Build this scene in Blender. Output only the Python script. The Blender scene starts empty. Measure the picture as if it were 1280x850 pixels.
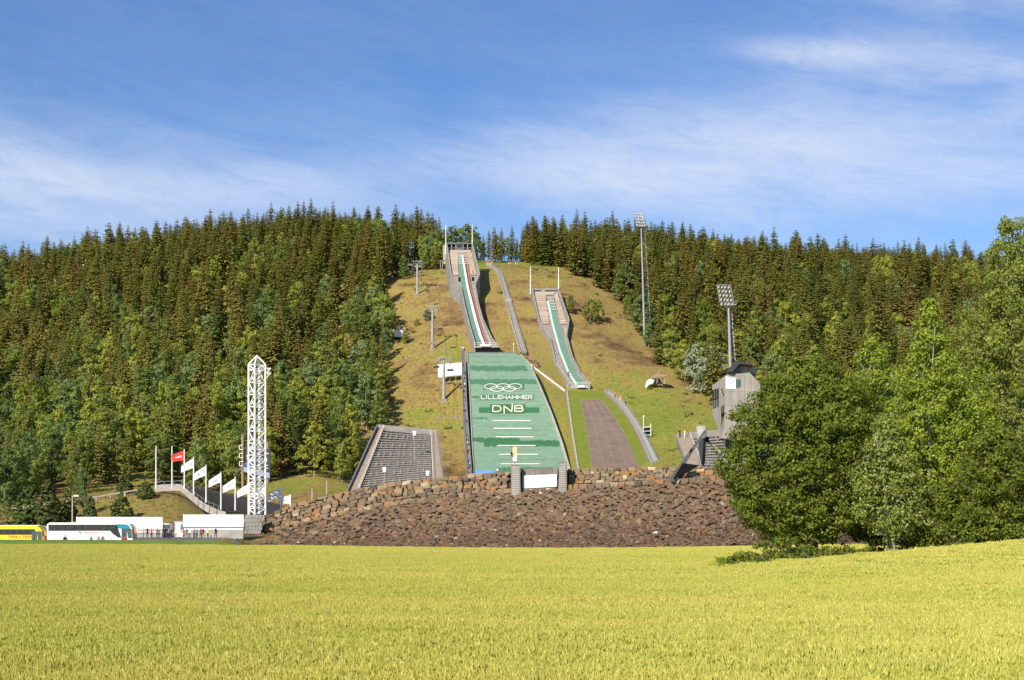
import bpy, bmesh, math, random
import numpy as np
from mathutils import Vector, Matrix

# ------------------------------------------------------------------ camera, sky, sun, exposure
scene = bpy.context.scene
F = 1778.0      # focal length in photo pixels (50 mm on a 36 mm wide sensor)
HY = 660.0      # photo row of the horizon
EYE = 1.8
cam_data = bpy.data.cameras.new("camera")
cam = bpy.data.objects.new("camera", cam_data)
scene.collection.objects.link(cam)
cam.location = (0, 0, EYE)
cam.rotation_euler = (math.pi / 2, 0, 0)
cam_data.sensor_width = 36
cam_data.lens = 50
cam_data.shift_y = (HY - 425.0) / 1280.0
cam_data.clip_start = 0.1
cam_data.clip_end = 20000
scene.camera = cam

SUN_EL = math.radians(33)
SUN_AZ = math.radians(211)          # compass angle from +Y, clockwise: behind the camera, to the left
world = bpy.data.worlds.new("World")
scene.world = world
world.use_nodes = True
wn = world.node_tree
wn.nodes.clear()


def N(nt, typ, **kw):
    n = nt.nodes.new(typ)
    for k, v in kw.items():
        setattr(n, k, v)
    return n


def math_node(nt, op, a, b=None, c=None, clamp=False):
    n = nt.nodes.new('ShaderNodeMath')
    n.operation = op
    n.use_clamp = clamp
    for i, v in enumerate((a, b, c)):
        if v is None:
            continue
        if isinstance(v, (int, float)):
            n.inputs[i].default_value = v
        else:
            nt.links.new(v, n.inputs[i])
    return n.outputs[0]


def sky_world():
    nt = wn
    sky = N(nt, 'ShaderNodeTexSky', sky_type='NISHITA')
    sky.sun_disc = False
    sky.sun_elevation = SUN_EL
    sky.sun_rotation = SUN_AZ
    sky.altitude = 200
    sky.air_density = 1.1
    sky.dust_density = 0.0
    sky.ozone_density = 6.5
    tc = N(nt, 'ShaderNodeTexCoord')
    sep = N(nt, 'ShaderNodeSeparateXYZ')
    nt.links.new(tc.outputs['Generated'], sep.inputs[0])
    x, y, z = sep.outputs
    az = math_node(nt, 'ARCTAN2', x, y)                 # radians, 0 straight ahead
    el = math_node(nt, 'ARCSINE', z)
    # high thin cloud: streaky noise in (azimuth, elevation), gathered into a few broad veils
    tiltc = N(nt, 'ShaderNodeCombineXYZ')
    e2 = math_node(nt, 'MULTIPLY_ADD', az, 0.16, el)
    nt.links.new(math_node(nt, 'MULTIPLY', az, 3.2), tiltc.inputs[0])
    nt.links.new(math_node(nt, 'MULTIPLY', e2, 13.0), tiltc.inputs[1])
    n1 = N(nt, 'ShaderNodeTexNoise')
    n1.inputs['Scale'].default_value = 1.5
    n1.inputs['Detail'].default_value = 9
    n1.inputs['Roughness'].default_value = 0.62
    n1.inputs['Distortion'].default_value = 0.35
    nt.links.new(tiltc.outputs[0], n1.inputs['Vector'])
    n2 = N(nt, 'ShaderNodeTexNoise')
    n2.inputs['Scale'].default_value = 0.9
    n2.inputs['Detail'].default_value = 2
    nt.links.new(tiltc.outputs[0], n2.inputs['Vector'])

    def veil(a0, e0, sa, se, amp, tilt=0.0):
        da = math_node(nt, 'MULTIPLY', math_node(nt, 'SUBTRACT', az, a0), 1.0 / sa)
        ee = math_node(nt, 'SUBTRACT', el, e0)
        ee = math_node(nt, 'MULTIPLY_ADD', math_node(nt, 'SUBTRACT', az, a0), -tilt, ee)
        de = math_node(nt, 'MULTIPLY', ee, 1.0 / se)
        s = math_node(nt, 'ADD', math_node(nt, 'MULTIPLY', da, da), math_node(nt, 'MULTIPLY', de, de))
        return math_node(nt, 'MULTIPLY', math_node(nt, 'EXPONENT', math_node(nt, 'MULTIPLY', s, -1.0)), amp)

    def A(px): return math.atan((px - 640) / F)
    def E(py): return math.atan((HY - py) / F)
    vs = [veil(A(160), E(250), 0.16, 0.030, .85, 0.03),
          veil(A(30), E(270), 0.22, 0.035, 0.5, 0.0),
          veil(A(760), E(205), 0.11, 0.026, 1.1, -0.12),
          veil(A(1040), E(215), 0.17, 0.036, 1.35, -0.02),
          veil(A(1200), E(130), 0.11, 0.034, .95, -0.05),
          veil(A(1030), E(80), 0.045, 0.007, 1.3, -0.10),
          veil(A(1230), E(18), 0.07, 0.016, 1.5, -0.18),
          veil(A(480), E(210), 0.05, 0.012, 0.22, 0.1),
          veil(0.75, 0.2, 0.3, 0.06, 0.7), veil(-0.8, 0.25, 0.3, 0.07, 0.7),
          veil(-0.3, 0.7, 0.5, 0.1, 0.5), veil(1.9, 0.3, 0.6, 0.1, 0.6), veil(-2.1, 0.4, 0.6, 0.1, 0.6)]
    tot = vs[0]
    for v in vs[1:]:
        tot = math_node(nt, 'ADD', tot, v)
    n4 = N(nt, 'ShaderNodeTexNoise')
    n4.inputs['Scale'].default_value = 4.2
    n4.inputs['Detail'].default_value = 10
    n4.inputs['Roughness'].default_value = 0.68
    n4.inputs['Distortion'].default_value = 0.8
    nt.links.new(tiltc.outputs[0], n4.inputs['Vector'])
    ridge = math_node(nt, 'MULTIPLY_ADD', math_node(nt, 'ABSOLUTE', math_node(nt, 'SUBTRACT', n4.outputs['Fac'], .5)), -7.0, 1.0, clamp=True)
    tex = math_node(nt, 'MULTIPLY_ADD', n1.outputs['Fac'], 3.0, -0.95, clamp=True)
    tex = math_node(nt, 'MULTIPLY', tex, math_node(nt, 'MULTIPLY_ADD', ridge, .55, .62))
    tex2 = math_node(nt, 'MULTIPLY_ADD', n2.outputs['Fac'], 1.2, 0.15, clamp=True)
    base = math_node(nt, 'MULTIPLY', tot, math_node(nt, 'MULTIPLY', math_node(nt, 'ADD', tex, 0.22), tex2))
    thin = math_node(nt, 'MULTIPLY', math_node(nt, 'MULTIPLY', tex, tex2), 0.10)
    dens = math_node(nt, 'ADD', math_node(nt, 'MULTIPLY', base, 1.05), thin)
    dens = math_node(nt, 'SUBTRACT', 1.0, math_node(nt, 'EXPONENT', math_node(nt, 'MULTIPLY', dens, -1.15)))
    hsv = N(nt, 'ShaderNodeHueSaturation')
    hsv.inputs['Saturation'].default_value = 1.08
    hsv.inputs['Value'].default_value = 1.0
    hsv.inputs['Hue'].default_value = 0.508
    nt.links.new(sky.outputs[0], hsv.inputs['Color'])
    mix = N(nt, 'ShaderNodeMix', data_type='RGBA')
    nt.links.new(dens, mix.inputs['Factor'])
    nt.links.new(hsv.outputs[0], mix.inputs[6])
    mix.inputs[7].default_value = (5.3, 5.9, 7.2, 1)
    bg = N(nt, 'ShaderNodeBackground')
    bg.inputs['Strength'].default_value = 0.092
    nt.links.new(mix.outputs[2], bg.inputs['Color'])
    out = N(nt, 'ShaderNodeOutputWorld')
    nt.links.new(bg.outputs[0], out.inputs['Surface'])


sky_world()
sd = bpy.data.lights.new("sun", 'SUN')
sd.energy = 4.6
sd.angle = math.radians(0.5)
sd.color = (1.0, 0.92, 0.77)
sun = bpy.data.objects.new("sun", sd)
scene.collection.objects.link(sun)
sdir = Vector((math.sin(SUN_AZ) * math.cos(SUN_EL), math.cos(SUN_AZ) * math.cos(SUN_EL), math.sin(SUN_EL)))
sun.rotation_euler = sdir.to_track_quat('Z', 'Y').to_euler()
sun.location = sdir * 50
scene.view_settings.view_transform = 'Standard'
scene.view_settings.look = 'None'
scene.view_settings.exposure = 0.55
scene.view_settings.gamma = 1.0
scene.render.engine = 'CYCLES'
scene.cycles.max_bounces = 6
scene.cycles.diffuse_bounces = 3
scene.cycles.transparent_max_bounces = 8
C = scene.collection
random.seed(7)
rng = np.random.default_rng(7)

# ------------------------------------------------------------------ materials
MATS = {}


def mat(name, col, rough=0.85, var=None, vs=1.0, obj_var=0.0, island=None, bump=0.0, bs=20.0, metal=0.0,
        spec=0.3, trans=None, detail=5, stretch=(1, 1, 1), ramp=None, ramp_src='noise', patch=None):
    """procedural material: base colour, second colour `var` mixed by noise of scale vs (1/m), random per object or island"""
    if name in MATS:
        return MATS[name]
    m = bpy.data.materials.new(name)
    m.use_nodes = True
    nt = m.node_tree
    b = nt.nodes['Principled BSDF']
    b.inputs['Roughness'].default_value = rough
    b.inputs['Metallic'].default_value = metal
    b.inputs['Specular IOR Level'].default_value = spec
    tc = N(nt, 'ShaderNodeTexCoord')
    mp = N(nt, 'ShaderNodeMapping')
    mp.inputs['Scale'].default_value = stretch
    nt.links.new(tc.outputs['Object'], mp.inputs[0])
    cur = None
    if ramp:
        cr = N(nt, 'ShaderNodeValToRGB')
        el = cr.color_ramp.elements
        while len(el) < len(ramp):
            el.new(0.5)
        for i, (p, c) in enumerate(ramp):
            el[i].position = p
            el[i].color = (*c, 1)
        if ramp_src == 'object':
            nt.links.new(N(nt, 'ShaderNodeObjectInfo').outputs['Random'], cr.inputs[0])
        elif ramp_src == 'island':
            nt.links.new(N(nt, 'ShaderNodeNewGeometry').outputs['Random Per Island'], cr.inputs[0])
        else:
            nz = N(nt, 'ShaderNodeTexNoise')
            nz.inputs['Scale'].default_value = vs
            nz.inputs['Detail'].default_value = detail
            nz.inputs['Roughness'].default_value = 0.65
            nt.links.new(mp.outputs[0], nz.inputs['Vector'])
            nt.links.new(nz.outputs['Fac'], cr.inputs[0])
        cur = cr.outputs[0]
    if var is not None:
        nz = N(nt, 'ShaderNodeTexNoise')
        nz.inputs['Scale'].default_value = vs
        nz.inputs['Detail'].default_value = detail
        nz.inputs['Roughness'].default_value = 0.65
        nt.links.new(mp.outputs[0], nz.inputs['Vector'])
        st = math_node(nt, 'MULTIPLY_ADD', nz.outputs['Fac'], 2.6, -0.8, clamp=True)
        mx = N(nt, 'ShaderNodeMix', data_type='RGBA')
        nt.links.new(st, mx.inputs['Factor'])
        if cur is None:
            mx.inputs[6].default_value = (*col, 1)
        else:
            nt.links.new(cur, mx.inputs[6])
        mx.inputs[7].default_value = (*var, 1)
        cur = mx.outputs[2]
    if obj_var:
        hs = N(nt, 'ShaderNodeHueSaturation')
        r = N(nt, 'ShaderNodeObjectInfo').outputs['Random']
        nt.links.new(math_node(nt, 'MULTIPLY_ADD', r, obj_var, 1 - obj_var / 2), hs.inputs['Value'])
        if cur is None:
            hs.inputs['Color'].default_value = (*col, 1)
        else:
            nt.links.new(cur, hs.inputs['Color'])
        cur = hs.outputs[0]
    if patch:
        # large soft drifts over the field, fixed to the ground
        gp_ = N(nt, 'ShaderNodeNewGeometry')
        m2 = N(nt, 'ShaderNodeMapping')
        m2.inputs['Scale'].default_value = (.045, .16, 0)
        nt.links.new(gp_.outputs['Position'], m2.inputs[0])
        n3 = N(nt, 'ShaderNodeTexNoise')
        n3.inputs['Scale'].default_value = 1.0
        n3.inputs['Detail'].default_value = 5
        n3.inputs['Roughness'].default_value = 0.6
        nt.links.new(m2.outputs[0], n3.inputs['Vector'])
        f = math_node(nt, 'MULTIPLY_ADD', n3.outputs['Fac'], 3.4, -1.3, clamp=True)
        mx = N(nt, 'ShaderNodeMix', data_type='RGBA', blend_type='MULTIPLY')
        nt.links.new(f, mx.inputs['Factor'])
        nt.links.new(cur, mx.inputs[6])
        mx.inputs[7].default_value = (*patch, 1)
        cur = mx.outputs[2]
    if cur is None:
        b.inputs['Base Color'].default_value = (*col, 1)
    else:
        nt.links.new(cur, b.inputs['Base Color'])
    if bump:
        nb = N(nt, 'ShaderNodeTexNoise')
        nb.inputs['Scale'].default_value = bs
        nb.inputs['Detail'].default_value = 4
        nt.links.new(mp.outputs[0], nb.inputs['Vector'])
        bp = N(nt, 'ShaderNodeBump')
        bp.inputs['Strength'].default_value = bump
        bp.inputs['Distance'].default_value = 0.5 / bs * 3
        nt.links.new(nb.outputs['Fac'], bp.inputs['Height'])
        nt.links.new(bp.outputs[0], b.inputs['Normal'])
    if trans:
        tb = N(nt, 'ShaderNodeBsdfTranslucent')
        if cur is not None:
            g = N(nt, 'ShaderNodeMix', data_type='RGBA', blend_type='MULTIPLY')
            g.inputs['Factor'].default_value = 1
            nt.links.new(cur, g.inputs[6])
            g.inputs[7].default_value = (1.25, 1.35, 0.6, 1)
            nt.links.new(g.outputs[2], tb.inputs['Color'])
        else:
            tb.inputs['Color'].default_value = (*col, 1)
        ms = N(nt, 'ShaderNodeMixShader')
        ms.inputs[0].default_value = trans
        out = nt.nodes['Material Output']
        nt.links.new(b.outputs[0], ms.inputs[1])
        nt.links.new(tb.outputs[0], ms.inputs[2])
        nt.links.new(ms.outputs[0], out.inputs['Surface'])
    MATS[name] = m
    return m


def M(name):
    return MATS[name]


mat('concrete', (0.3128, 0.2944, 0.2668), var=(0.1987, 0.1863, 0.1697), vs=.5, bump=.25, bs=6)
mat('concrete_light', (0.4324, 0.4048, 0.368), var=(0.2815, 0.2608, 0.236), vs=.6, bump=.2, bs=6)
mat('concrete_warm', (0.336, 0.272, 0.224), var=(0.2304, 0.18, 0.144), vs=.8, bump=.2, bs=6)
mat('concrete_streak', (0.288, 0.248, 0.216), var=(0.1152, 0.0972, 0.0864), vs=1.4, stretch=(1, 1, .12), bump=.2, bs=6)
mat('concrete_grey', (0.208, 0.208, 0.208), var=(0.1296, 0.1296, 0.1332), vs=.7, bump=.2, bs=6)
mat('white_paint', (.80, .79, .76), rough=.5, var=(.72, .71, .68), vs=.7)
mat('white_line', (.80, .76, .66), rough=.7, var=(.62, .60, .50), vs=2.0)
mat('white_metal', (.78, .77, .74), rough=.4)
mat('galvanised', (.36, .37, .38), rough=.5, metal=.4, var=(.28, .29, .30), vs=2)
mat('dark_steel', (.035, .038, .042), rough=.5, var=(.055, .055, .055), vs=2)
mat('black', (.010, .010, .011), rough=.9, spec=.05)
mat('dark_seat', (.022, .022, .024), rough=.6, var=(.035, .033, .03), vs=1)
mat('glass_dark', (.02, .026, .03), rough=.08, spec=.6)
mat('glass_teal', (.06, .10, .11), rough=.1, spec=.6)
mat('rubber', (.02, .02, .02), rough=.8)
mat('mat_green', (.120, .225, .140), rough=.85, var=(.235, .345, .245), vs=.7, stretch=(.6, 3.2, 3.2), detail=9, bump=.3, bs=4)
mat('mat_green_dark', (.045, .14, .075), rough=.75, var=(.09, .20, .12), vs=.8, stretch=(.3, 3, 3), detail=8)
mat('mat_green_deep', (.028, .125, .045), rough=.75, var=(.055, .17, .075), vs=1.2, stretch=(.3, 2, 2))
mat('logo_green', (.045, .12, .035), rough=.7, var=(.06, .15, .05), vs=2)
mat('mat_blue', (.10, .26, .50), rough=.7, var=(.2, .36, .5), vs=1)
mat('track_green', (.10, .20, .15), rough=.5, var=(.16, .27, .20), vs=1)
mat('track_pale', (.50, .68, .55), rough=.4, var=(.42, .6, .5), vs=1)
mat('red_stripe', (.34, .12, .085), rough=.6)
mat('brown_slope', (.215, .155, .118), rough=.9, var=(.145, .104, .080), vs=.28, detail=8, bump=.3, bs=2)
mat('joint_line', (.27, .22, .18), rough=.9)
mat('tan_deck', (.45, .36, .27), rough=.8, var=(.36, .28, .21), vs=1.5, obj_var=.3)
mat('wood', (.34, .24, .15), rough=.8, var=(.26, .18, .11), vs=2)
mat('wood_pale', (.50, .42, .34), rough=.8, var=(.38, .31, .25), vs=2)
mat('bark_dark', (.07, .05, .035), var=(.11, .085, .06), vs=3, bump=.5, bs=8)
mat('bark_birch', (.48, .44, .37), var=(.16, .13, .10), vs=2.5, stretch=(1, 1, .5), bump=.3, bs=8)
mat('bark_grey', (.16, .13, .10), var=(.08, .06, .045), vs=3, bump=.5, bs=10)
mat('yellow_paint', (.80, .62, .02), rough=.35, spec=.5)
mat('teal_paint', (.02, .22, .33), rough=.3, spec=.5)
mat('orange_paint', (.75, .30, .03), rough=.5)
mat('red_cloth', (.62, .05, .04), rough=.8)
mat('white_cloth', (.78, .78, .80), rough=.8, var=(.66, .68, .74), vs=1.2)
mat('print_pink', (.72, .40, .42), rough=.8)
mat('print_blue', (.16, .18, .42), rough=.8)
mat('blue_sign', (.08, .14, .50), rough=.5)
mat('red_print', (.55, .07, .08), rough=.5)
mat('asphalt', (.11, .105, .10), var=(.15, .14, .13), vs=.3, bump=.2, bs=5)
mat('spruce', (0, 0, 0), spec=.12, rough=.7, trans=.12, ramp_src='object',
    ramp=[(0, (0.127, 0.154, 0.031)), (.3, (0.194, 0.186, 0.041)), (.5, (0.235, 0.186, 0.046)), (.7, (0.168, 0.195, 0.039)), (.88, (0.262, 0.191, 0.051)), (1, (0.104, 0.135, 0.029))])
mat('birch_leaf', (0, 0, 0), spec=.12, rough=.7, trans=.22, ramp_src='object',
    ramp=[(0, (0.145, 0.194, 0.032)), (.2, (0.238, 0.268, 0.038)), (.38, (0.128, 0.188, 0.053)), (.55, (0.191, 0.199, 0.036)), (.7, (0.302, 0.308, 0.046)), (.85, (0.180, 0.234, 0.089)), (1, (0.110, 0.160, 0.042))])
mat('birch_leaf_pale', (0, 0, 0), spec=.12, rough=.7, trans=.22, ramp_src='object',
    ramp=[(0, (0.240, 0.281, 0.043)), (.5, (0.308, 0.323, 0.049)), (1, (0.217, 0.260, 0.058))])
mat('willow_leaf', (0, 0, 0), spec=.12, rough=.7, trans=.15, ramp_src='object', ramp=[(0, (.26, .31, .18)), (1, (.34, .38, .25))])
mat('leaf_alder', (0, 0, 0), spec=.12, rough=.7, trans=.25, ramp_src='island',
    ramp=[(0, (0.073, 0.102, 0.012)), (.5, (0.119, 0.154, 0.017)), (.85, (0.170, 0.205, 0.025)), (1, (0.241, 0.256, 0.056))])
mat('leaf_birch', (0, 0, 0), spec=.12, rough=.7, trans=.3, ramp_src='island',
    ramp=[(0, (.15, .20, .020)), (.5, (.225, .285, .028)), (.85, (.30, .36, .042)), (1, (.38, .42, .12))])
mat('leaf_pale', (0, 0, 0), spec=.12, rough=.7, trans=.2, ramp_src='island',
    ramp=[(0, (.12, .155, .022)), (.6, (.19, .235, .036)), (.87, (.28, .31, .085)), (1, (.40, .41, .20))])
mat('leaf_tall', (0, 0, 0), spec=.12, rough=.7, trans=.25, ramp_src='island',
    ramp=[(0, (0.127, 0.162, 0.026)), (.5, (0.193, 0.224, 0.036)), (.85, (0.253, 0.291, 0.050)), (1, (0.352, 0.381, 0.120))])
mat('wheat', (0, 0, 0), patch=(.80, .93, .72), rough=.6, trans=.15, ramp_src='island',
    ramp=[(0, (.41, .375, .085)), (.35, (.52, .465, .10)), (.7, (.60, .53, .125)), (1, (.68, .60, .19))])
mat('wheat_leaf', (0, 0, 0), patch=(.75, .95, .7), rough=.6, trans=.25, ramp_src='island', ramp=[(0, (.22, .27, .045)), (1, (.40, .42, .075))])
STONE_RAMP = [(0, (0.112, 0.082, 0.054)), (.16, (0.223, 0.161, 0.103)), (.32, (0.156, 0.119, 0.083)), (.46, (0.290, 0.203, 0.116)),
              (.6, (0.335, 0.161, 0.060)), (.72, (0.195, 0.156, 0.116)), (.84, (0.369, 0.265, 0.158)), (.93, (0.095, 0.078, 0.063)), (1, (0.558, 0.458, 0.307))]
RUB_RAMP = [(0, (0.113, 0.075, 0.047)), (.2, (0.166, 0.103, 0.061)), (.38, (0.146, 0.103, 0.069)), (.52, (0.199, 0.129, 0.073)),
            (.66, (0.220, 0.117, 0.052)), (.78, (0.156, 0.119, 0.084)), (.9, (0.230, 0.163, 0.100)), (.994, (0.101, 0.072, 0.052)), (1, (0.537, 0.454, 0.347))]
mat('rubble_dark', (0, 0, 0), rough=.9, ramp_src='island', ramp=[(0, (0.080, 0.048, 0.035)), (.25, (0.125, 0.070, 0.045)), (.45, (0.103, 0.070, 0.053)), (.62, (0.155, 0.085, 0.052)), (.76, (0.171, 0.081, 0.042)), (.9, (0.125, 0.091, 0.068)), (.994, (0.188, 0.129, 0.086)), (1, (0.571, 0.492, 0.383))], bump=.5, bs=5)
mat('stone', (0, 0, 0), rough=.9, ramp_src='object', ramp=STONE_RAMP, var=None, bump=.5, bs=5)
mat('stone_loose', (0, 0, 0), rough=.9, ramp_src='island', ramp=STONE_RAMP, bump=.5, bs=5)
mat('rubble', (0, 0, 0), rough=.9, ramp_src='island', ramp=RUB_RAMP, bump=.5, bs=5)
mat('stone_core', (.115, .082, .058), var=(.07, .05, .038), vs=.8, bump=.5, bs=3)
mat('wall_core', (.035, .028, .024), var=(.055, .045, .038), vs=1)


def ground_material(name='hill_grass', src='Object', gain=1.0):
    m = bpy.data.materials.new(name)
    m.use_nodes = True
    nt = m.node_tree
    b = nt.nodes['Principled BSDF']
    b.inputs['Roughness'].default_value = .95
    b.inputs['Specular IOR Level'].default_value = .1
    tc = N(nt, 'ShaderNodeTexCoord') if src == 'Object' else N(nt, 'ShaderNodeNewGeometry')

    def noise(scale, det, rough=.6, st=(1, 1, 1)):
        mp = N(nt, 'ShaderNodeMapping')
        mp.inputs['Scale'].default_value = st
        nt.links.new(tc.outputs[src], mp.inputs[0])
        n = N(nt, 'ShaderNodeTexNoise')
        n.inputs['Scale'].default_value = scale
        n.inputs['Detail'].default_value = det
        n.inputs['Roughness'].default_value = rough
        nt.links.new(mp.outputs[0], n.inputs['Vector'])
        return n.outputs['Fac']
    big = noise(.028, 3)
    mid = noise(.11, 6, .7, (1, .8, 1.8))
    fine = noise(.9, 5, .75)
    v = math_node(nt, 'ADD', math_node(nt, 'MULTIPLY', big, .5), math_node(nt, 'MULTIPLY', mid, .5))
    at = N(nt, 'ShaderNodeAttribute')
    at.attribute_name = 'lush'
    v = math_node(nt, 'ADD', v, at.outputs['Fac'])
    cr = N(nt, 'ShaderNodeValToRGB')
    el = cr.color_ramp.elements
    pts = [(.34, (0.127, 0.073, 0.037)), (.40, (0.230, 0.147, 0.062)), (.46, (0.316, 0.226, 0.077)), (.52, (0.305, 0.243, 0.068)), (.58, (0.270, 0.262, 0.055)), (.70, (0.201, 0.237, 0.037))]
    while len(el) < len(pts):
        el.new(.5)
    for i, (p, c) in enumerate(pts):
        el[i].position = p
        el[i].color = (*c, 1)
    nt.links.new(v, cr.inputs[0])
    mx = N(nt, 'ShaderNodeMix', data_type='RGBA', blend_type='MULTIPLY')
    mx.inputs['Factor'].default_value = 1
    nt.links.new(cr.outputs[0], mx.inputs[6])
    g = math_node(nt, 'MULTIPLY_ADD', fine, 1.5 * gain, .25 * gain)
    cb = N(nt, 'ShaderNodeCombineColor')
    for i in range(3):
        nt.links.new(g, cb.inputs[i])
    nt.links.new(cb.outputs[0], mx.inputs[7])
    nt.links.new(mx.outputs[2], b.inputs['Base Color'])
    bp = N(nt, 'ShaderNodeBump')
    bp.inputs['Strength'].default_value = .8
    bp.inputs['Distance'].default_value = 1.0
    nt.links.new(noise(.8, 6, .8), bp.inputs['Height'])
    nt.links.new(bp.outputs[0], b.inputs['Normal'])
    MATS[name] = m


ground_material()
ground_material('dry_grass', 'Position', 1.1)
mat('lawn', (.125, .165, .016), rough=.95, var=(.18, .20, .026), vs=.35, detail=8, bump=.5, bs=2)
mat('verge', (.10, .16, .018), rough=.95, var=(.16, .21, .03), vs=.5, detail=8, bump=.6, bs=3)
mat('wheat_ground', (.36, .36, .06), rough=.95, var=(.46, .44, .08), vs=1.5, detail=9, bump=.6, bs=6)

# ------------------------------------------------------------------ helpers
ORG = {}


def tag(o, label=None, cat=None, group=None, kind=None):
    if label:
        o['label'] = label
    if cat:
        o['category'] = cat
    if group:
        o['group'] = group
    if kind:
        o['kind'] = kind
    return o


def thing(name, loc, label, cat, group=None):
    o = bpy.data.objects.new(name, None)
    o.empty_display_size = .5
    o.location = loc
    C.objects.link(o)
    ORG[o.name] = Vector(loc)
    return tag(o, label, cat, group)


class MB:
    """collects faces in world coordinates and links them as ONE mesh object"""

    def __init__(s):
        s.v = []
        s.f = []
        s.mi = []
        s.m = 0

    def add(s, vs, fs):
        b = len(s.v)
        s.v.extend([tuple(p) for p in vs])
        s.f.extend([tuple(b + i for i in f) for f in fs])
        s.mi.extend([s.m] * len(fs))
        return s

    def hexa(s, p):  # 4 bottom then 4 top, same order
        return s.add(p, [(3, 2, 1, 0), (4, 5, 6, 7), (0, 1, 5, 4), (1, 2, 6, 5), (2, 3, 7, 6), (3, 0, 4, 7)])

    def box(s, x0, x1, y0, y1, z0, z1):
        return s.hexa([(x0, y0, z0), (x1, y0, z0), (x1, y1, z0), (x0, y1, z0), (x0, y0, z1), (x1, y0, z1), (x1, y1, z1), (x0, y1, z1)])

    def cbox(s, c, hx, hy, hz, mtx=None):
        pts = [Vector((a * hx, b * hy, d * hz)) for d in (-1, 1) for a, b in ((-1, -1), (1, -1), (1, 1), (-1, 1))]
        if mtx:
            pts = [mtx @ p for p in pts]
        return s.hexa([p + Vector(c) for p in pts])

    def tube(s, pts, r, n=6, cap=True):
        pts = [Vector(p) for p in pts]
        rs = r if isinstance(r, (list, tuple)) else [r] * len(pts)
        vs, fs = [], []
        for i, p in enumerate(pts):
            d = (pts[min(i + 1, len(pts) - 1)] - pts[max(i - 1, 0)])
            if d.length < 1e-6:
                d = Vector((0, 0, 1))
            d.normalize()
            a = d.cross(Vector((0, 1, 0)) if abs(d.y) < .9 else Vector((1, 0, 0))).normalized()
            b = d.cross(a)
            for k in range(n):
                t = 2 * math.pi * (k + .5) / n
                vs.append(p + (a * math.cos(t) + b * math.sin(t)) * rs[i])
        for i in range(len(pts) - 1):
            for k in range(n):
                k2 = (k + 1) % n
                fs.append((i * n + k, i * n + k2, (i + 1) * n + k2, (i + 1) * n + k))
        if cap:
            fs.append(tuple(range(n))[::-1])
            fs.append(tuple((len(pts) - 1) * n + k for k in range(n)))
        return s.add(vs, fs)

    def grid(s, rows):
        nr, nc = len(rows), len(rows[0])
        vs = [p for r in rows for p in r]
        fs = [(i * nc + j, i * nc + j + 1, (i + 1) * nc + j + 1, (i + 1) * nc + j) for i in range(nr - 1) for j in range(nc - 1)]
        return s.add(vs, fs)

    def prism(s, poly, off):
        """closed polygon extruded by vector off"""
        n = len(poly)
        a = [Vector(p) for p in poly]
        b = [p + Vector(off) for p in a]
        fs = [tuple(range(n)), tuple(range(2 * n - 1, n - 1, -1))] + [(i, n + i, n + (i + 1) % n, (i + 1) % n) for i in range(n)]
        return s.add(a + b, fs)

    def build(s, name, material, parent=None, smooth=False, recalc=True):
        org = ORG[parent.name] if parent is not None else Vector((0, 0, 0))
        me = bpy.data.meshes.new(name)
        if parent is None:
            # origin at the middle of the base
            xs = [p[0] for p in s.v]; ys = [p[1] for p in s.v]; zs = [p[2] for p in s.v]
            org = Vector(((min(xs) + max(xs)) / 2, (min(ys) + max(ys)) / 2, min(zs)))
            ob_loc = org
        else:
            ob_loc = Vector((0, 0, 0))
            if PART_ORIGIN:
                ob_loc = Vector(s.v[0]) - org
                org = Vector(s.v[0])
        me.from_pydata([(p[0] - org.x, p[1] - org.y, p[2] - org.z) for p in s.v], [], s.f)
        mats = material if isinstance(material, (list, tuple)) else [material]
        for m in mats:
            me.materials.append(M(m))
        if len(mats) > 1:
            me.polygons.foreach_set('material_index', s.mi)
        if smooth:
            me.polygons.foreach_set('use_smooth', [True] * len(me.polygons))
        if recalc:
            bm = bmesh.new()
            bm.from_mesh(me)
            bmesh.ops.recalc_face_normals(bm, faces=bm.faces)
            bm.to_mesh(me)
            bm.free()
        me.update()
        o = bpy.data.objects.new(name, me)
        o.location = ob_loc
        C.objects.link(o)
        if parent is not None:
            o.parent = parent
        ORG[o.name] = org
        return o


PART_ORIGIN = False


def lone(mb, name, material, label, cat, group=None, kind=None, smooth=False):
    return tag(mb.build(name, material, None, smooth), label, cat, group, kind)


def copy_tree(o, loc=None, parent=None, rz=None, sc=None):
    c = o.copy()
    C.objects.link(c)
    if parent is not None:
        c.parent = parent
    if loc is not None:
        c.location = loc
    if rz is not None:
        c.rotation_euler = (0, 0, rz)
    if sc is not None:
        c.scale = (sc, sc, sc) if isinstance(sc, (int, float)) else sc
    for ch in list(o.children):
        copy_tree(ch, parent=c)
    return c


def np_mesh(name, verts, faces_tri_or_quad, mats, mi=None, smooth=False):
    """fast mesh from numpy arrays (all faces the same size)"""
    v = np.asarray(verts, dtype=np.float32)
    f = np.asarray(faces_tri_or_quad, dtype=np.int32)
    me = bpy.data.meshes.new(name)
    n, k = f.shape
    me.vertices.add(len(v))
    me.vertices.foreach_set('co', v.ravel())
    me.loops.add(n * k)
    me.loops.foreach_set('vertex_index', f.ravel())
    me.polygons.add(n)
    me.polygons.foreach_set('loop_start', np.arange(0, n * k, k, dtype=np.int32))
    me.polygons.foreach_set('loop_total', np.full(n, k, dtype=np.int32))
    for m in mats:
        me.materials.append(M(m))
    if mi is not None:
        me.polygons.foreach_set('material_index', np.asarray(mi, dtype=np.int32))
    if smooth:
        me.polygons.foreach_set('use_smooth', [True] * n)
    me.update(calc_edges=True)
    return me


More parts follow.
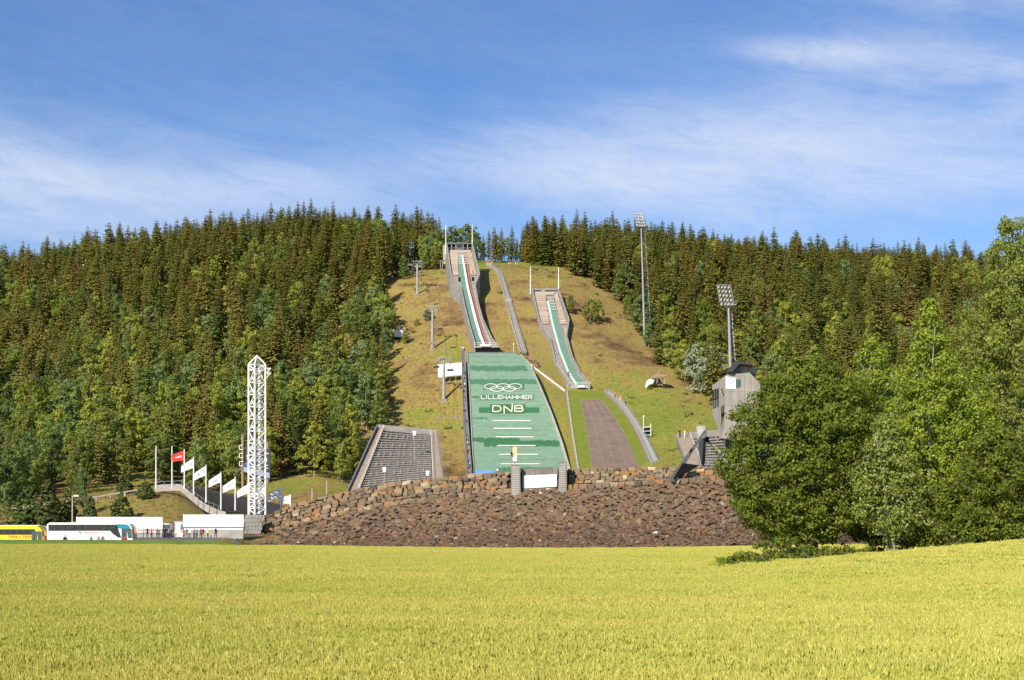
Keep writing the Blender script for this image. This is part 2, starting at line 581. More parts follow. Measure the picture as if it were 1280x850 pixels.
# ------------------------------------------------------------------ terrain
COLS = {
    -2200: [(240, 665), (400, 655), (700, 610), (900, 600), (1500, 620)],
    -700: [(240, 673), (300, 655), (400, 610), (500, 560), (600, 500), (700, 450), (800, 425), (1000, 430), (1500, 520)],
    -200: [(240, 673), (290, 640), (400, 595), (500, 515), (600, 440), (700, 388), (800, 372), (1000, 390), (1500, 500)],
    0: [(240, 673), (250, 668), (290, 640), (330, 625), (400, 583), (500, 500), (600, 425), (700, 372), (760, 364), (900, 372), (1500, 480)],
    110: [(240, 673), (252, 667), (290, 624), (330, 616), (400, 575), (500, 490), (600, 405), (700, 350), (760, 342), (900, 350), (1500, 470)],
    190: [(240, 673), (252, 666), (290, 612), (340, 612), (400, 570), (500, 480), (600, 395), (700, 337), (760, 330), (900, 340), (1500, 460)],
    225: [(240, 673), (252, 667), (290, 612), (320, 622), (350, 613), (400, 570), (500, 478), (600, 392), (700, 333), (760, 326), (900, 336), (1500, 460)],
    275: [(240, 673), (255, 668), (290, 655), (320, 640), (350, 613), (400, 570), (500, 475), (600, 387), (700, 325), (760, 318), (900, 328), (1500, 460)],
    400: [(240, 670), (300, 634), (350, 608), (400, 568), (500, 472), (600, 378), (700, 312), (760, 305), (900, 316), (1500, 460)],
    480: [(240, 668), (300, 640), (350, 624), (380, 612), (400, 597), (430, 555), (461, 503), (480, 477), (500, 456), (540, 403), (580, 356), (620, 332), (680, 320), (760, 318), (900, 333), (1500, 460)],
    560: [(240, 668), (300, 640), (385, 612), (400, 599), (417, 571), (432, 543), (447, 515), (461, 486), (471, 469), (480, 458), (500, 436), (540, 384), (580, 340), (620, 333), (680, 326), (760, 324), (900, 338), (1500, 460)],
    640: [(240, 668), (300, 640), (385, 612), (400, 598), (417, 569), (432, 541), (447, 512), (461, 482), (471, 466), (480, 454), (500, 434), (540, 381), (580, 340), (620, 332), (660, 329), (720, 328), (800, 335), (900, 350), (1500, 470)],
    720: [(240, 668), (300, 640), (380, 606), (400, 594), (430, 549), (455, 504), (470, 490), (500, 444), (540, 379), (580, 350), (620, 336), (680, 326), (760, 322), (900, 338), (1500, 470)],
    800: [(240, 668), (300, 630), (400, 585), (430, 545), (470, 490), (500, 455), (540, 407), (580, 375), (620, 355), (680, 335), (760, 325), (900, 338), (1500, 460)],
    880: [(240, 668), (300, 610), (350, 592), (400, 565), (430, 540), (470, 500), (500, 470), (540, 430), (600, 388), (680, 350), (760, 338), (900, 348), (1500, 460)],
    1000: [(240, 668), (300, 620), (400, 580), (500, 480), (600, 400), (700, 354), (780, 344), (900, 354), (1500, 470)],
    1150: [(240, 668), (300, 640), (400, 590), (500, 500), (600, 417), (700, 362), (780, 352), (900, 362), (1500, 470)],
    1280: [(240, 668), (300, 645), (400, 595), (500, 510), (600, 430), (700, 377), (780, 364), (900, 374), (1500, 480)],
    1900: [(240, 668), (300, 650), (400, 610), (500, 545), (600, 480), (700, 432), (800, 417), (1000, 430), (1500, 520)],
    3500: [(240, 665), (400, 650), (700, 600), (900, 590), (1500, 610)],
}
YS = np.concatenate([np.arange(-80, 205, 5.0), np.arange(205, 241, 1.5), np.arange(242, 300, 3.0), np.arange(300, 700, 5.0),
                     np.arange(700, 1000, 15.0), np.array([1000, 1100, 1300, 1500, 2000, 3000, 5000, 9000.0])])
US = np.concatenate([np.arange(-1.6, -.4, .05), np.arange(-.4, .4, .008), np.arange(.4, 1.61, .05)])


def smooth01(t):
    t = np.clip(t, 0, 1)
    return t * t * (3 - 2 * t)


def build_table():
    xs = sorted(COLS)
    us = np.array([(x - 640) / F for x in xs])
    far = YS >= 240
    Z = np.zeros((len(YS), len(US)))
    prof = []
    for x in xs:
        k = COLS[x] + [(3000, 640), (9000, 655)]
        d = np.array([a for a, b in k], float)
        zz = np.array([EYE + (HY - b) / F * a for a, b in k])
        fine = np.arange(240, 9001, 2.0)
        q = np.interp(fine, d, zz)
        ker = np.ones(7) / 7
        q2 = np.convolve(np.pad(q, 3, mode='edge'), ker, mode='valid')
        prof.append(np.interp(YS, fine, q2))
    prof = np.array(prof).T     # len(YS) x ncols
    for i in range(len(YS)):
        Z[i] = np.interp(US, us, prof[i])
    # smooth across u a little
    for _ in range(2):
        Z[:, 1:-1] = .25 * Z[:, :-2] + .5 * Z[:, 1:-1] + .25 * Z[:, 2:]
    # near field
    Yg, Ug = np.meshgrid(YS, US, indexing='ij')
    soil = np.interp(Yg, [-80, 60, 100, 150, 200, 212, 228, 240], [-.75, -.75, -.85, -1.08, -1.42, -1.5, -1.55, -1.5])
    w = np.clip((Ug - .145) / (.36 - .145), 0, 1.25)
    dip = .62 * np.exp(-((Ug - .0) / .16) ** 2) * smooth01((Yg - 110) / 90) * (Yg < 236) + .16 * np.exp(-((Ug - .12) / .09) ** 2) * smooth01((Yg - 60) / 30)* (Yg < 236)
    mound = -dip + w * 1.22 * smooth01((Yg - 22) / 40) * (1 - smooth01((Yg - 66) / 20))
    soil = soil + mound + .05 * np.sin(Yg * .31 + Ug * 9) * (Yg < 200)
    left = np.interp(Yg, [-80, 60, 100, 150, 200, 207, 210, 213.5, 215.5, 218, 227, 233, 240],
                     [-.75, -.75, -.85, -1.08, -1.38, -1.35, -.75, .02, .02, -1.05, -1.05, -.3, .2])
    t = smooth01(((Ug * F + 640) - 285) / 30)
    near = left * (1 - t) + soil * t + mound * (1 - t)
    blend = smooth01((Yg - 232) / 16)
    base = np.where(Yg < 240, near, near[np.searchsorted(YS, 240)][None, :].repeat(len(YS), 0))
    Zfar = Z.copy()
    out = base * (1 - blend) + Zfar * blend
    # gentle roughness on the hill
    r = np.random.default_rng(3).normal(0, 1, Z.shape)
    for _ in range(3):
        r[1:-1, 1:-1] = (r[:-2, 1:-1] + r[2:, 1:-1] + r[1:-1, :-2] + r[1:-1, 2:] + 2 * r[1:-1, 1:-1]) / 6
    out += r * .9 * smooth01((Yg - 300) / 60)
    return out


ZT = build_table()


def zg(X, Y):
    """ground height (numpy friendly)"""
    X = np.asarray(X, float); Y = np.asarray(Y, float)
    u = X / np.maximum(Y, 60.0)
    iy = np.clip(np.searchsorted(YS, Y, side='right') - 1, 0, len(YS) - 2)
    iu = np.clip(np.searchsorted(US, u, side='right') - 1, 0, len(US) - 2)
    ty = np.clip((Y - YS[iy]) / (YS[iy + 1] - YS[iy]), 0, 1)
    tu = np.clip((u - US[iu]) / (US[iu + 1] - US[iu]), 0, 1)
    z = (ZT[iy, iu] * (1 - ty) * (1 - tu) + ZT[iy + 1, iu] * ty * (1 - tu) + ZT[iy, iu + 1] * (1 - ty) * tu + ZT[iy + 1, iu + 1] * ty * tu)
    return float(z) if z.ndim == 0 else z


def XD(x, D):
    return (x - 640.0) / F * D


def W(x, y, D):
    return Vector(((x - 640.0) / F * D, D, EYE + (HY - y) / F * D))


def G(x, D, dz=0.0):
    X = XD(x, D)
    return Vector((X, D, zg(X, D) + dz))


def hit(x, y, d0=236, d1=1000):
    """distance at which the line of sight through photo point (x, y) meets the ground"""
    Ds = np.arange(d0, d1, .5)
    zr = EYE + (HY - y) / F * Ds
    z = zg((x - 640) / F * Ds, Ds)
    i = np.nonzero(z >= zr)[0]
    return float(Ds[i[0]]) if len(i) else float(d1)


def ground_sheet(name, y0, y1, material, label):
    i0 = int(np.searchsorted(YS, y0)); i1 = int(np.searchsorted(YS, y1))
    ys = YS[i0:i1 + 1]
    Yg, Ug = np.meshgrid(ys, US, indexing='ij')
    Xg = Ug * np.maximum(Yg, 60.0)
    Zg = ZT[i0:i1 + 1]
    v = np.stack([Xg, Yg, Zg], -1).reshape(-1, 3)
    n, m = Yg.shape
    a = (np.arange(n - 1)[:, None] * m + np.arange(m - 1)[None, :]).ravel()
    f = np.stack([a, a + 1, a + 1 + m, a + m], 1)
    me = np_mesh(name, v, f, [material], smooth=True)
    o = bpy.data.objects.new(name, me)
    C.objects.link(o)
    return tag(o, label, None, None, 'structure'), Xg, Yg


ground_sheet('wheat_field', -80, 206, 'wheat_ground', 'flat soil of the pale green wheat field')
hill, Xg, Yg = ground_sheet('grass_hillside', 206, 9000, 'hill_grass', 'grassy hillside carrying the forest and the ski jumps')
px = Xg / Yg * F + 640
lush = np.full_like(px, -.012)
lush += .16 * np.exp(-((px - 610) / 110) ** 2 - ((Yg - 640) / 45) ** 2)
lush += .15 * np.exp(-((px - 815) / 95) ** 2 - ((Yg - 435) / 45) ** 2)
lush += .10 * np.exp(-((px - 570) / 30) ** 2 - ((Yg - 490) / 16) ** 2)
lush -= .10 * np.exp(-((px - 560) / 60) ** 2 - ((Yg - 400) / 22) ** 2)
lush -= .07 * np.exp(-((px - 680) / 40) ** 2 - ((Yg - 540) / 30) ** 2)
lush -= .06 * np.exp(-((px - 790) / 60) ** 2 - ((Yg - 515) / 25) ** 2)
lush -= .05 * np.exp(-((px - 540) / 40) ** 2 - ((Yg - 525) / 25) ** 2)
lush += .20 * (Yg < 235) + .06 * ((px < 300) & (Yg < 300) & (Yg >= 235)) * 0
att = hill.data.attributes.new('lush', 'FLOAT', 'POINT')
att.data.foreach_set('value', lush.ravel().astype(np.float32))


def sheet_patch(name, x0, x1, d0, d1, material, label, lift=.02, nx=40, ny=14, kind='structure'):
    mb = MB()
    rows = []
    for i in range(ny + 1):
        D = d0 + (d1 - d0) * i / ny
        rows.append([G(x0 + (x1 - x0) * j / nx, D, lift) for j in range(nx + 1)])
    mb.grid(rows)
    return lone(mb, name, material, label, None, None, kind, True)


sheet_patch('parking_lot', -500, 300, 218.2, 247, 'asphalt', 'grey asphalt coach park behind the grass verge', ny=24, nx=60)
sheet_patch('grass_verge', -500, 292, 206.5, 216.5, 'verge', 'strip of darker grass between wheat field and coach park', ny=16, nx=60)


# ------------------------------------------------------------------ scattering (one object, geometry nodes)
def source_collection(name, meshes):
    col = bpy.data.collections.new(name)
    for k, me in enumerate(meshes):
        o = bpy.data.objects.new('%s_%02d' % (name, k), me)
        col.objects.link(o)
    return col


def scatter(name, pts, rz, sc, vi, col, label, cat, group=None, kind='stuff'):
    pts = np.asarray(pts, np.float32)
    me = bpy.data.meshes.new(name)
    me.vertices.add(len(pts))
    me.vertices.foreach_set('co', pts.ravel())
    a = me.attributes.new('turn', 'FLOAT', 'POINT'); a.data.foreach_set('value', np.asarray(rz, np.float32))
    a = me.attributes.new('size', 'FLOAT', 'POINT'); a.data.foreach_set('value', np.asarray(sc, np.float32))
    a = me.attributes.new('pick', 'INT', 'POINT'); a.data.foreach_set('value', np.asarray(vi, np.int32))
    o = bpy.data.objects.new(name, me)
    C.objects.link(o)
    ng = bpy.data.node_groups.new(name, 'GeometryNodeTree')
    ng.interface.new_socket('Geometry', in_out='INPUT', socket_type='NodeSocketGeometry')
    ng.interface.new_socket('Geometry', in_out='OUTPUT', socket_type='NodeSocketGeometry')
    gi = N(ng, 'NodeGroupInput'); go = N(ng, 'NodeGroupOutput')
    iop = N(ng, 'GeometryNodeInstanceOnPoints')
    ci = N(ng, 'GeometryNodeCollectionInfo')
    ci.inputs['Collection'].default_value = col
    ci.inputs['Separate Children'].default_value = True
    ci.inputs['Reset Children'].default_value = True

    def na(nm, t):
        n = N(ng, 'GeometryNodeInputNamedAttribute', data_type=t)
        n.inputs['Name'].default_value = nm
        return n.outputs['Attribute']
    cx = N(ng, 'ShaderNodeCombineXYZ')
    ng.links.new(na('turn', 'FLOAT'), cx.inputs[2])
    ng.links.new(gi.outputs[0], iop.inputs['Points'])
    ng.links.new(ci.outputs[0], iop.inputs['Instance'])
    iop.inputs['Pick Instance'].default_value = True
    ng.links.new(na('pick', 'INT'), iop.inputs['Instance Index'])
    ng.links.new(cx.outputs[0], iop.inputs['Rotation'])
    ng.links.new(na('size', 'FLOAT'), iop.inputs['Scale'])
    ng.links.new(iop.outputs[0], go.inputs[0])
    md = o.modifiers.new('scatter', 'NODES')
    md.node_group = ng
    return tag(o, label, cat, group, kind)


# ------------------------------------------------------------------ wheat
def wheat_mesh(name, n, half, h, ear_l, ear_w, seed, leaves=.5):
    r = np.random.default_rng(seed)
    V, Fc, mi = [], [], []

    def quad(p, mm):
        b = len(V)
        V.extend(p)
        Fc.append((b, b + 1, b + 2, b + 3))
        mi.append(mm)
    for _ in range(n):
        x, y = r.uniform(-half, half, 2)
        t = r.uniform(0, 2 * math.pi)
        lean = r.normal(0, .07, 2)
        hh = h * r.uniform(.88, 1.05)
        c, s = math.cos(t), math.sin(t)
        top = np.array([x + lean[0] * hh, y + lean[1] * hh, hh])
        w = ear_w / 2
        el = ear_l * r.uniform(.75, 1.2)
        nod = r.normal(0, .25, 2) * el
        tip = top + [nod[0], nod[1], el]
        mid = (top + tip) / 2
        # ear: two crossed narrow diamonds
        for (a, b) in ((c, s), (-s, c)):
            d = np.array([a * w, b * w, 0])
            quad([top, mid + d, tip, mid - d], 0)
        d = np.array([c * ear_w * .16, s * ear_w * .16, 0])
        bt = np.array([x, y, hh * .35])
        quad([bt - d, bt + d, top + d, top - d], 1)
        if r.random() < leaves:
            t2 = r.uniform(0, 2 * math.pi)
            L = r.uniform(.12, .25)
            p0 = np.array([x, y, hh * r.uniform(.45, .8)])
            dr = np.array([math.cos(t2), math.sin(t2), 0])
            sd_ = np.array([-math.sin(t2), math.cos(t2), 0]) * ear_w * .5
            p1 = p0 + dr * L * .6 + [0, 0, L * .5]
            p2 = p0 + dr * L + [0, 0, L * .15]
            quad([p0, p1 - sd_, p2, p1 + sd_], 1)
    return np_mesh(name, V, Fc, ['wheat', 'wheat_leaf'], mi)


def frustum_grid(d0, d1, step, jit, pad=.06, seed=1):
    r = np.random.default_rng(seed)
    X, Y = [], []
    y = d0
    while y < d1:
        hw = (.36 + pad) * y + 2
        xs = np.arange(-hw, hw, step)
        X.append(xs + r.uniform(-jit, jit, len(xs)))
        Y.append(np.full(len(xs), y) + r.uniform(-jit, jit, len(xs)))
        y += step
    return np.concatenate(X), np.concatenate(Y)


def make_wheat():
    near = source_collection('wheat_tuft', [wheat_mesh('wheat_tuft', 170, .32, .72, .085, .020, 10 + k) for k in range(5)])
    X, Y = frustum_grid(9, 48, .40, .12)
    k = len(X)
    a = rng.uniform(0, 6.28, k)
    wave = np.sin(X * .9 + Y * .35) * np.sin(Y * .55 - X * .2)
    scatter('wheat_crop', np.stack([X, Y, zg(X, Y)], 1), a, .97 + .05 * wave + rng.normal(0, .03, k), rng.integers(0, 5, k), near,
            'ripening yellow green wheat ears standing dense in the near field', 'wheat')
    midc = source_collection('wheat_patch', [wheat_mesh('wheat_patch', 230, .5, .74, .085, .028, 30 + k, .12) for k in range(5)])
    X, Y = frustum_grid(48, 112, .78, .2, seed=2)
    pxx = X / Y * F + 640
    kk = ~((pxx > 885) & (Y > 63) & (Y < 98)) 
    X, Y = X[kk], Y[kk]
    # tractor lines
    for u_ in (-.313, -.259, -.204):
        t_ = (np.abs(X - u_ * Y) < .42) & (Y > 60) & (Y < 104) & (rng.random(len(X)) < .75)
        X, Y = X[~t_], Y[~t_]
    k = len(X)
    o = scatter('wheat_crop', np.stack([X, Y, zg(X, Y)], 1), rng.uniform(0, 6.28, k), rng.normal(1, .04, k), rng.integers(0, 5, k), midc,
                'wheat ears merging into a yellow green sheet in the middle of the field', 'wheat')
    farc = source_collection('wheat_far', [wheat_mesh('wheat_far', 320, .95, .76, .10, .06, 50 + k, .05) for k in range(4)])
    X, Y = frustum_grid(112, 229, 1.5, .4, seed=3)
    lim = np.where(X / Y * F + 640 < 300, 206.5, np.where(X / Y * F + 640 < 335, 206.5 + (X / Y * F + 640 - 300) * .55, 228))
    keep = Y < lim
    X, Y = X[keep], Y[keep]
    k = len(X)
    scatter('wheat_crop', np.stack([X, Y, zg(X, Y)], 1), rng.uniform(0, 6.28, k), rng.normal(1, .03, k), rng.integers(0, 4, k), farc,
            'smooth far part of the wheat field running up to the stone embankment', 'wheat')


make_wheat()

# ------------------------------------------------------------------ forest
def spruce_arrays(seed, h=20.0, R=2.5, lv=26, bare=.06):
    r = np.random.default_rng(seed)
    V, Fc = [], []
    for i in range(lv):
        t = (i + r.uniform(-.2, .2)) / lv
        z = h * (bare + (1 - bare) * max(t, 0) ** .8)
        rad = R * (1 - t) ** .58 * (.35 + .65 * min(1, t * 6 + .35)) * r.uniform(.72, 1.2) + .14
        nb = 7 if t < .85 else 6
        a0 = r.uniform(0, 6.28)
        for k in range(nb):
            a = a0 + k * 2 * math.pi / nb + r.normal(0, .22)
            L = rad * r.uniform(.65, 1.18)
            droop = L * r.uniform(.22, .48)
            d = np.array([math.cos(a), math.sin(a), 0]); s = np.array([-math.sin(a), math.cos(a), 0])
            base = np.array([0, 0, z])
            c1 = base + d * L * .35 + [0, 0, -droop * .25]
            c2 = base + d * L * .7 + [0, 0, -droop * .75]
            tip = base + d * L + [0, 0, -droop * .85]
            w = L * .34 + .12
            b = len(V)
            dn = np.array([0, 0, -.16 * L - .12])
            V.extend([base, c1, c2, tip, c1 + s * w + dn + d * .1 * L, c1 - s * w + dn + d * .1 * L,
                      c2 + s * w * .72 + dn * .8 + d * .12 * L, c2 - s * w * .72 + dn * .8 + d * .12 * L])
            Fc.extend([(b, b + 4, b + 1), (b, b + 1, b + 5), (b + 1, b + 6, b + 2), (b + 1, b + 2, b + 7), (b + 2, b + 6, b + 3), (b + 2, b + 3, b + 7)])
    b = len(V)
    V.extend([[.07, 0, h * .95], [-.05, .06, h * .95], [-.05, -.06, h * .95], [0, 0, h * 1.035]])
    Fc.extend([(b, b + 1, b + 3), (b + 1, b + 2, b + 3), (b + 2, b, b + 3)])
    return np.array(V), np.array(Fc)


def trunk_arrays(h, r0, seed, n=5, seg=4, lean=.3):
    r = np.random.default_rng(seed)
    V, Fc = [], []
    off = np.cumsum(r.normal(0, lean, (seg + 1, 2)), 0) * np.linspace(0, 1, seg + 1)[:, None]
    for i in range(seg + 1):
        z = h * i / seg
        rr = r0 * (1 - .85 * i / seg)
        for k in range(n):
            a = 6.283 * k / n
            V.append([off[i, 0] + rr * math.cos(a), off[i, 1] + rr * math.sin(a), z - (.6 if i == 0 else 0)])
    for i in range(seg):
        for k in range(n):
            k2 = (k + 1) % n
            Fc.append((i * n + k, i * n + k2, (i + 1) * n + k2, (i + 1) * n + k))
    return np.array(V), np.array(Fc)


def leaf_cloud(r, centers, radii, per, size, squash=.8, droop=0.0, axis_bias=.5):
    """diamond leaves round cluster centres; returns verts, quads"""
    nC = len(centers)
    n = nC * per
    c = np.repeat(centers, per, 0)
    rad = np.repeat(radii, per)
    d = r.normal(0, 1, (n, 3))
    d /= np.linalg.norm(d, axis=1)[:, None]
    rr = rad * r.uniform(.25, 1, n) ** .6
    p = c + d * rr[:, None] * np.array([1, 1, squash])
    nrm = d * 1.3 + r.normal(0, .55, (n, 3)) + np.array([0, 0, .25])
    if axis_bias:
        q = c * np.array([1, 1, 0])
        nrm = nrm + axis_bias * q / (np.linalg.norm(q, axis=1)[:, None] + .3)
    nrm /= np.linalg.norm(nrm, axis=1)[:, None]
    a = np.cross(nrm, r.normal(0, 1, (n, 3)))
    a /= np.linalg.norm(a, axis=1)[:, None] + 1e-9
    if droop:
        a = a * (1 - droop) + np.array([0, 0, -1.0]) * droop
        a /= np.linalg.norm(a, axis=1)[:, None]
    b = np.cross(nrm, a)
    b /= np.linalg.norm(b, axis=1)[:, None] + 1e-9
    s = size * r.uniform(.6, 1.3, n)[:, None]
    V = np.stack([p - a * s * .6, p + b * s * .38, p + a * s * .6, p - b * s * .38], 1).reshape(-1, 3)
    Fq = np.arange(n * 4).reshape(n, 4)
    return V, Fq


def crown_centers(r, n, h, prof, lobes=3, rough=.18, inner=.55):
    """cluster centres inside a lathe profile [(z fraction, radius)] with an uneven outline"""
    zf = np.array([p[0] for p in prof]); rf = np.array([p[1] for p in prof])
    out = []
    ph = r.uniform(0, 6.28, 8)
    while len(out) < n:
        z = r.uniform(zf[0], zf[-1])
        R = np.interp(z, zf, rf)
        if r.random() > (R / rf.max()) ** 1.1 + .05:
            continue
        a = r.uniform(0, 6.28)
        lob = 1 + rough * (math.sin(lobes * a + ph[0] + z * 9) + .7 * math.sin((lobes + 2) * a + ph[1] - z * 14) + .5 * math.sin(z * 31 + ph[2] + a))
        k = inner + (1 - inner) * r.random() ** .55 if r.random() < .8 else r.random()
        out.append((math.cos(a) * R * lob * k, math.sin(a) * R * lob * k, z * h))
    return np.array(out)


def spruce_pair(seed, h, R, lv=30):
    v, f = spruce_arrays(seed, h, R, lv)
    cm = np_mesh('crown', v, f, ['spruce'])
    tv, tf = trunk_arrays(h * .9, .17, seed, 5, 3, .05)
    tm = np_mesh('trunk', tv, tf, ['bark_dark'])
    return cm, tm


def broad_pair(seed, h, R, leaf, bark, n=84, per=40, size=.46):
    r = np.random.default_rng(seed)
    prof = [(.07, R * .55), (.25, R * .95), (.5, R), (.72, R * .82), (.88, R * .5), (1.0, R * .12)]
    cc = crown_centers(r, n, h, prof, rough=.16, inner=.45)
    v, f = leaf_cloud(r, cc, r.uniform(.6, 1.25, len(cc)), per, size, .75, .2)
    cm = np_mesh('crown', v, f, [leaf])
    tv, tf = trunk_arrays(h * .85, .15, seed, 5, 4, .18)
    tm = np_mesh('trunk', tv, tf, [bark])
    return cm, tm


def join_pair(cm, tm, name):
    """crown and trunk in one mesh for the instanced rest of the wood"""
    def arr(me):
        v = np.empty(len(me.vertices) * 3, np.float32); me.vertices.foreach_get('co', v)
        f = np.empty(len(me.loops), np.int32); me.loops.foreach_get('vertex_index', f)
        return v.reshape(-1, 3), f
    v1, l1 = arr(cm); v2, l2 = arr(tm)
    k1 = len(l1) // len(cm.polygons); k2 = len(l2) // len(tm.polygons)
    me = bpy.data.meshes.new(name)
    v = np.concatenate([v1, v2]); l = np.concatenate([l1, l2 + len(v1)])
    n1, n2 = len(cm.polygons), len(tm.polygons)
    me.vertices.add(len(v)); me.vertices.foreach_set('co', v.ravel())
    me.loops.add(len(l)); me.loops.foreach_set('vertex_index', l.astype(np.int32))
    me.polygons.add(n1 + n2)
    st = np.concatenate([np.arange(n1) * k1, n1 * k1 + np.arange(n2) * k2]).astype(np.int32)
    me.polygons.foreach_set('loop_start', st)
    me.polygons.foreach_set('loop_total', np.concatenate([np.full(n1, k1), np.full(n2, k2)]).astype(np.int32))
    me.materials.append(cm.materials[0]); me.materials.append(tm.materials[0])
    me.polygons.foreach_set('material_index', np.concatenate([np.zeros(n1), np.ones(n2)]).astype(np.int32))
    me.update(calc_edges=True)
    return me


SPR = [spruce_pair(100 + k, 20.0, R, lv) for k, (R, lv) in enumerate([(3.5, 25), (4.1, 24), (3.1, 26), (3.7, 25), (4.4, 23), (2.8, 26)])]
BRO = [broad_pair(200 + k, 14.0, R, L_, 'bark_birch') for k, (R, L_) in enumerate([(3.0, 'birch_leaf'), (3.6, 'birch_leaf_pale'), (2.6, 'birch_leaf'), (4.1, 'birch_leaf'), (3.2, 'birch_leaf'), (2.9, 'birch_leaf_pale'), (3.8, 'birch_leaf')])]
WIL = [broad_pair(300 + k, 11.0, 4.2, 'willow_leaf', 'bark_grey', 60, 40, .40) for k in range(2)]

XL = [(300, 380), (350, 438), (400, 455), (430, 474), (460, 482), (480, 487), (500, 490), (540, 494), (580, 508), (610, 516), (625, 535), (645, 552), (1200, 552)]
XR = [(300, 1010), (400, 935), (455, 895), (470, 874), (490, 838), (500, 812), (515, 802), (545, 778), (570, 746), (600, 708), (630, 668), (645, 652), (1200, 648)]


def forest_points():
    r = np.random.default_rng(11)
    pts = []
    step = 8.1
    for y in np.arange(305, 905, step):
        hw = .50 * y
        xs = np.arange(-hw, hw, step)
        X = xs + r.uniform(-3.8, 3.8, len(xs)); Y = y + r.uniform(-3.8, 3.8, len(xs))
        pts.append(np.stack([X, Y], 1))
    P = np.concatenate(pts)
    px = P[:, 0] / P[:, 1] * F + 640
    L = np.interp(P[:, 1], [a for a, b in XL], [b for a, b in XL])
    Rr = np.interp(P[:, 1], [a for a, b in XR], [b for a, b in XR])
    keep = (px < L) | (px > Rr)
    # lower limit on the left: the forest starts behind the terrace and the mound
    lo = np.interp(px, [-800, 0, 100, 200, 300, 345, 440], [290, 300, 326, 345, 345, 362, 352])
    keep &= (P[:, 1] > lo)
    keep &= ~((px > 900) & (P[:, 1] < 330))
    # stadium and judge tower ground
    keep &= ~((px > 820) & (px < 960) & (P[:, 1] < 400))
    # behind the crest in the middle a handful of trees only
    mid = (px > 548) & (px < 652)
    keep &= ~mid
    P = P[keep]; px = px[keep]
    z = zg(P[:, 0], P[:, 1])
    return P[:, 0], P[:, 1], z, px


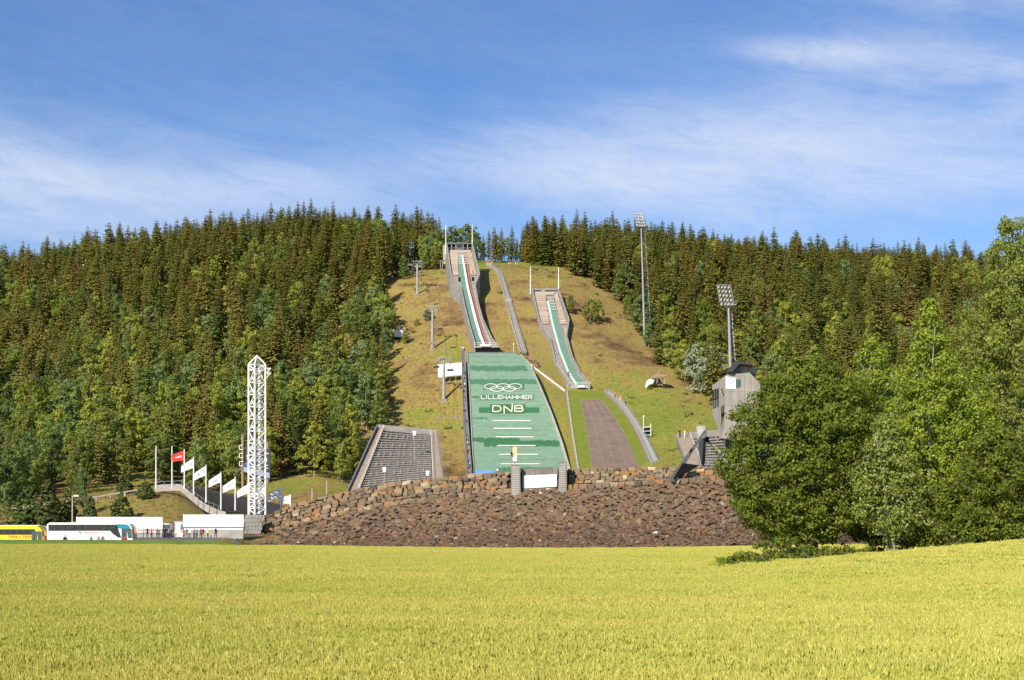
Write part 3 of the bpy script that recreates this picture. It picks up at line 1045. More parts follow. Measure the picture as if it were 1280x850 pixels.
def make_forest():
    r = np.random.default_rng(5)
    X, Y, Z, px = forest_points()
    n = len(X)
    # spruce share grows uphill; broadleaf belts low down and along the clearing
    nz = np.sin(X * .045 + 1.3) * np.sin(Y * .05 + X * .02) + .5 * np.sin(X * .10 + Y * .07) + .4 * np.sin(X * .021 - Y * .031 + 2)
    share = np.interp(Y, [300, 380, 440, 520, 600, 680], [.06, .16, .40, .68, .86, .93]) + .30 * nz
    edgeL = np.abs(px - np.interp(Y, [a for a, b in XL], [b for a, b in XL])) < 16
    edgeR = np.abs(px - np.interp(Y, [a for a, b in XR], [b for a, b in XR])) < 22
    share[(edgeL & (Y < 580)) | (edgeR & (Y < 560))] *= .35
    share[(px > 900) & (Y < 470)] *= .5
    spruce = r.random(n) < share
    sc = np.where(spruce, r.normal(.97, .17, n) * np.interp(Y, [330, 450, 600, 720], [.88, 1.0, .98, .92]), r.normal(1.12, .22, n))
    sc = np.clip(sc, .45, 1.32)
    crest = (Y > 640)
    sc = np.where(spruce & crest, np.clip(sc + r.normal(0, .15, n), .42, 1.32), sc)
    sc[(Y < 400) & (~spruce)] *= .82
    near_edge = ((edgeL & (Y < 600)) | edgeR) & ~spruce
    sc[near_edge] *= r.uniform(.45, .95, near_edge.sum())
    edge_far = (px > 645) & (px < 700) & (Y > 600)
    sc[edge_far] *= .9
    hw = np.abs(px - 640) < 690
    inframe = hw & ~((px > 905) & (Y < 560))
    done = np.zeros(n, bool)
    # a few trees stand too thick low down: thin broadleaf
    vis = inframe.copy()

    LOW = [(70, 'above the yellow coach'), (185, 'above the long hoarding'), (300, 'behind the flagpoles'), (345, 'behind the lattice tower'), (440, 'between lattice tower and left terrace'), (640, 'beside the left terrace'),
           (860, 'at the right edge of the open slope'), (2000, 'behind the judges building')]
    TOP = [(150, 'on the skyline at far left'), (290, 'on the left skyline above the flags'), (400, 'on the highest part of the left skyline'), (600, 'on the skyline beside the chairlift'), (745, 'on the skyline just right of the open crest'),
           (850, 'on the skyline by the tallest floodlight mast'), (1010, 'on the right skyline above the judges building'), (2000, 'on the skyline above the roadside trees')]

    def individuals(mask, pairs, budget_near, budget_crest, name, lab, cat, grp, base_h):
        idx = np.nonzero(mask & vis)[0]
        near = idx[np.argsort(Y[idx])][:budget_near]
        rest = np.setdiff1d(idx, near)
        cr = rest[(Z[rest] + sc[rest] * base_h - EYE) / Y[rest] > 0]
        # the tallest against the sky: highest line of sight per column
        el = (Z[cr] + sc[cr] * base_h - EYE) / Y[cr]
        order = []
        bins = {}
        for j in cr[np.argsort(-el)]:
            bkey = int(px[j] // 9)
            if bins.get(bkey, 0) < 2:
                bins[bkey] = bins.get(bkey, 0) + 1
                order.append(j)
        chosen = list(near) + order[:budget_crest]
        protos = {}
        for j in chosen:
            done[j] = True
            side = 0 if px[j] < 560 else 1
            zone = 0 if j in set() else (1 if Y[j] > 600 else 0)
            k = int(r.integers(0, len(pairs)))
            root = bpy.data.objects.new(name, None)
            C.objects.link(root)
            root.location = (X[j], Y[j], Z[j])
            root.rotation_euler = (0, 0, float(r.uniform(0, 6.28)))
            s = float(sc[j])
            root.scale = (s * float(r.uniform(.9, 1.1)),) * 2 + (s,)
            cr_o = bpy.data.objects.new('crown', pairs[k][0]); tr_o = bpy.data.objects.new('trunk', pairs[k][1])
            for q in (cr_o, tr_o):
                C.objects.link(q); q.parent = root
            where = next(w for a, w in (TOP if zone else LOW) if px[j] < a)
            size = 'tall' if s > 1.12 else ('small' if s < .85 else 'middle sized')
            tone = ('pale' if k in (1, 5) else 'green') if name == 'birch_tree' else ('broad' if k in (1, 4) else ('slim' if k in (2, 5) else 'dark'))
            l = '%s %s %s %s' % (size, tone, cat, where)
            g = '%s %s' % ({'spruce': 'spruces', 'birch': 'birches'}[cat], where)
            tag(root, l, cat, g)

    individuals(spruce, SPR, 150, 150, 'spruce_tree',
                ['dark olive spruce on the lower slope left of the ski jumps', 'dark olive spruce on the lower slope right of the ski jumps',
                 'pointed dark spruce on the skyline left of the tall ski jump', 'pointed dark spruce on the skyline right of the ski jumps'],
                'spruce', ['spruces on the lower left slope', 'spruces on the lower right slope', 'spruces along the left skyline', 'spruces along the right skyline'], 20)
    individuals(~spruce, BRO, 270, 30, 'birch_tree',
                ['bright green birch at the foot of the forest left of the jumps', 'bright green birch at the edge of the forest right of the jumps',
                 'green birch among the high spruces left of the tall ski jump', 'green birch among the high spruces right of the jumps'],
                'birch', ['birches on the lower left slope', 'birches on the lower right slope', 'birches high on the left hill', 'birches high on the right hill'], 14)
    for kind, pairs, nm, lab in ((True, SPR, 'spruce_forest', 'mass of dark spruces covering the upper hill on both sides of the ski jumps'),
                                 (False, BRO, 'birch_forest', 'mass of green broadleaf trees between the spruces on both sides of the hill')):
        m = (spruce == kind) & ~done
        idx = np.nonzero(m)[0]
        col = source_collection(nm + '_tree', [join_pair(a, b, nm) for a, b in pairs])
        scatter(nm, np.stack([X[idx], Y[idx], Z[idx]], 1), r.uniform(0, 6.28, len(idx)), sc[idx], r.integers(0, len(pairs), len(idx)), col, lab, 'forest')


def put_tree(pair, name, x, D, s, label, cat, group=None, wide=1.0, y=None):
    root = bpy.data.objects.new(name, None)
    C.objects.link(root)
    root.location = G(x, D)
    root.rotation_euler = (0, 0, random.uniform(0, 6.28))
    root.scale = (s * wide, s * wide, s)
    for nm, me in (('crown', pair[0]), ('trunk', pair[1])):
        q = bpy.data.objects.new(nm, me)
        C.objects.link(q)
        q.parent = root
    return tag(root, label, cat, group)


make_forest()


def pine_pair(seed, R, per=50):
    r = np.random.default_rng(seed)
    h = 8.0
    prof = [(.03, R * .8), (.2, R), (.45, R * .8), (.7, R * .5), (.9, R * .2), (1.0, .08)]
    cc = crown_centers(r, 190, h, prof, rough=.10, inner=.6)
    v, f = leaf_cloud(r, cc, r.uniform(.25, .5, len(cc)) * (1.1 - .5 * cc[:, 2] / h), per, .34, .7, .0)
    return np_mesh('crown', v, f, ['pine_needle']), np_mesh('trunk', *trunk_arrays(h * .9, .12, seed, 6, 3, .03), ['bark_dark'])


mat('pine_needle', (0, 0, 0), rough=.7, trans=.12, ramp_src='object', ramp=[(0, (.075, .115, .022)), (.5, (.10, .14, .028)), (1, (.085, .10, .022))])
PIN = [pine_pair(400 + k, R) for k, R in enumerate([1.9, 2.3, 2.8, 2.0, 2.5])]


def extra_trees():
    # behind the start of the large jump and along the crest: (x, distance, height px, kind)
    for k, (x, D, hp, kind) in enumerate([(530, 628, 52, 's'), (537, 640, 58, 's'), (549, 632, 60, 's'), (543, 618, 44, 'b'), (533, 615, 42, 'b'), (526, 620, 40, 'b'), (552, 640, 40, 'b'), (519, 622, 46, 's'), (524, 634, 44, 's'), (515, 618, 38, 'b'), (540, 624, 50, 's'), (546, 610, 38, 'b'), (554, 626, 46, 'b'), (536, 612, 40, 'b'), (530, 606, 34, 'b'), (543, 606, 30, 'b'), (549, 622, 52, 's'),
                                          (566, 650, 48, 'b'), (575, 655, 44, 'b'), (584, 660, 50, 'b'), (593, 655, 46, 'b'), (601, 665, 30, 'b'), (604, 700, 34, 's'), (611, 700, 40, 's'),
                                          (618, 680, 46, 's'), (627, 690, 44, 's'), (640, 690, 46, 's'), (622, 700, 34, 'b'), (634, 715, 30, 'b'), (646, 720, 30, 's')]):
        pair = (SPR if kind == 's' else BRO)[k % 5]
        H = 20.0 if kind == 's' else 14.0
        s = hp / F * D / H
        where = 'beside the top of the chairlift' if x < 560 else ('behind the start house of the tall ski jump' if x < 600 else 'on the grassy crest between the two forests')
        put_tree(pair, 'spruce_tree' if kind == 's' else 'birch_tree', x, D, s,
                 ('pointed spruce ' if kind == 's' else 'leafy birch ') + where, 'spruce' if kind == 's' else 'birch', 'trees ' + where, .8 if kind == 's' else .95)
    # bushes in the clearing
    for x, y, hp, lab, pr, wide in [(714, 393, 26, 'round green bush beside the head of the smaller jump', BRO, 1.0), (738, 405, 32, 'left one of two birches on the open slope', BRO, 1.1),
                                    (748, 404, 30, 'right one of two birches on the open slope', BRO, .9), (535, 402, 18, 'dark bush beside the upper chairlift mast', BRO, 1.3),
                                    (521, 408, 10, 'small round bush above the wooden platform', BRO, 1.5), (507, 430, 18, 'bush below the wooden platform', BRO, 1.5)]:
        D = hit(x, y)
        put_tree(pr[int(x) % 5], 'bush', x, D, hp / F * D / 14.0, lab, 'bush', None, wide)
    # pale willows
    for x, y, hp, lab in [(872, 492, 62, 'pale grey green willow on the forest edge right of the jumps'), (893, 488, 56, 'pale willow just left of the judge tower'),
                          (40, 520, 50, 'pale silvery willow in the left forest'), (262, 470, 44, 'pale silvery willow low among the spruces on the left hill'),
                          (1128, 392, 46, 'pale willow high in the right forest'), (300, 455, 42, 'pale willow behind the top of the lattice tower'),
                          (75, 470, 40, 'silvery willow left of the tall birches on the left hill'), (205, 600, 44, 'pale willow behind the bare flagpoles'), (150, 560, 42, 'greyish willow above the bank railing'), (420, 470, 38, 'greyish willow near the clearing edge left')]:
        D = hit(x, y)
        put_tree(WIL[int(x) % 2], 'willow_tree', x, D, hp / F * D / 11.0, lab, 'willow', None, .85)
    # young trees on the bank above the coach park
    for x, D, hp, lab, pr, H, wide in [(34, 262, 55, 'young pine furthest left behind the yellow coach', PIN, 8, 1.0), (60, 262, 58, 'broad dark pine behind the white coach', PIN, 8, 1.15),
                                       (104, 272, 62, 'slender green birch beside the street lamp', BRO, 14, .7), (84, 268, 40, 'dark little tree behind the street lamp', PIN, 8, 1.0),
                                       (113, 262, 36, 'young spruce left of the long white hoarding', PIN, 8, 1.0), (152, 264, 36, 'young spruce standing behind the long white hoarding', PIN, 8, 1.15),
                                       (156, 292, 34, 'bushy spruce at the end of the bank railing', PIN, 8, 1.0), (182, 282, 24, 'small round pine on the grassy bank', PIN, 8, 1.5),
                                       (8, 262, 40, 'bushy birch at the left edge above the coach park', BRO, 14, 1.0), (-20, 262, 60, 'pine beyond the left edge of the coach park', PIN, 8, 1.0),
                                       (346, 268, 10, 'low leafy bush beside the dark terrace', BRO, 14, 2.0), (286, 262, 14, 'green bush below the flagpoles', BRO, 14, 1.8), (322, 250.5, 12, 'dark bush at the left end of the stone bank', BRO, 14, 1.6)]:
        put_tree(pr[int(abs(x)) % 5], 'young_tree', x, D, hp / F * D / H, lab, 'young tree', None, wide)


extra_trees()


# young
# undergrowth on the clearing: low tufts and shrubs
def undergrowth():
    r = np.random.default_rng(9)
    mb = []
    for k in range(4):
        cc = r.normal(0, .5, (7, 3)) * [1, 1, .3] + [0, 0, .25]
        v, f = leaf_cloud(r, cc, np.full(7, .35), 10, .35, .6)
        mb.append(np_mesh('shrub', v, f, ['birch_leaf']))
    col = source_collection('low_shrub', mb)
    n = 2600
    Y = r.uniform(300, 620, n); px = r.uniform(440, 900, n)
    L = np.interp(Y, [a for a, b in XL], [b for a, b in XL]); Rr = np.interp(Y, [a for a, b in XR], [b for a, b in XR])
    e = np.minimum(px - L, Rr - px)
    # thick along the edges, sparse in the open; nothing on the slopes of the jumps
    open_ = (px > 572) & (px < 720) & (Y < 482) | (px > 555) & (px < 626) & (Y > 470) | (px > 700) & (px < 830) & (Y < 458) | (px > 660) & (px < 742) & (Y > 452) & (Y < 560) | (px < 560) & (Y < 400)
    keep = (e > 2) & ((r.random(n) < np.exp(-e / 7)) | (r.random(n) < .10)) & ~open_
    X = (px[keep] - 640) / F * Y[keep]; Y = Y[keep]
    scatter('shrub_cover', np.stack([X, Y, zg(X, Y)], 1), r.uniform(0, 6, len(X)), r.uniform(.4, 1.5, len(X)), r.integers(0, 4, len(X)), col,
            'low scrub dotted over the open grass between the forests', 'scrub')
    # dry grass tussocks
    tm = []
    for k in range(4):
        V, Fc = [], []
        for j in range(26):
            a = r.uniform(0, 6.28); rr = r.uniform(0, .7); h = r.uniform(.25, .6)
            p = np.array([math.cos(a) * rr, math.sin(a) * rr, 0]); t = r.uniform(0, 6.28)
            s = np.array([math.cos(t), math.sin(t), 0]) * .07
            b = len(V)
            V.extend([p - s, p + s, p + np.append(r.normal(0, .12, 2), h)])
            Fc.append((b, b + 1, b + 2))
        tm.append(np_mesh('tussock', V, Fc, ['dry_grass']))
    col = source_collection('grass_tussock', tm)
    n = 20000
    Y = r.uniform(300, 640, n); px = r.uniform(440, 910, n)
    L = np.interp(Y, [a for a, b in XL], [b for a, b in XL]); Rr = np.interp(Y, [a for a, b in XR], [b for a, b in XR])
    open_ = (px > 572) & (px < 720) & (Y < 482) | (px > 555) & (px < 626) & (Y > 484) | (px > 706) & (px < 830) & (Y < 458) | (px > 660) & (px < 742) & (Y > 458) & (Y < 560) | (px < 560) & (Y < 400)
    keep = (px > L) & (px < Rr) & ~open_
    # the bank above the coach park and the ground behind the lattice tower
    pb = r.uniform(-100, 440, 5000); Yb = r.uniform(249, 345, 5000)
    kb = ~((pb > 226) & (pb < 356) & (Yb > 266) & (Yb < 306)) & (pb < 440 - (Yb < 300) * 130)
    X = np.concatenate([(px[keep] - 640) / F * Y[keep], (pb[kb] - 640) / F * Yb[kb]]); Y = np.concatenate([Y[keep], Yb[kb]])
    scatter('dry_grass_cover', np.stack([X, Y, zg(X, Y)], 1), r.uniform(0, 6, len(X)), r.uniform(.3, .85, len(X)), r.integers(0, 4, len(X)), col,
            'rough dry grass over the open slope between the forests', 'grass')


undergrowth()


# ------------------------------------------------------------------ foreground trees on the right
def limb_tree(name, x, D, H, prof, leaf, bark, label, cat, seed, ncl, per, size, trunk_r, trunks=1, lean=(0, 0), droop=0.2, limbs=34,
              rough=.18, clr=(.34, .74), base_dz=0.0, inner=.5, bend=.3, trunk_frac=.9):
    r = np.random.default_rng(seed)
    root = thing(name, G(x, D, base_dz), label, cat)
    o = ORG[root.name]
    cc = crown_centers(r, ncl, H, prof, rough=rough, inner=inner)
    cc[:, 0] += lean[0] * (cc[:, 2] / H) ** 1.3
    cc[:, 1] += lean[1] * (cc[:, 2] / H) ** 1.3
    v, f = leaf_cloud(r, cc, r.uniform(clr[0], clr[1], len(cc)), per, size, .7, droop)
    me = np_mesh('crown', v, f, [leaf])
    cr = bpy.data.objects.new('crown', me)
    C.objects.link(cr); cr.parent = root
    ORG[cr.name] = o
    tr = []
    for t in range(trunks):
        mb = MB()
        pts, rad = [], []
        offx, offy = (r.normal(0, .35, 2) if trunks > 1 else (0, 0))
        sprx, spry = (r.normal(0, 1.2, 2) if trunks > 1 else (0, 0))
        ht = H * trunk_frac * (1 if t == 0 else r.uniform(.6, .85))
        ph = r.uniform(0, 6.28, 4)
        w = np.array([[bend * (math.sin(ph[0] + q * 3.1) - math.sin(ph[0])) + bend * .25 * math.sin(ph[1] + q * 9), bend * (math.sin(ph[2] + q * 2.6) - math.sin(ph[2])) + bend * .25 * math.sin(ph[3] + q * 8)] for q in np.linspace(0, 1.1, 12)])
        for i in range(11):
            q = i / 10
            px_ = offx + sprx * q + lean[0] * (ht * q / H) ** 1.3 + w[i, 0] * q
            py_ = offy + spry * q + lean[1] * (ht * q / H) ** 1.3 + w[i, 1] * q
            pts.append(Vector((o.x + px_, o.y + py_, o.z + ht * q - (.3 if i == 0 else 0))))
            rad.append(trunk_r * (1.15 if i == 0 else 1) * (1 - .88 * q) * (1 if t == 0 else .7))
        mb.tube(pts, rad, 8)
        tr.append((pts, rad, mb))
    br = MB()
    pick = r.choice(len(cc), min(limbs, len(cc)), replace=False)
    for j in pick:
        c = Vector(cc[j]) + o
        pts, rad, mb = tr[int(r.integers(0, len(tr)))]
        zt = min(c.z - .15 * H * r.uniform(.3, 1.0), pts[-1].z)
        zt = max(zt, pts[0].z + .12 * H)
        i = min(range(len(pts)), key=lambda q: abs(pts[q].z - zt))
        p0 = pts[i]
        mid = p0.lerp(c, .5) + Vector((0, 0, .06 * (c - p0).length)) + Vector(r.normal(0, .12, 3))
        r0 = max(.03, rad[i] * .45)
        br.tube([p0, mid, c], [r0, r0 * .6, .012], 5)
        for q in range(3):
            e = c + Vector(r.normal(0, .5, 3))
            br.tube([mid.lerp(c, .4 + .2 * q), e], [r0 * .3 + .008, .008], 3)
    for (pts, rad, mb) in tr:
        mb.build('trunk', bark, root, True, recalc=False)
    br.build('branches', bark, root, True, recalc=False)
    return root


def foreground_trees():
    limb_tree('alder_tree', 1010, 88, 13.2, [(.145, 2.0), (.18, 3.6), (.28, 4.6), (.45, 5.0), (.62, 4.7), (.78, 4.0), (.90, 2.7), (1.0, .9)], 'leaf_alder', 'bark_dark',
              'broad round dark green tree leftmost of the roadside trees at the field edge', 'tree', 41, 1100, 66, .17, .19, 3, (.1, 0), limbs=90, rough=.12, inner=.60, clr=(.38, .80))
    limb_tree('aspen_tree', 1118, 82, 8.8, [(.22, 1.2), (.35, 1.9), (.6, 1.7), (.8, 1.1), (1.0, .2)], 'leaf_pale', 'bark_birch',
              'small pale tipped tree with a slim light trunk in front of the taller ones', 'tree', 42, 330, 46, .15, .10, 2, (-.6, 0), limbs=20, rough=.2, bend=.05)
    limb_tree('birch_tree', 1168, 90, 17.0, [(.08, 2.4), (.25, 3.2), (.46, 3.0), (.64, 2.2), (.80, 1.3), (.92, .7), (1.0, .15)], 'leaf_birch', 'bark_birch',
              'bright green birch with a pointed crown in the middle of the roadside trees', 'birch', 43, 900, 52, .16, .16, 2, (-.3, 0), limbs=70, rough=.2)
    limb_tree('birch_tree', 1260, 96, 23.4, [(.12, 2.4), (.28, 3.0), (.50, 3.4), (.68, 3.1), (.79, 2.5), (.85, 1.5), (.92, 1.4), (1.0, .5)], 'leaf_tall', 'bark_birch',
              'tallest birch at the right edge with drooping twigs rising above the forest', 'birch', 44, 1050, 50, .16, .22, 1, (.2, 0), droop=.4, limbs=80, rough=.30, trunk_frac=.8)
    limb_tree('birch_tree', 1090, 104, 17.4, [(.35, 1.6), (.6, 2.2), (.8, 1.4), (.92, .7), (1.0, .2)], 'leaf_birch', 'bark_birch',
              'slim open birch showing behind the round dark tree', 'birch', 45, 300, 44, .17, .14, 1, (.2, 0), limbs=40, rough=.3)
    limb_tree('rowan_tree', 1245, 84, 8.6, [(.04, 2.0), (.3, 2.8), (.6, 2.5), (.85, 1.5), (1.0, .4)], 'leaf_alder', 'bark_grey',
              'low bushy tree below the tallest birch at the right edge', 'tree', 46, 520, 52, .16, .12, 3, limbs=40, rough=.15)
    limb_tree('rowan_tree', 1185, 83.5, 5.2, [(.02, 1.8), (.35, 2.4), (.7, 1.8), (1.0, .5)], 'leaf_alder', 'bark_grey',
              'low dark bushy tree under the pointed birch', 'tree', 47, 330, 50, .15, .08, 3, limbs=30, rough=.15)
    limb_tree('birch_tree', 1330, 90, 17.5, [(.08, 2.6), (.3, 3.4), (.6, 3.2), (.85, 2.0), (1.0, .3)], 'leaf_tall', 'bark_birch',
              'birch cut off by the right edge of the view', 'birch', 48, 500, 46, .17, .18, 1, limbs=40, rough=.2)
    limb_tree('rowan_tree', 1098, 87, 7.0, [(.28, 1.2), (.4, 1.8), (.7, 1.5), (1.0, .3)], 'leaf_alder', 'bark_grey',
              'narrow dark tree wedged between the round tree and the pale tipped one', 'tree', 49, 210, 48, .15, .09, 2, limbs=30, rough=.2)
    limb_tree('birch_tree', 1214, 93, 13.0, [(.06, 1.8), (.35, 2.6), (.7, 2.2), (.9, 1.0), (1.0, .3)], 'leaf_birch', 'bark_birch',
              'second green birch right of the pointed one', 'birch', 50, 420, 50, .16, .12, 1, limbs=40, rough=.22, trunk_frac=.7)
    for k, (x, D, h, w, lab) in enumerate([(972, 70, 2.1, 1.5, 'low bush at the foot of the round tree, right of the smallest bush'),
                                           (934, 67, 1.25, 1.1, 'small bush at the left end of the hedge row'), (1022, 84, 1.5, 1.5, 'low bush hiding the foot of the round tree'), (996, 80, 1.5, 1.3, 'low bush just left of the foot of the round tree'), (1058, 85, 1.5, 1.4, 'low dark bush between the round tree and the light trunk'), (1094, 86, 1.9, 1.5, 'low bush just left of the light trunk'), (1156, 82, 1.5, 1.5, 'low bush just right of the light trunk'), (1205, 81, 1.6, 1.7, 'low bush under the second birch'),
                                           (1270, 80, 1.5, 1.8, 'low bush at the right edge of the view')]):
        limb_tree('hedge_bush', x, D, h, [(.0, w * .8), (.4, w), (.75, w * .75), (1.0, w * .3)], 'leaf_alder', 'bark_grey', lab, 'bush', 60 + k, 75, 44, .13, .03, 2,
                  limbs=14, rough=.25, clr=(.2, .42), trunk_frac=.6, bend=.1)
    # long grass under the trees
    r = np.random.default_rng(77)
    n = 5200
    xs = r.uniform(880, 1290, n)
    D = np.interp(xs, [880, 960, 1290], [64.5, 67, 72]) + r.normal(0, 1.6, n)
    V, Fc = [], []
    for x_, d_ in zip(xs, D):
        g = G(x_, d_)
        h = r.uniform(.5, 1.05) * (1.0 if x_ < 1000 else .9)
        t = r.uniform(0, 6.28)
        s = Vector((math.cos(t), math.sin(t), 0)) * .03
        b = len(V)
        q = Vector((r.normal(0, .15), r.normal(0, .15), h))
        V.extend([g - s, g + s, g + q])
        Fc.append((b, b + 1, b + 2))
    me = np_mesh('long_grass', V, Fc, ['verge'])
    o = bpy.data.objects.new('long_grass', me)
    C.objects.link(o)
    tag(o, 'unmown long grass along the foot of the roadside trees', 'grass', None, 'stuff')


foreground_trees()

# ================================================================== slopes of the ski jumps
class Slope:
    """maps a photo row to a distance along the hill, so that a profile (row, distance) becomes a real surface"""

    def __init__(s, knots):
        ys = np.array([k[0] for k in knots], float); ds = np.array([k[1] for k in knots], float)
        s.c = np.polyfit((ys - 450) / 100, ds, min(4, len(knots) - 1))

    def D(s, y):
        return float(np.polyval(s.c, (y - 450) / 100))

    def P(s, x, y, off=0.0):
        p = W(x, y, s.D(y))
        return p + Vector((0, -.5, .87)) * off


def ip(kn, y):
    k = sorted(kn)
    return float(np.interp(y, [a for a, b in k], [b for a, b in k]))


def strip(mb, sl, left, right, y0, y1, off=0.0, n=24, cols=1):
    rows = []
    for i in range(n + 1):
        y = y0 + (y1 - y0) * i / n
        a = ip(left, y) if not isinstance(left, (int, float)) else left
        b = ip(right, y) if not isinstance(right, (int, float)) else right
        rows.append([sl.P(a + (b - a) * j / cols, y, off) for j in range(cols + 1)])
    mb.grid(rows)
    return mb


def slab(mb, sl, left, right, y0, y1, off=0.0, th=.3, n=24, cols=1):
    """strip with thickness"""
    def rows(o):
        out = []
        for i in range(n + 1):
            y = y0 + (y1 - y0) * i / n
            a = ip(left, y) if not isinstance(left, (int, float)) else left
            b = ip(right, y) if not isinstance(right, (int, float)) else right
            out.append([sl.P(a + (b - a) * j / cols, y, o) for j in range(cols + 1)])
        return out
    top = rows(off); bot = rows(off - th)
    mb.grid(top)
    mb.grid([r[::-1] for r in bot])
    mb.grid([[t[0] for t in top], [b[0] for b in bot]])
    mb.grid([[b[-1] for b in bot], [t[-1] for t in top]])
    mb.grid([top[0][::-1], bot[0][::-1]])
    mb.grid([top[-1], bot[-1]])
    return mb


def side_wall(mb, sl, line, y0, y1, top, th, n=26, bottom=None, inward=1):
    """wall following a photo line, from `top` above the surface down to the ground (or to bottom below the surface)"""
    A, B, A2, B2 = [], [], [], []
    for i in range(n + 1):
        y = y0 + (y1 - y0) * i / n
        x = ip(line, y)
        p = sl.P(x, y)
        t = p + Vector((0, 0, top))
        if bottom is None:
            zb = min(zg(p.x, p.y) - .6, p.z - .5)
        else:
            zb = p.z - bottom
        b = Vector((p.x, p.y, zb))
        o = Vector((th * inward, 0, 0))
        A.append(t); B.append(b); A2.append(t + o); B2.append(b + o)
    mb.grid([A, B]); mb.grid([B2, A2]); mb.grid([A2, A]); mb.grid([B, B2])
    mb.grid([[A[0], A2[0]], [B[0], B2[0]]]); mb.grid([[A2[-1], A[-1]], [B2[-1], B[-1]]])
    return mb


def rail(mb, pts, h=1.0, r=.035, step=2.4, bars=2):
    """handrail with posts along 3-D points"""
    up = Vector((0, 0, 1))
    for k in range(1, bars + 1):
        mb.tube([p + up * (h * k / bars) for p in pts], r, 4)
    acc = 0
    last = pts[0]
    mb.tube([last, last + up * h], r, 4)
    for a, b in zip(pts[:-1], pts[1:]):
        L = (b - a).length
        t = step - acc
        while t < L:
            q = a.lerp(b, t / L)
            mb.tube([q, q + up * h], r, 4)
            t += step
        acc = (acc + L) % step
    return mb


def post(mb, x, y0, y1, D, r=.06, n=6):
    mb.tube([W(x, y0, D), W(x, y1, D)], r, n)
    return mb


LAND = Slope([(600, 393), (590, 400), (560, 417), (530, 432), (500, 447), (470, 461), (450, 471), (441, 480)])
LL = [(440, 584.5), (443, 584.6), (500, 588), (550, 590.2), (592, 593), (612, 594)]
LR = [(440.5, 641), (442, 646), (444, 650), (448, 655), (453, 659.5), (458, 663), (478, 672), (518, 688), (554, 700), (586, 709), (612, 716)]

# strokes of block capitals in a unit box
GLY = {
    'L': [[(0, 1), (0, 0), (1, 0)]], 'I': [[(.5, 0), (.5, 1)]],
    'E': [[(1, 1), (0, 1), (0, 0), (1, 0)], [(0, .5), (.85, .5)]],
    'H': [[(0, 0), (0, 1)], [(1, 0), (1, 1)], [(0, .5), (1, .5)]],
    'A': [[(0, 0), (.5, 1), (1, 0)], [(.22, .38), (.78, .38)]],
    'M': [[(0, 0), (0, 1), (.5, .25), (1, 1), (1, 0)]],
    'R': [[(0, 0), (0, 1), (.8, 1), (1, .85), (1, .6), (.8, .48), (0, .48)], [(.5, .48), (1, 0)]],
    'D': [[(0, 0), (0, 1), (.55, 1), (.85, .85), (1, .5), (.85, .15), (.55, 0), (0, 0)]],
    'B': [[(0, 0), (0, 1), (.75, 1), (.93, .87), (.93, .65), (.75, .52), (0, .52)], [(.75, .52), (1, .38), (1, .13), (.78, 0), (0, 0)]],
    'T': [[(0, 1), (1, 1)], [(.5, 1), (.5, 0)]],
    'O': [[(.5, 1), (.15, .85), (0, .5), (.15, .15), (.5, 0), (.85, .15), (1, .5), (.85, .85), (.5, 1)]],
    'N': [[(0, 0), (0, 1), (1, 0), (1, 1)]], 'S': [[(1, .85), (.7, 1), (.2, 1), (0, .8), (.1, .58), (.9, .42), (1, .2), (.8, 0), (.2, 0), (0, .15)]],
}


def stroke(mb, fn, pts, w, th=.03):
    """flat painted stroke: points in local 2-D, fn maps (u, v, height) to the world"""
    fine = []
    for (a, b) in zip(pts[:-1], pts[1:]):
        L = math.hypot(b[0] - a[0], b[1] - a[1])
        k = max(1, int(L / 1.2))
        for i in range(k):
            fine.append((a[0] + (b[0] - a[0]) * i / k, a[1] + (b[1] - a[1]) * i / k))
    fine.append(pts[-1])
    closed = math.hypot(pts[0][0] - pts[-1][0], pts[0][1] - pts[-1][1]) < 1e-6
    n = len(fine)
    rows = []
    for i, p in enumerate(fine):
        if closed and i in (0, n - 1):
            a, b = fine[n - 2], fine[1]
        else:
            a, b = fine[max(i - 1, 0)], fine[min(i + 1, n - 1)]
        dx, dy = b[0] - a[0], b[1] - a[1]
        L = math.hypot(dx, dy) or 1
        nx, ny = -dy / L * w / 2, dx / L * w / 2
        ex = ey = 0
        if not closed and i == 0:
            ex, ey = -dx / L * w / 2, -dy / L * w / 2
        if not closed and i == n - 1:
            ex, ey = dx / L * w / 2, dy / L * w / 2
        rows.append([fn(p[0] + nx + ex, p[1] + ny + ey, th), fn(p[0] - nx + ex, p[1] - ny + ey, th)])
    mb.grid(rows)
    return mb


mat('mat_seam', (.075, .165, .10), rough=.85, var=(.12, .24, .155), vs=1)


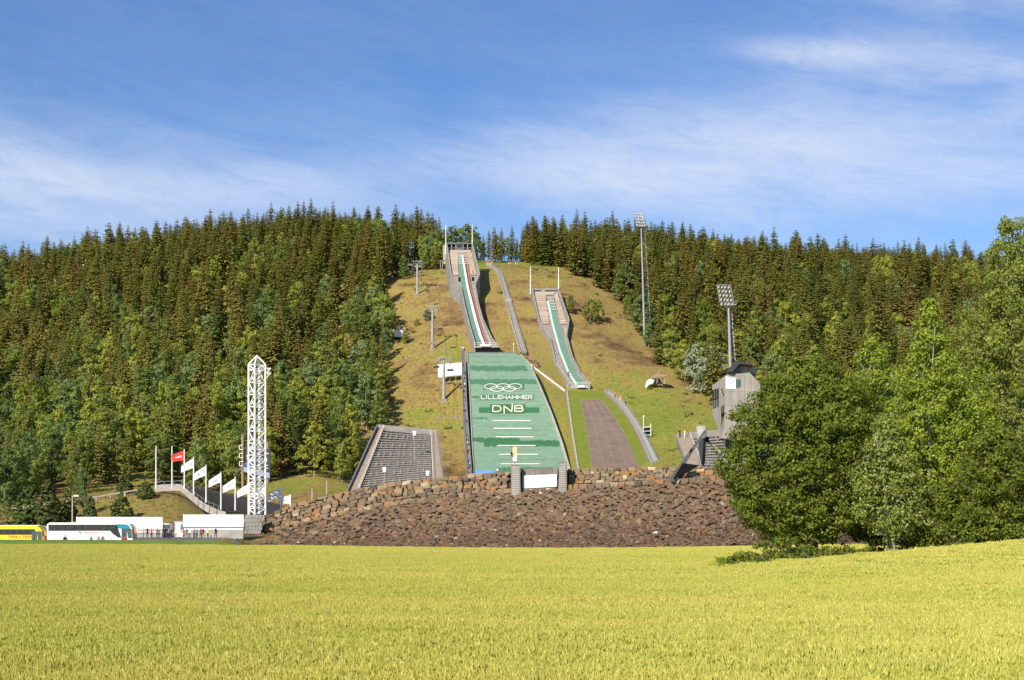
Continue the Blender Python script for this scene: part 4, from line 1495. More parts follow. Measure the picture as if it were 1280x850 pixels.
def landing_hill():
    root = thing('landing_hill', LAND.P(640, 592), 'large ski jump landing slope covered in green plastic matting with white lettering', 'ski jump landing')
    slab(MB(), LAND, LL, LR, 441, 612, 0, .5, 44, 16).build('plastic_matting', 'mat_green', root, True)
    mb = MB()
    side_wall(mb, LAND, LL, 441, 612, -.5, .3, bottom=None)
    side_wall(mb, LAND, LR, 441, 612, -.5, .3, bottom=None, inward=-1)
    a = [LAND.P(ip(LL, 441) + (641 - ip(LL, 441)) * i / 10, 441, -.5) for i in range(11)]
    mb.grid([a, [Vector((p.x, p.y, zg(p.x, p.y) - 1)) for p in a]])
    mb.build('base_wall', 'concrete_grey', root)
    # darker bands of newer matting with ragged ends
    r = random.Random(4)
    for (ya, yb, m, xa, xb) in ((457.5, 463.5, 'mat_green_dark', .03, .93), (474, 480.5, 'mat_green_dark', .0, .985), (547.5, 552.5, 'mat_green_deep', .0, .55), (550.5, 558, 'mat_green_deep', .13, .995),
                                (584.5, 590, 'mat_green_dark', .25, .995), (495, 497.5, 'mat_green_dark', .02, .12), (522, 523.5, 'mat_green_dark', .02, .2)):
        nb = 26
        mb = MB()
        for j in range(nb):
            fa = xa + (xb - xa) * j / nb; fb = xa + (xb - xa) * (j + 1) / nb
            t0 = ya + r.uniform(-.8, .8) * 1.0; t1 = yb + r.uniform(-.9, .9)
            if t1 - t0 < .6:
                continue
            rows = []
            for i in range(5):
                y = t0 + (t1 - t0) * i / 4
                L_, R_ = ip(LL, y), ip(LR, y)
                rows.append([LAND.P(L_ + (R_ - L_) * fa + .02, y, .05), LAND.P(L_ + (R_ - L_) * fb - .02, y, .05)])
            mb.grid(rows)
        mb.build('mat_band', m, root)
    for k in range(24):
        y = 446 + k * 6.1 + (k % 3) * .5
        if any(abs(y - q) < 1.6 for q in (526.2, 535.8, 546.5, 557.3, 568.3, 580.2)):
            continue
        f0 = (k * .37) % .3; f1 = .72 + (k * .23) % .27
        rows = []
        for yy in (y, y + .32):
            L_, R_ = ip(LL, yy), ip(LR, yy)
            rows.append([LAND.P(L_ + (R_ - L_) * (f0 + (f1 - f0) * j / 8), yy, .03) for j in range(9)])
        mb = MB(); mb.grid(rows); mb.build('mat_seam', 'mat_seam', root)
    mb = MB()
    strip(mb, LAND, [(586, 593.4), (593, 594)], [(586, 621), (593, 616)], 587.5, 594, .05, 6, 8)
    mb.build('blue_panel', 'mat_blue', root)
    # rings
    fn = lambda u, v, h: LAND.P(u, v, h)
    k = 0
    for cx, cy in ((613.5, 483.4), (628.8, 483.4), (644.0, 483.4), (621.2, 486.6), (636.4, 486.6)):
        pts = [(cx + 8.2 * math.cos(t * math.pi / 16), cy + 3.4 * math.sin(t * math.pi / 16)) for t in range(32)]
        pts.append(pts[0])
        mb = MB()
        rows = []
        for t in range(33):
            a = t * math.pi / 16
            rows.append([LAND.P(cx + 8.5 * math.cos(a), cy + 3.6 * math.sin(a), .12 + .02 * k), LAND.P(cx + 7.5 * math.cos(a), cy + 2.85 * math.sin(a), .12 + .02 * k)])
        mb.grid(rows)
        mb.build('ring', 'white_line', root)
        k += 1
    # darker green panel behind the rings
    mb = MB(); strip(mb, LAND, 604.0, 655.5, 479.2, 487.0, .045, 6, 6); mb.build('ring_panel', 'mat_green_dark', root)
    # town name
    word = 'LILLEHAMMER'
    x0, x1 = 601.5, 665
    wid = [1.0 if c not in 'IM' else (.35 if c == 'I' else 1.25) for c in word]
    gap = .32
    tot = sum(wid) + gap * (len(word) - 1)
    u = (x1 - x0) / tot
    cx = x0
    for c, w_ in zip(word, wid):
        mb = MB()
        for s_ in GLY[c]:
            stroke(mb, fn, [(cx + p[0] * w_ * u, 498.9 - p[1] * 4.1) for p in s_], .84, .12)
        mb.build('letter', 'white_line', root)
        cx += (w_ + gap) * u
    mb = MB(); strip(mb, LAND, 600.0, 666.8, 493.6, 500.2, .06, 4, 8); mb.build('name_panel', 'mat_green_dark', root)
    # sponsor sign
    mb = MB(); strip(mb, LAND, 598.5, 674, 509.3, 516.0, .06, 4, 8); mb.build('sign_band', 'mat_green_deep', root)
    mb = MB(); strip(mb, LAND, 612.6, 656.4, 505.6, 517.0, .10, 6, 6); mb.build('logo_panel', 'logo_green', root)
    for c, xa, w_, ya, yb in (('D', 616.0, 10.5, 515.0, 507.6), ('N', 629.5, 0, 0, 0), ('B', 643.5, 10.3, 514.6, 507.4)):
        mb = MB()
        if c == 'N':
            for s_ in ([(630.2, 517.0), (630.0, 508.0), (639.8, 515.2), (640.4, 505.6)], ):
                stroke(mb, fn, s_, 1.25, .16)
        else:
            for s_ in GLY[c]:
                stroke(mb, fn, [(xa + p[0] * w_, ya - p[1] * (ya - yb)) for p in s_], 1.25, .16)
        mb.build('letter', 'white_line', root)
    for y, xa, xb in ((526.2, 616, 663), (535.8, 617.2, 664.5), (546.5, 619.3, 667), (557.3, 621.6, 669.5), (568.3, 623.8, 672.4), (580.2, 625.5, 674.6)):
        mb = MB(); strip(mb, LAND, xa, xb, y - .6, y + .6, .12, 2, 10); mb.build('distance_line', 'white_line', root)
    # kerbs
    mb = MB()
    e = lambda kn, d: [(a, b + d) for a, b in kn]
    slab(mb, LAND, e(LL, -.9), e(LL, .15), 442, 612, .35, .6, 40)
    mb.build('kerb', 'concrete_light', root)
    mb = MB(); slab(mb, LAND, e(LR, -.1), [(y, x + .9 + 2.8 * smooth01((y - 450) / 140)) for y, x in LR], 444, 612, .45, .8, 40); mb.build('kerb', 'concrete_light', root)
    mb = MB(); slab(mb, LAND, 584.6, 643, 440.6, 441.4, .15, .5, 3, 6); mb.build('knoll_edge', 'concrete_grey', root)


def side_stairs():
    """the spectators' and judges' stair left of the landing slope"""
    root = thing('slope_stairs', LAND.P(582, 592), 'steep grey stairway running down the left side of the green landing slope', 'stairs')
    A = [(437, 576.4), (450, 577.6), (500, 578.3), (520, 578.8), (560, 582), (600, 584.0)]
    B = [(437, 581.0), (450, 582.2), (500, 583.2), (520, 584.3), (560, 587.3), (600, 590.3)]
    n = 62
    mb = MB()
    for i in range(n):
        y0 = 438 + 166 * i / n; y1 = 438 + 166 * (i + 1) / n
        p = [LAND.P(ip(A, y0), y0), LAND.P(ip(B, y0), y0), LAND.P(ip(B, y1), y1), LAND.P(ip(A, y1), y1)]
        z = p[0].z + .15
        zb = p[2].z - 1.2
        q = [p[3], p[2], p[1], p[0]]
        mb.hexa([Vector((a.x, a.y, zb)) for a in q] + [Vector((a.x, a.y, z)) for a in q])
    mb.build('steps', 'concrete_grey', root)
    for kn in (A, B):
        mb = MB()
        pts = [LAND.P(ip(kn, y), y, .3) for y in np.linspace(438, 602, 40)]
        rail(mb, pts, 1.1, .05, 3.0, 2)
        mb.build('handrail', 'galvanised', root)
    mb = MB()
    side_wall(mb, LAND, A, 438, 602, -.6, .3)
    mb.build('footing', 'concrete_grey', root)


RUN1 = Slope([(438, 490), (425, 500), (400, 517), (360, 544), (320, 571), (308, 580)])
RUN2 = Slope([(487, 469), (470, 480), (440, 498), (400, 522), (362, 545)])


def inrun_large():
    s = RUN1
    root = thing('large_ski_jump', s.P(604, 438, -5), 'taller ski jump inrun with red and green tracks on a concrete tower', 'ski jump')
    OL = [(305, 556.5), (313, 558), (348, 563.2), (363, 575), (384, 579.2), (410, 585.5), (432, 592), (439, 593.3)]
    OR = [(305, 590.5), (313, 592), (340, 598.2), (347, 600.2), (361, 594.5), (384, 598.6), (405, 604.5), (428, 615.5), (432, 619), (439, 623.4)]
    il = [(y, x + 1.1) for y, x in OL]; ir = [(y, x - 1.1) for y, x in OR]
    mb = MB(); slab(mb, s, il, ir, 313, 433, -.1, .6, 50, 4); mb.build('inrun_deck', 'concrete', root, True)
    mb = MB(); side_wall(mb, s, OL, 307, 434, 1.6, .5, 50); mb.build('side_wall', 'concrete', root)
    mb = MB(); side_wall(mb, s, OR, 307, 434, 1.6, .5, 50, inward=-1); mb.build('side_wall', 'concrete', root)
    # start area decks, rows of boards
    for xa, xb, ya, yb in (((313, 562), (345, 567.5), 0, 0), ((313, 583.6), (345, 593.8), 1, 0)):
        pass
    nb = 12
    for i in range(nb):
        y0 = 317 + 28.0 * i / nb; y1 = 317 + 28.0 * (i + .86) / nb
        for (l, r_) in (([(317, 560.8), (345, 565.2)], [(317, 572.0), (345, 573.2)]), ([(317, 584.6), (345, 588.6)], [(317, 589.6), (345, 595.8)])):
            mb = MB(); slab(mb, s, l, r_, y0, y1, .35, .25, 2); mb.build('board', 'tan_deck', root)
    mb = MB(); slab(mb, s, 562.5, 588.5, 313.4, 316.4, .3, .4, 3); mb.build('start_platform', 'tan_deck', root)
    # tracks
    T = lambda a: a
    g0 = [(320, 571.8), (360, 577.0), (400, 585.0), (420, 590.4), (431, 594.6)]
    g1 = [(320, 577.0), (360, 583.4), (400, 592.8), (420, 598.8), (431, 603.3)]
    w1 = [(320, 578.9), (360, 586.0), (400, 596.0), (420, 602.0), (431, 606.4)]
    r0 = [(320, 580.6), (360, 587.6), (400, 597.4), (420, 603.6), (431, 607.6)]
    r1 = [(320, 583.4), (360, 589.6), (400, 599.4), (420, 606.0), (431, 610.6)]
    mb = MB(); slab(mb, s, g0, g1, 320, 431, .12, .2, 40); mb.build('green_track', 'track_green', root)
    mb = MB(); slab(mb, s, g1, w1, 320, 431, .30, .35, 40); mb.build('white_track', 'white_paint', root)
    mb = MB(); slab(mb, s, w1, r0, 320, 431, .10, .2, 40); mb.build('track_gutter', 'dark_steel', root)
    mb = MB(); slab(mb, s, r0, r1, 320, 431, .26, .3, 40); mb.build('red_track', 'red_stripe', root)
    for i in range(6):     # start bars across the upper track
        y = 321.5 + i * 2.1
        mb = MB(); mb.tube([s.P(571.5 + i * .5, y, .9), s.P(584.4 + i * .5, y, .9)], .07, 4); mb.build('start_bar', 'white_metal', root)
    # stairs each side of the lower inrun
    for kl, kr in ((([(349, 565.8), (363, 576.4), (384, 580.4), (410, 586.6), (431, 593)]), ([(349, 568.4), (363, 578.4), (384, 582.6), (410, 589), (431, 595)])),
                   (([(349, 597.0), (361, 591.5), (384, 595.8), (405, 601.6), (428, 611.6)]), ([(349, 599.2), (361, 593.8), (384, 598), (405, 603.6), (428, 614.2)]))):
        mb = MB()
        n = 46
        for i in range(n):
            y0 = 350 + 79.0 * i / n; y1 = 350 + 79.0 * (i + 1) / n
            p = [s.P(ip(kl, y0), y0), s.P(ip(kr, y0), y0), s.P(ip(kr, y1), y1), s.P(ip(kl, y1), y1)]
            q = [p[3], p[2], p[1], p[0]]
            mb.hexa([Vector((a.x, a.y, p[3].z - .3)) for a in q] + [Vector((a.x, a.y, p[0].z + .15)) for a in q])
        mb.build('stairs', 'concrete_light', root)
    # take-off table
    mb = MB()
    D = s.D(436)
    a = [W(592, 433, D), W(623.8, 432.2, D), W(623.8, 439.2, D), W(593, 439.6, D)]
    mb.prism([W(592.4, 432.6, D - .6), W(623.6, 431.8, D - .6), W(623.6, 434.2, D - .6), W(592.6, 434.5, D - .6)], (0, 3.0, .3))
    mb.build('takeoff_table', 'concrete_light', root)
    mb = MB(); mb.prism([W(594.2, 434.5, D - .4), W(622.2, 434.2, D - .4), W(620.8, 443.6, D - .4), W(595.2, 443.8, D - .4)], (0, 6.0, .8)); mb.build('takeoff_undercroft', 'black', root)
    mb = MB(); rail(mb, [W(593 + 3.0 * i, 432.4, D - .4) for i in range(11)], 1.1, .05, 2.6, 2); mb.build('railing', 'white_metal', root)
    mb = MB(); mb.box(XD(600.5, D), XD(613, D), D - 1.1, D - .8, W(0, 433.4, D).z, W(0, 430.9, D).z); mb.build('takeoff_board', 'white_paint', root)
    # head of the tower
    D = s.D(308)
    z = lambda y: W(0, y, D).z
    mb = MB()
    mb.box(XD(557.2, D), XD(592.2, D), D - .5, D + 4, z(305.2), z(303.6))
    mb.build('roof_beam', 'concrete_grey', root)
    mb = MB(); mb.box(XD(557.8, D), XD(591.6, D), D + 2.6, D + 3.4, z(316), z(305.3)); mb.build('back_wall', 'concrete_warm', root)
    mb = MB(); mb.box(XD(560.5, D), XD(590.0, D), D + 2.2, D + 2.5, z(308.9), z(305.9)); mb.build('window_band', 'glass_dark', root)
    mb = MB(); mb.box(XD(570.6, D), XD(577.6, D), D - .2, D + 2.0, z(313.5), z(305.3)); mb.build('start_booth', 'concrete_grey', root)
    mb = MB(); mb.box(XD(571.5, D), XD(576.7, D), D - .35, D - .15, z(309.8), z(306.2)); mb.build('booth_window', 'glass_dark', root)
    for x in (558.6, 564.5, 569.5, 579.0, 584.5, 590.6):
        mb = MB(); mb.box(XD(x - .35, D), XD(x + .35, D), D - .3, D + .1, z(313.5), z(305.3)); mb.build('column', 'concrete_light', root)
    mb = MB(); rail(mb, [W(558 + 3.3 * i, 313.2, D - .5) for i in range(11)], 1.2, .05, 2.2, 2); mb.build('railing', 'galvanised', root)
    for x, yt in ((557.2, 281.5), (590.3, 281.0)):
        mb = MB(); mb.tube([W(x, 318, D - 1), W(x, yt, D - 1)], [.22, .14], 6); mb.build('flagpole', 'white_metal', root)
    # annex left of the head with its roof on posts
    mb = MB(); mb.prism([W(553.6, 306.5, D + 2), W(557.0, 305.5, D + 2), W(557.4, 330, D + 2), W(554, 330, D + 2)], (0, 5, 0)); mb.build('stair_tower', 'concrete_light', root)
    mb = MB(); mb.box(XD(549.5, D), XD(556, D), D + 2, D + 6, z(325.5), z(324.2)); mb.build('porch_roof', 'concrete_grey', root)
    for x in (550, 552.4):
        mb = MB(); mb.box(XD(x, D), XD(x + .5, D), D + 2.2, D + 2.5, z(336), z(325.5)); mb.build('porch_post', 'wood_pale', root)
    # openings under the platform ends
    for a, b, y0, y1 in ((573.0, 575.6, 347, 352), (589.8, 592.4, 347, 351)):
        mb = MB(); slab(mb, s, a, b, y0, y1, .25, .2, 2); mb.build('hatch', 'black', root)


def inrun_small():
    s = RUN2
    root = thing('small_ski_jump', s.P(725, 486, -5), 'shorter ski jump inrun with a single pale green track right of the tall one', 'ski jump')
    OL = [(361, 662.8), (366, 664.4), (406, 673.6), (428, 687), (458, 693.4), (484, 710), (490, 712)]
    OR = [(361, 697.4), (367, 699), (404, 712), (424, 708.8), (450, 716), (470, 726), (483, 737), (490, 739)]
    il = [(y, x + 1.1) for y, x in OL]; ir = [(y, x - 1.1) for y, x in OR]
    mb = MB(); slab(mb, s, il, ir, 363, 483, -.1, .6, 50, 4); mb.build('inrun_deck', 'concrete', root, True)
    mb = MB(); side_wall(mb, s, OL, 363, 485, 1.5, .5, 50); mb.build('side_wall', 'concrete', root)
    mb = MB(); side_wall(mb, s, OR, 363, 485, 1.5, .5, 50, inward=-1); mb.build('side_wall', 'concrete', root)
    nb = 14
    for i in range(nb):
        y0 = 369 + 37.0 * i / nb; y1 = 369 + 37.0 * (i + .86) / nb
        for (l, r_) in (([(369, 667.6), (406, 676.8)], [(369, 682.2), (406, 686.6)]), ([(369, 692.5), (406, 700.2)], [(369, 697.0), (406, 708.6)])):
            mb = MB(); slab(mb, s, l, r_, y0, y1, .35, .25, 2); mb.build('board', 'tan_deck', root)
    mb = MB(); slab(mb, s, 669.0, 692.2, 366.6, 369.4, .5, .4, 2); mb.build('start_platform', 'tan_deck', root)
    g0 = [(377, 682.8), (407, 689.2), (440, 698.4), (465, 708.0), (481, 718)]
    gm = [(377, 686.0), (407, 692.4), (440, 701.6), (465, 711.6), (481, 722)]
    g1 = [(377, 691.4), (407, 699.8), (440, 709.8), (465, 720.4), (481, 731.5)]
    c0 = [(y, x - 1.2) for y, x in g0]; c1 = [(y, x + 1.1) for y, x in g1]
    mb = MB(); slab(mb, s, gm, g1, 377, 481, .14, .2, 40); mb.build('green_track', 'track_green', root)
    mb = MB(); slab(mb, s, g0, gm, 377, 481, .24, .3, 40); mb.build('pale_track', 'track_pale', root)
    mb = MB(); slab(mb, s, c0, g0, 372, 481, .5, .6, 40); mb.build('track_curb', 'concrete_warm', root)
    mb = MB(); slab(mb, s, g1, c1, 372, 481, .5, .6, 40); mb.build('track_curb', 'concrete_warm', root)
    for i in range(4):
        y = 379 + i * 3.4
        mb = MB(); mb.tube([s.P(686.5 + i * .8, y, .9), s.P(693 + i * .9, y, .9)], .08, 4); mb.build('start_bar', 'white_metal', root)
    for kl, kr in (([(410, 677.5), (428, 688.4), (458, 695), (482, 710.5)], [(410, 680.4), (428, 691), (458, 699), (482, 714)]),
                   ([(410, 705.5), (424, 706.0), (450, 713.4), (470, 723), (482, 733.6)], [(410, 708.2), (424, 708.0), (450, 715.4), (470, 725.4), (482, 736)])):
        mb = MB()
        n = 44
        for i in range(n):
            y0 = 410 + 71.0 * i / n; y1 = 410 + 71.0 * (i + 1) / n
            p = [s.P(ip(kl, y0), y0), s.P(ip(kr, y0), y0), s.P(ip(kr, y1), y1), s.P(ip(kl, y1), y1)]
            q = [p[3], p[2], p[1], p[0]]
            mb.hexa([Vector((a.x, a.y, p[3].z - .3)) for a in q] + [Vector((a.x, a.y, p[0].z + .15)) for a in q])
        mb.build('stairs', 'concrete_light', root)
    D = s.D(484)
    mb = MB(); mb.prism([W(708, 482.0, D - .5), W(738.5, 481.2, D - .5), W(738, 485.2, D - .5), W(710, 485.8, D - .5)], (0, 3, .4)); mb.build('takeoff_table', 'concrete_light', root)
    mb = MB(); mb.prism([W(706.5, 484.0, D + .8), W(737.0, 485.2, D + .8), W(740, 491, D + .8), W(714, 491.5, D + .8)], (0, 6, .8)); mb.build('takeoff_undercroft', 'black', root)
    mb = MB(); mb.prism([W(715.5, 485.6, D - .4), W(718.8, 485.6, D - .4), W(718.8, 492, D - .4), W(715.5, 492, D - .4)], (0, 1, 0)); mb.build('support', 'concrete_light', root)
    mb = MB(); mb.box(XD(722, D), XD(731, D), D - 1.0, D - .7, W(0, 484.6, D).z, W(0, 482.0, D).z); mb.build('takeoff_board', 'white_paint', root)
    mb = MB(); rail(mb, [W(710 + 3.2 * i, 482.4 - .1 * i, D - .6) for i in range(10)], 1.1, .05, 2.4, 2); mb.build('railing', 'white_metal', root)
    mb = MB(); mb.prism([W(692, 456, s.D(457)), W(696, 455, s.D(457)), W(697, 461, s.D(457)), W(691.5, 461, s.D(457))], (0, 3, 0)); mb.build('side_cabin', 'galvanised', root)
    D = s.D(364)
    z = lambda y: W(0, y, D).z
    mb = MB(); mb.box(XD(661.6, D), XD(699.6, D), D - .2, D + 4, z(362.8), z(360.6)); mb.build('roof_beam', 'concrete', root)
    mb = MB(); mb.box(XD(664, D), XD(698.6, D), D + 2.6, D + 3.4, z(371), z(362.9)); mb.build('back_wall', 'concrete_grey', root)
    for a, b in ((674, 684.6), (686.5, 697.8)):
        mb = MB(); mb.box(XD(a, D), XD(b, D), D + 2.3, D + 2.55, z(366.8), z(361.8)); mb.build('opening', 'black', root)
    mb = MB(); mb.box(XD(676.5, D), XD(681.4, D), D - .4, D + 1.6, z(367.6), z(362.9)); mb.build('start_booth', 'galvanised', root)
    mb = MB(); rail(mb, [W(665 + 3.3 * i, 368.0, D - .5) for i in range(10)], 1.1, .05, 2.2, 2); mb.build('railing', 'galvanised', root)
    for x, yt in ((663.0, 333.5), (698.2, 333.8)):
        mb = MB(); mb.tube([W(x, 368, D - 1), W(x, yt, D - 1)], [.22, .14], 6); mb.build('flagpole', 'white_metal', root)


LAND2 = Slope([(600, 391), (582, 400), (545, 421), (520, 435), (500, 448), (490, 455)])


def small_landing():
    s = LAND2
    root = thing('small_landing_slope', s.P(768, 583), 'brown gridded landing slope of the smaller jump framed by bright grass', 'ski jump landing')
    A = [(499, 725.2), (532, 732.4), (584, 740.3), (604, 743.5)]
    B = [(499, 751), (500, 751.4), (520, 767), (545, 782.4), (581, 797), (604, 806)]
    O1 = [(488.5, 708.8), (492, 709.6), (545, 716.8), (583, 723), (604, 727)]
    O2 = [(488.5, 752.6), (492, 757), (506, 770), (525, 785), (545, 796), (582, 812.6), (604, 822)]
    mb = MB(); slab(mb, s, O1, O2, 488.5, 604, 0, 1.2, 40, 10); mb.build('grass_frame', 'lawn', root, True)
    mb = MB(); slab(mb, s, A, B, 500, 604, .12, .3, 30, 8); mb.build('slope_surface', 'brown_slope', root, True)
    for f in (0, .25, .5, .75, 1.0):
        kn = [(y, ip(A, y) + (ip(B, y) - ip(A, y)) * f) for y in np.linspace(500, 604, 14)]
        mb = MB(); slab(mb, s, [(y, x - .22) for y, x in kn], [(y, x + .22) for y, x in kn], 500, 604, .2, .06, 30); mb.build('joint', 'joint_line', root)
    for y in (500.3, 505.5, 511, 517, 523.5, 530.5, 538, 545.5, 553.5, 562, 571, 573.5, 581):
        a, b = ip(A, y), ip(B, y)
        if y == 571:
            a += 12; b -= 18
        mb = MB(); slab(mb, s, a, b, y - .17, y + .17, .21, .06, 1, 8); mb.build('joint', 'joint_line', root)
    # concrete gutter left
    mb = MB(); K = [(489, 707.5), (545, 715.2), (583, 721.4), (604, 725)]; slab(mb, s, K, [(y, x + 1.9) for y, x in K], 489, 604, .3, 1.4, 30); mb.build('gutter_wall', 'concrete_light', root)
    # curved service stairway on the right
    r2 = thing('curved_stairway', s.P(800, 560), 'curved grey metal stairway down the right side of the brown landing slope', 'stairs')
    P0 = [(490.5, 753.6), (497, 760.5), (506, 770.4), (525, 785.4), (545, 796.4), (582, 812.8), (604, 822.5)]
    P1 = [(490.5, 760.0), (497, 768.5), (506, 779.0), (525, 793.0), (545, 805.2), (582, 824.0), (604, 834)]
    mid0 = [(y, x + 2.2) for y, x in P0]
    mb = MB()
    n = 60
    for i in range(n):
        y0 = 491 + 113.0 * i / n; y1 = 491 + 113.0 * (i + 1) / n
        p = [s.P(ip(mid0, y0), y0), s.P(ip(P1, y0), y0), s.P(ip(P1, y1), y1), s.P(ip(mid0, y1), y1)]
        q = [p[3], p[2], p[1], p[0]]
        mb.hexa([Vector((a.x, a.y, p[3].z - 1.5)) for a in q] + [Vector((a.x, a.y, p[0].z + .25)) for a in q])
    mb.build('steps', 'galvanised', r2)
    mb = MB(); slab(mb, s, P0, mid0, 491, 604, .9, 1.6, 40); mb.build('parapet', 'concrete_warm', r2)
    mb = MB(); slab(mb, s, [(y, x - .5) for y, x in P1], [(y, x + .3) for y, x in P1], 491, 604, .7, 1.6, 40); mb.build('parapet', 'concrete_light', r2)
    mb = MB(); rail(mb, [s.P(ip(P1, y), y, .7) for y in np.linspace(491, 602, 40)], 1.0, .04, 2.2, 2); mb.build('handrail', 'galvanised', r2)
    mb = MB(); rail(mb, [s.P(ip(mid0, y), y, .7) for y in np.linspace(491, 602, 40)], .9, .04, 1.6, 1); mb.build('handrail', 'galvanised', r2)


def hill_path():
    """long stairway beside the tall inrun, lying on the hill"""
    pts = [(603.8, 324.8), (610, 330.2), (617.5, 335), (623.5, 340.5), (628, 352), (633, 369), (635.2, 376), (638, 386), (643.3, 405.5), (649, 424), (654.8, 443)]
    full = []
    for (a, b) in zip(pts[:-1], pts[1:]):
        for k in range(5):
            full.append((a[0] + (b[0] - a[0]) * k / 5, a[1] + (b[1] - a[1]) * k / 5))
    full.append(pts[-1])
    P = []
    Dl = None
    Ds = [hit(x, y + 1) for x, y in full]
    Ds = list(np.interp(np.arange(len(full)), np.arange(0, len(full), 5), [Ds[i] for i in range(0, len(full), 5)]))
    for (x, y), D in zip(full, Ds):
        P.append(W(x, y, D))
    root = thing('hill_stairway', P[-1], 'long narrow grey stairway climbing the grass between the two inruns', 'stairs')
    for p in P:
        p.z = max(p.z, zg(p.x, p.y) + .3)
    L_, R_ = [], []
    for i, p in enumerate(P):
        w = .75 + .35 * i / len(P)
        L_.append(p + Vector((-w, 0, 0))); R_.append(p + Vector((w, 0, 0)))
    mb = MB()
    dn = Vector((0, 0, -1.8))
    mb.grid([L_, R_]); mb.grid([[a + dn for a in L_], L_]); mb.grid([R_, [b + dn for b in R_]])
    mb.build('stair_flight', 'concrete', root)
    for q in (L_, R_):
        mb = MB()
        o = Vector((.12, 0, 0))
        up = Vector((0, 0, .75))
        mb.grid([[a + up - o for a in q], [a + up + o for a in q]]); mb.grid([[a - o - up for a in q], [a + up - o for a in q]]); mb.grid([[a + up + o for a in q], [a + o - up for a in q]])
        mb.build('parapet', 'concrete_light' if q is L_ else 'concrete', root)
    for i in (6, 30):
        mb = MB(); c = P[i]; mb.box(c.x - 1.2, c.x + 1.4, c.y - 1.2, c.y + 1.2, c.z - .6, c.z + .5); mb.build('landing', 'concrete_light', root)


landing_hill()
side_stairs()
inrun_large()
inrun_small()
small_landing()
hill_path()


# ================================================================== stone embankment
EB = [(285, 675.5, 671, 669.5), (300, 676.5, 669.5, 664), (320, 678, 668, 652), (345, 679, 663, 640), (370, 680, 656, 630), (400, 681, 648, 622.5), (440, 682.5, 640, 613), (480, 683.5, 633, 606.5), (520, 684, 627.5, 601),
      (560, 684.3, 622.5, 596.8), (600, 684.3, 618.5, 593.2), (640, 684.3, 614.5, 590), (680, 684, 612, 588), (720, 683.5, 610, 586.8), (760, 683, 607.5, 586), (800, 682.3, 605, 585),
      (850, 681, 602, 584), (900, 679.6, 599.5, 583.5), (960, 678, 597, 583), (1020, 677, 595, 583), (1080, 676, 594, 583), (1140, 675, 594, 583)]


def eb(x):
    X = [e[0] for e in EB]
    return [float(np.interp(x, X, [e[k] for e in EB])) for k in (1, 2, 3)]


def ebD(x):
    c = max(0.0, (420 - x) / 130.0)
    return 231 + 8 * c * c, 246 + 3 * c, 248.6 + 2.5 * c


def EBP(x, t):
    """t 0..1 rubble slope from foot to shelf, 1..2 upper wall"""
    yb, ym, yt = eb(x); Db, Dm, Dt = ebD(x)
    if t <= 1:
        q = t
        a = W(x, yb + 1.5, Db); b = W(x, ym, Dm)
        return a.lerp(b, q) + Vector((0, 0, -.5 * math.sin(math.pi * q)))
    return W(x, ym, Dm + 1.3).lerp(W(x, yt, Dt + .8), t - 1)


def stone_shape(seed, k=0):
    """irregular rounded block, about 26 vertices, unit size"""
    r = random.Random(seed)
    bm = bmesh.new()
    bmesh.ops.create_cube(bm, size=1)
    for v in bm.verts:
        v.co.x *= r.uniform(.72, 1.12); v.co.y *= r.uniform(.8, 1.05); v.co.z *= r.uniform(.70, 1.12)
        v.co += Vector((r.uniform(-.09, .09), r.uniform(-.07, .07), r.uniform(-.09, .09)))
    bmesh.ops.bevel(bm, geom=bm.edges[:], offset=.13, segments=1, affect='EDGES', clamp_overlap=True)
    V = [v.co.copy() for v in bm.verts]
    Fc = [tuple(v.index for v in f.verts) for f in bm.faces]
    bm.free()
    return V, Fc


STONES = [stone_shape(900 + k) for k in range(14)]


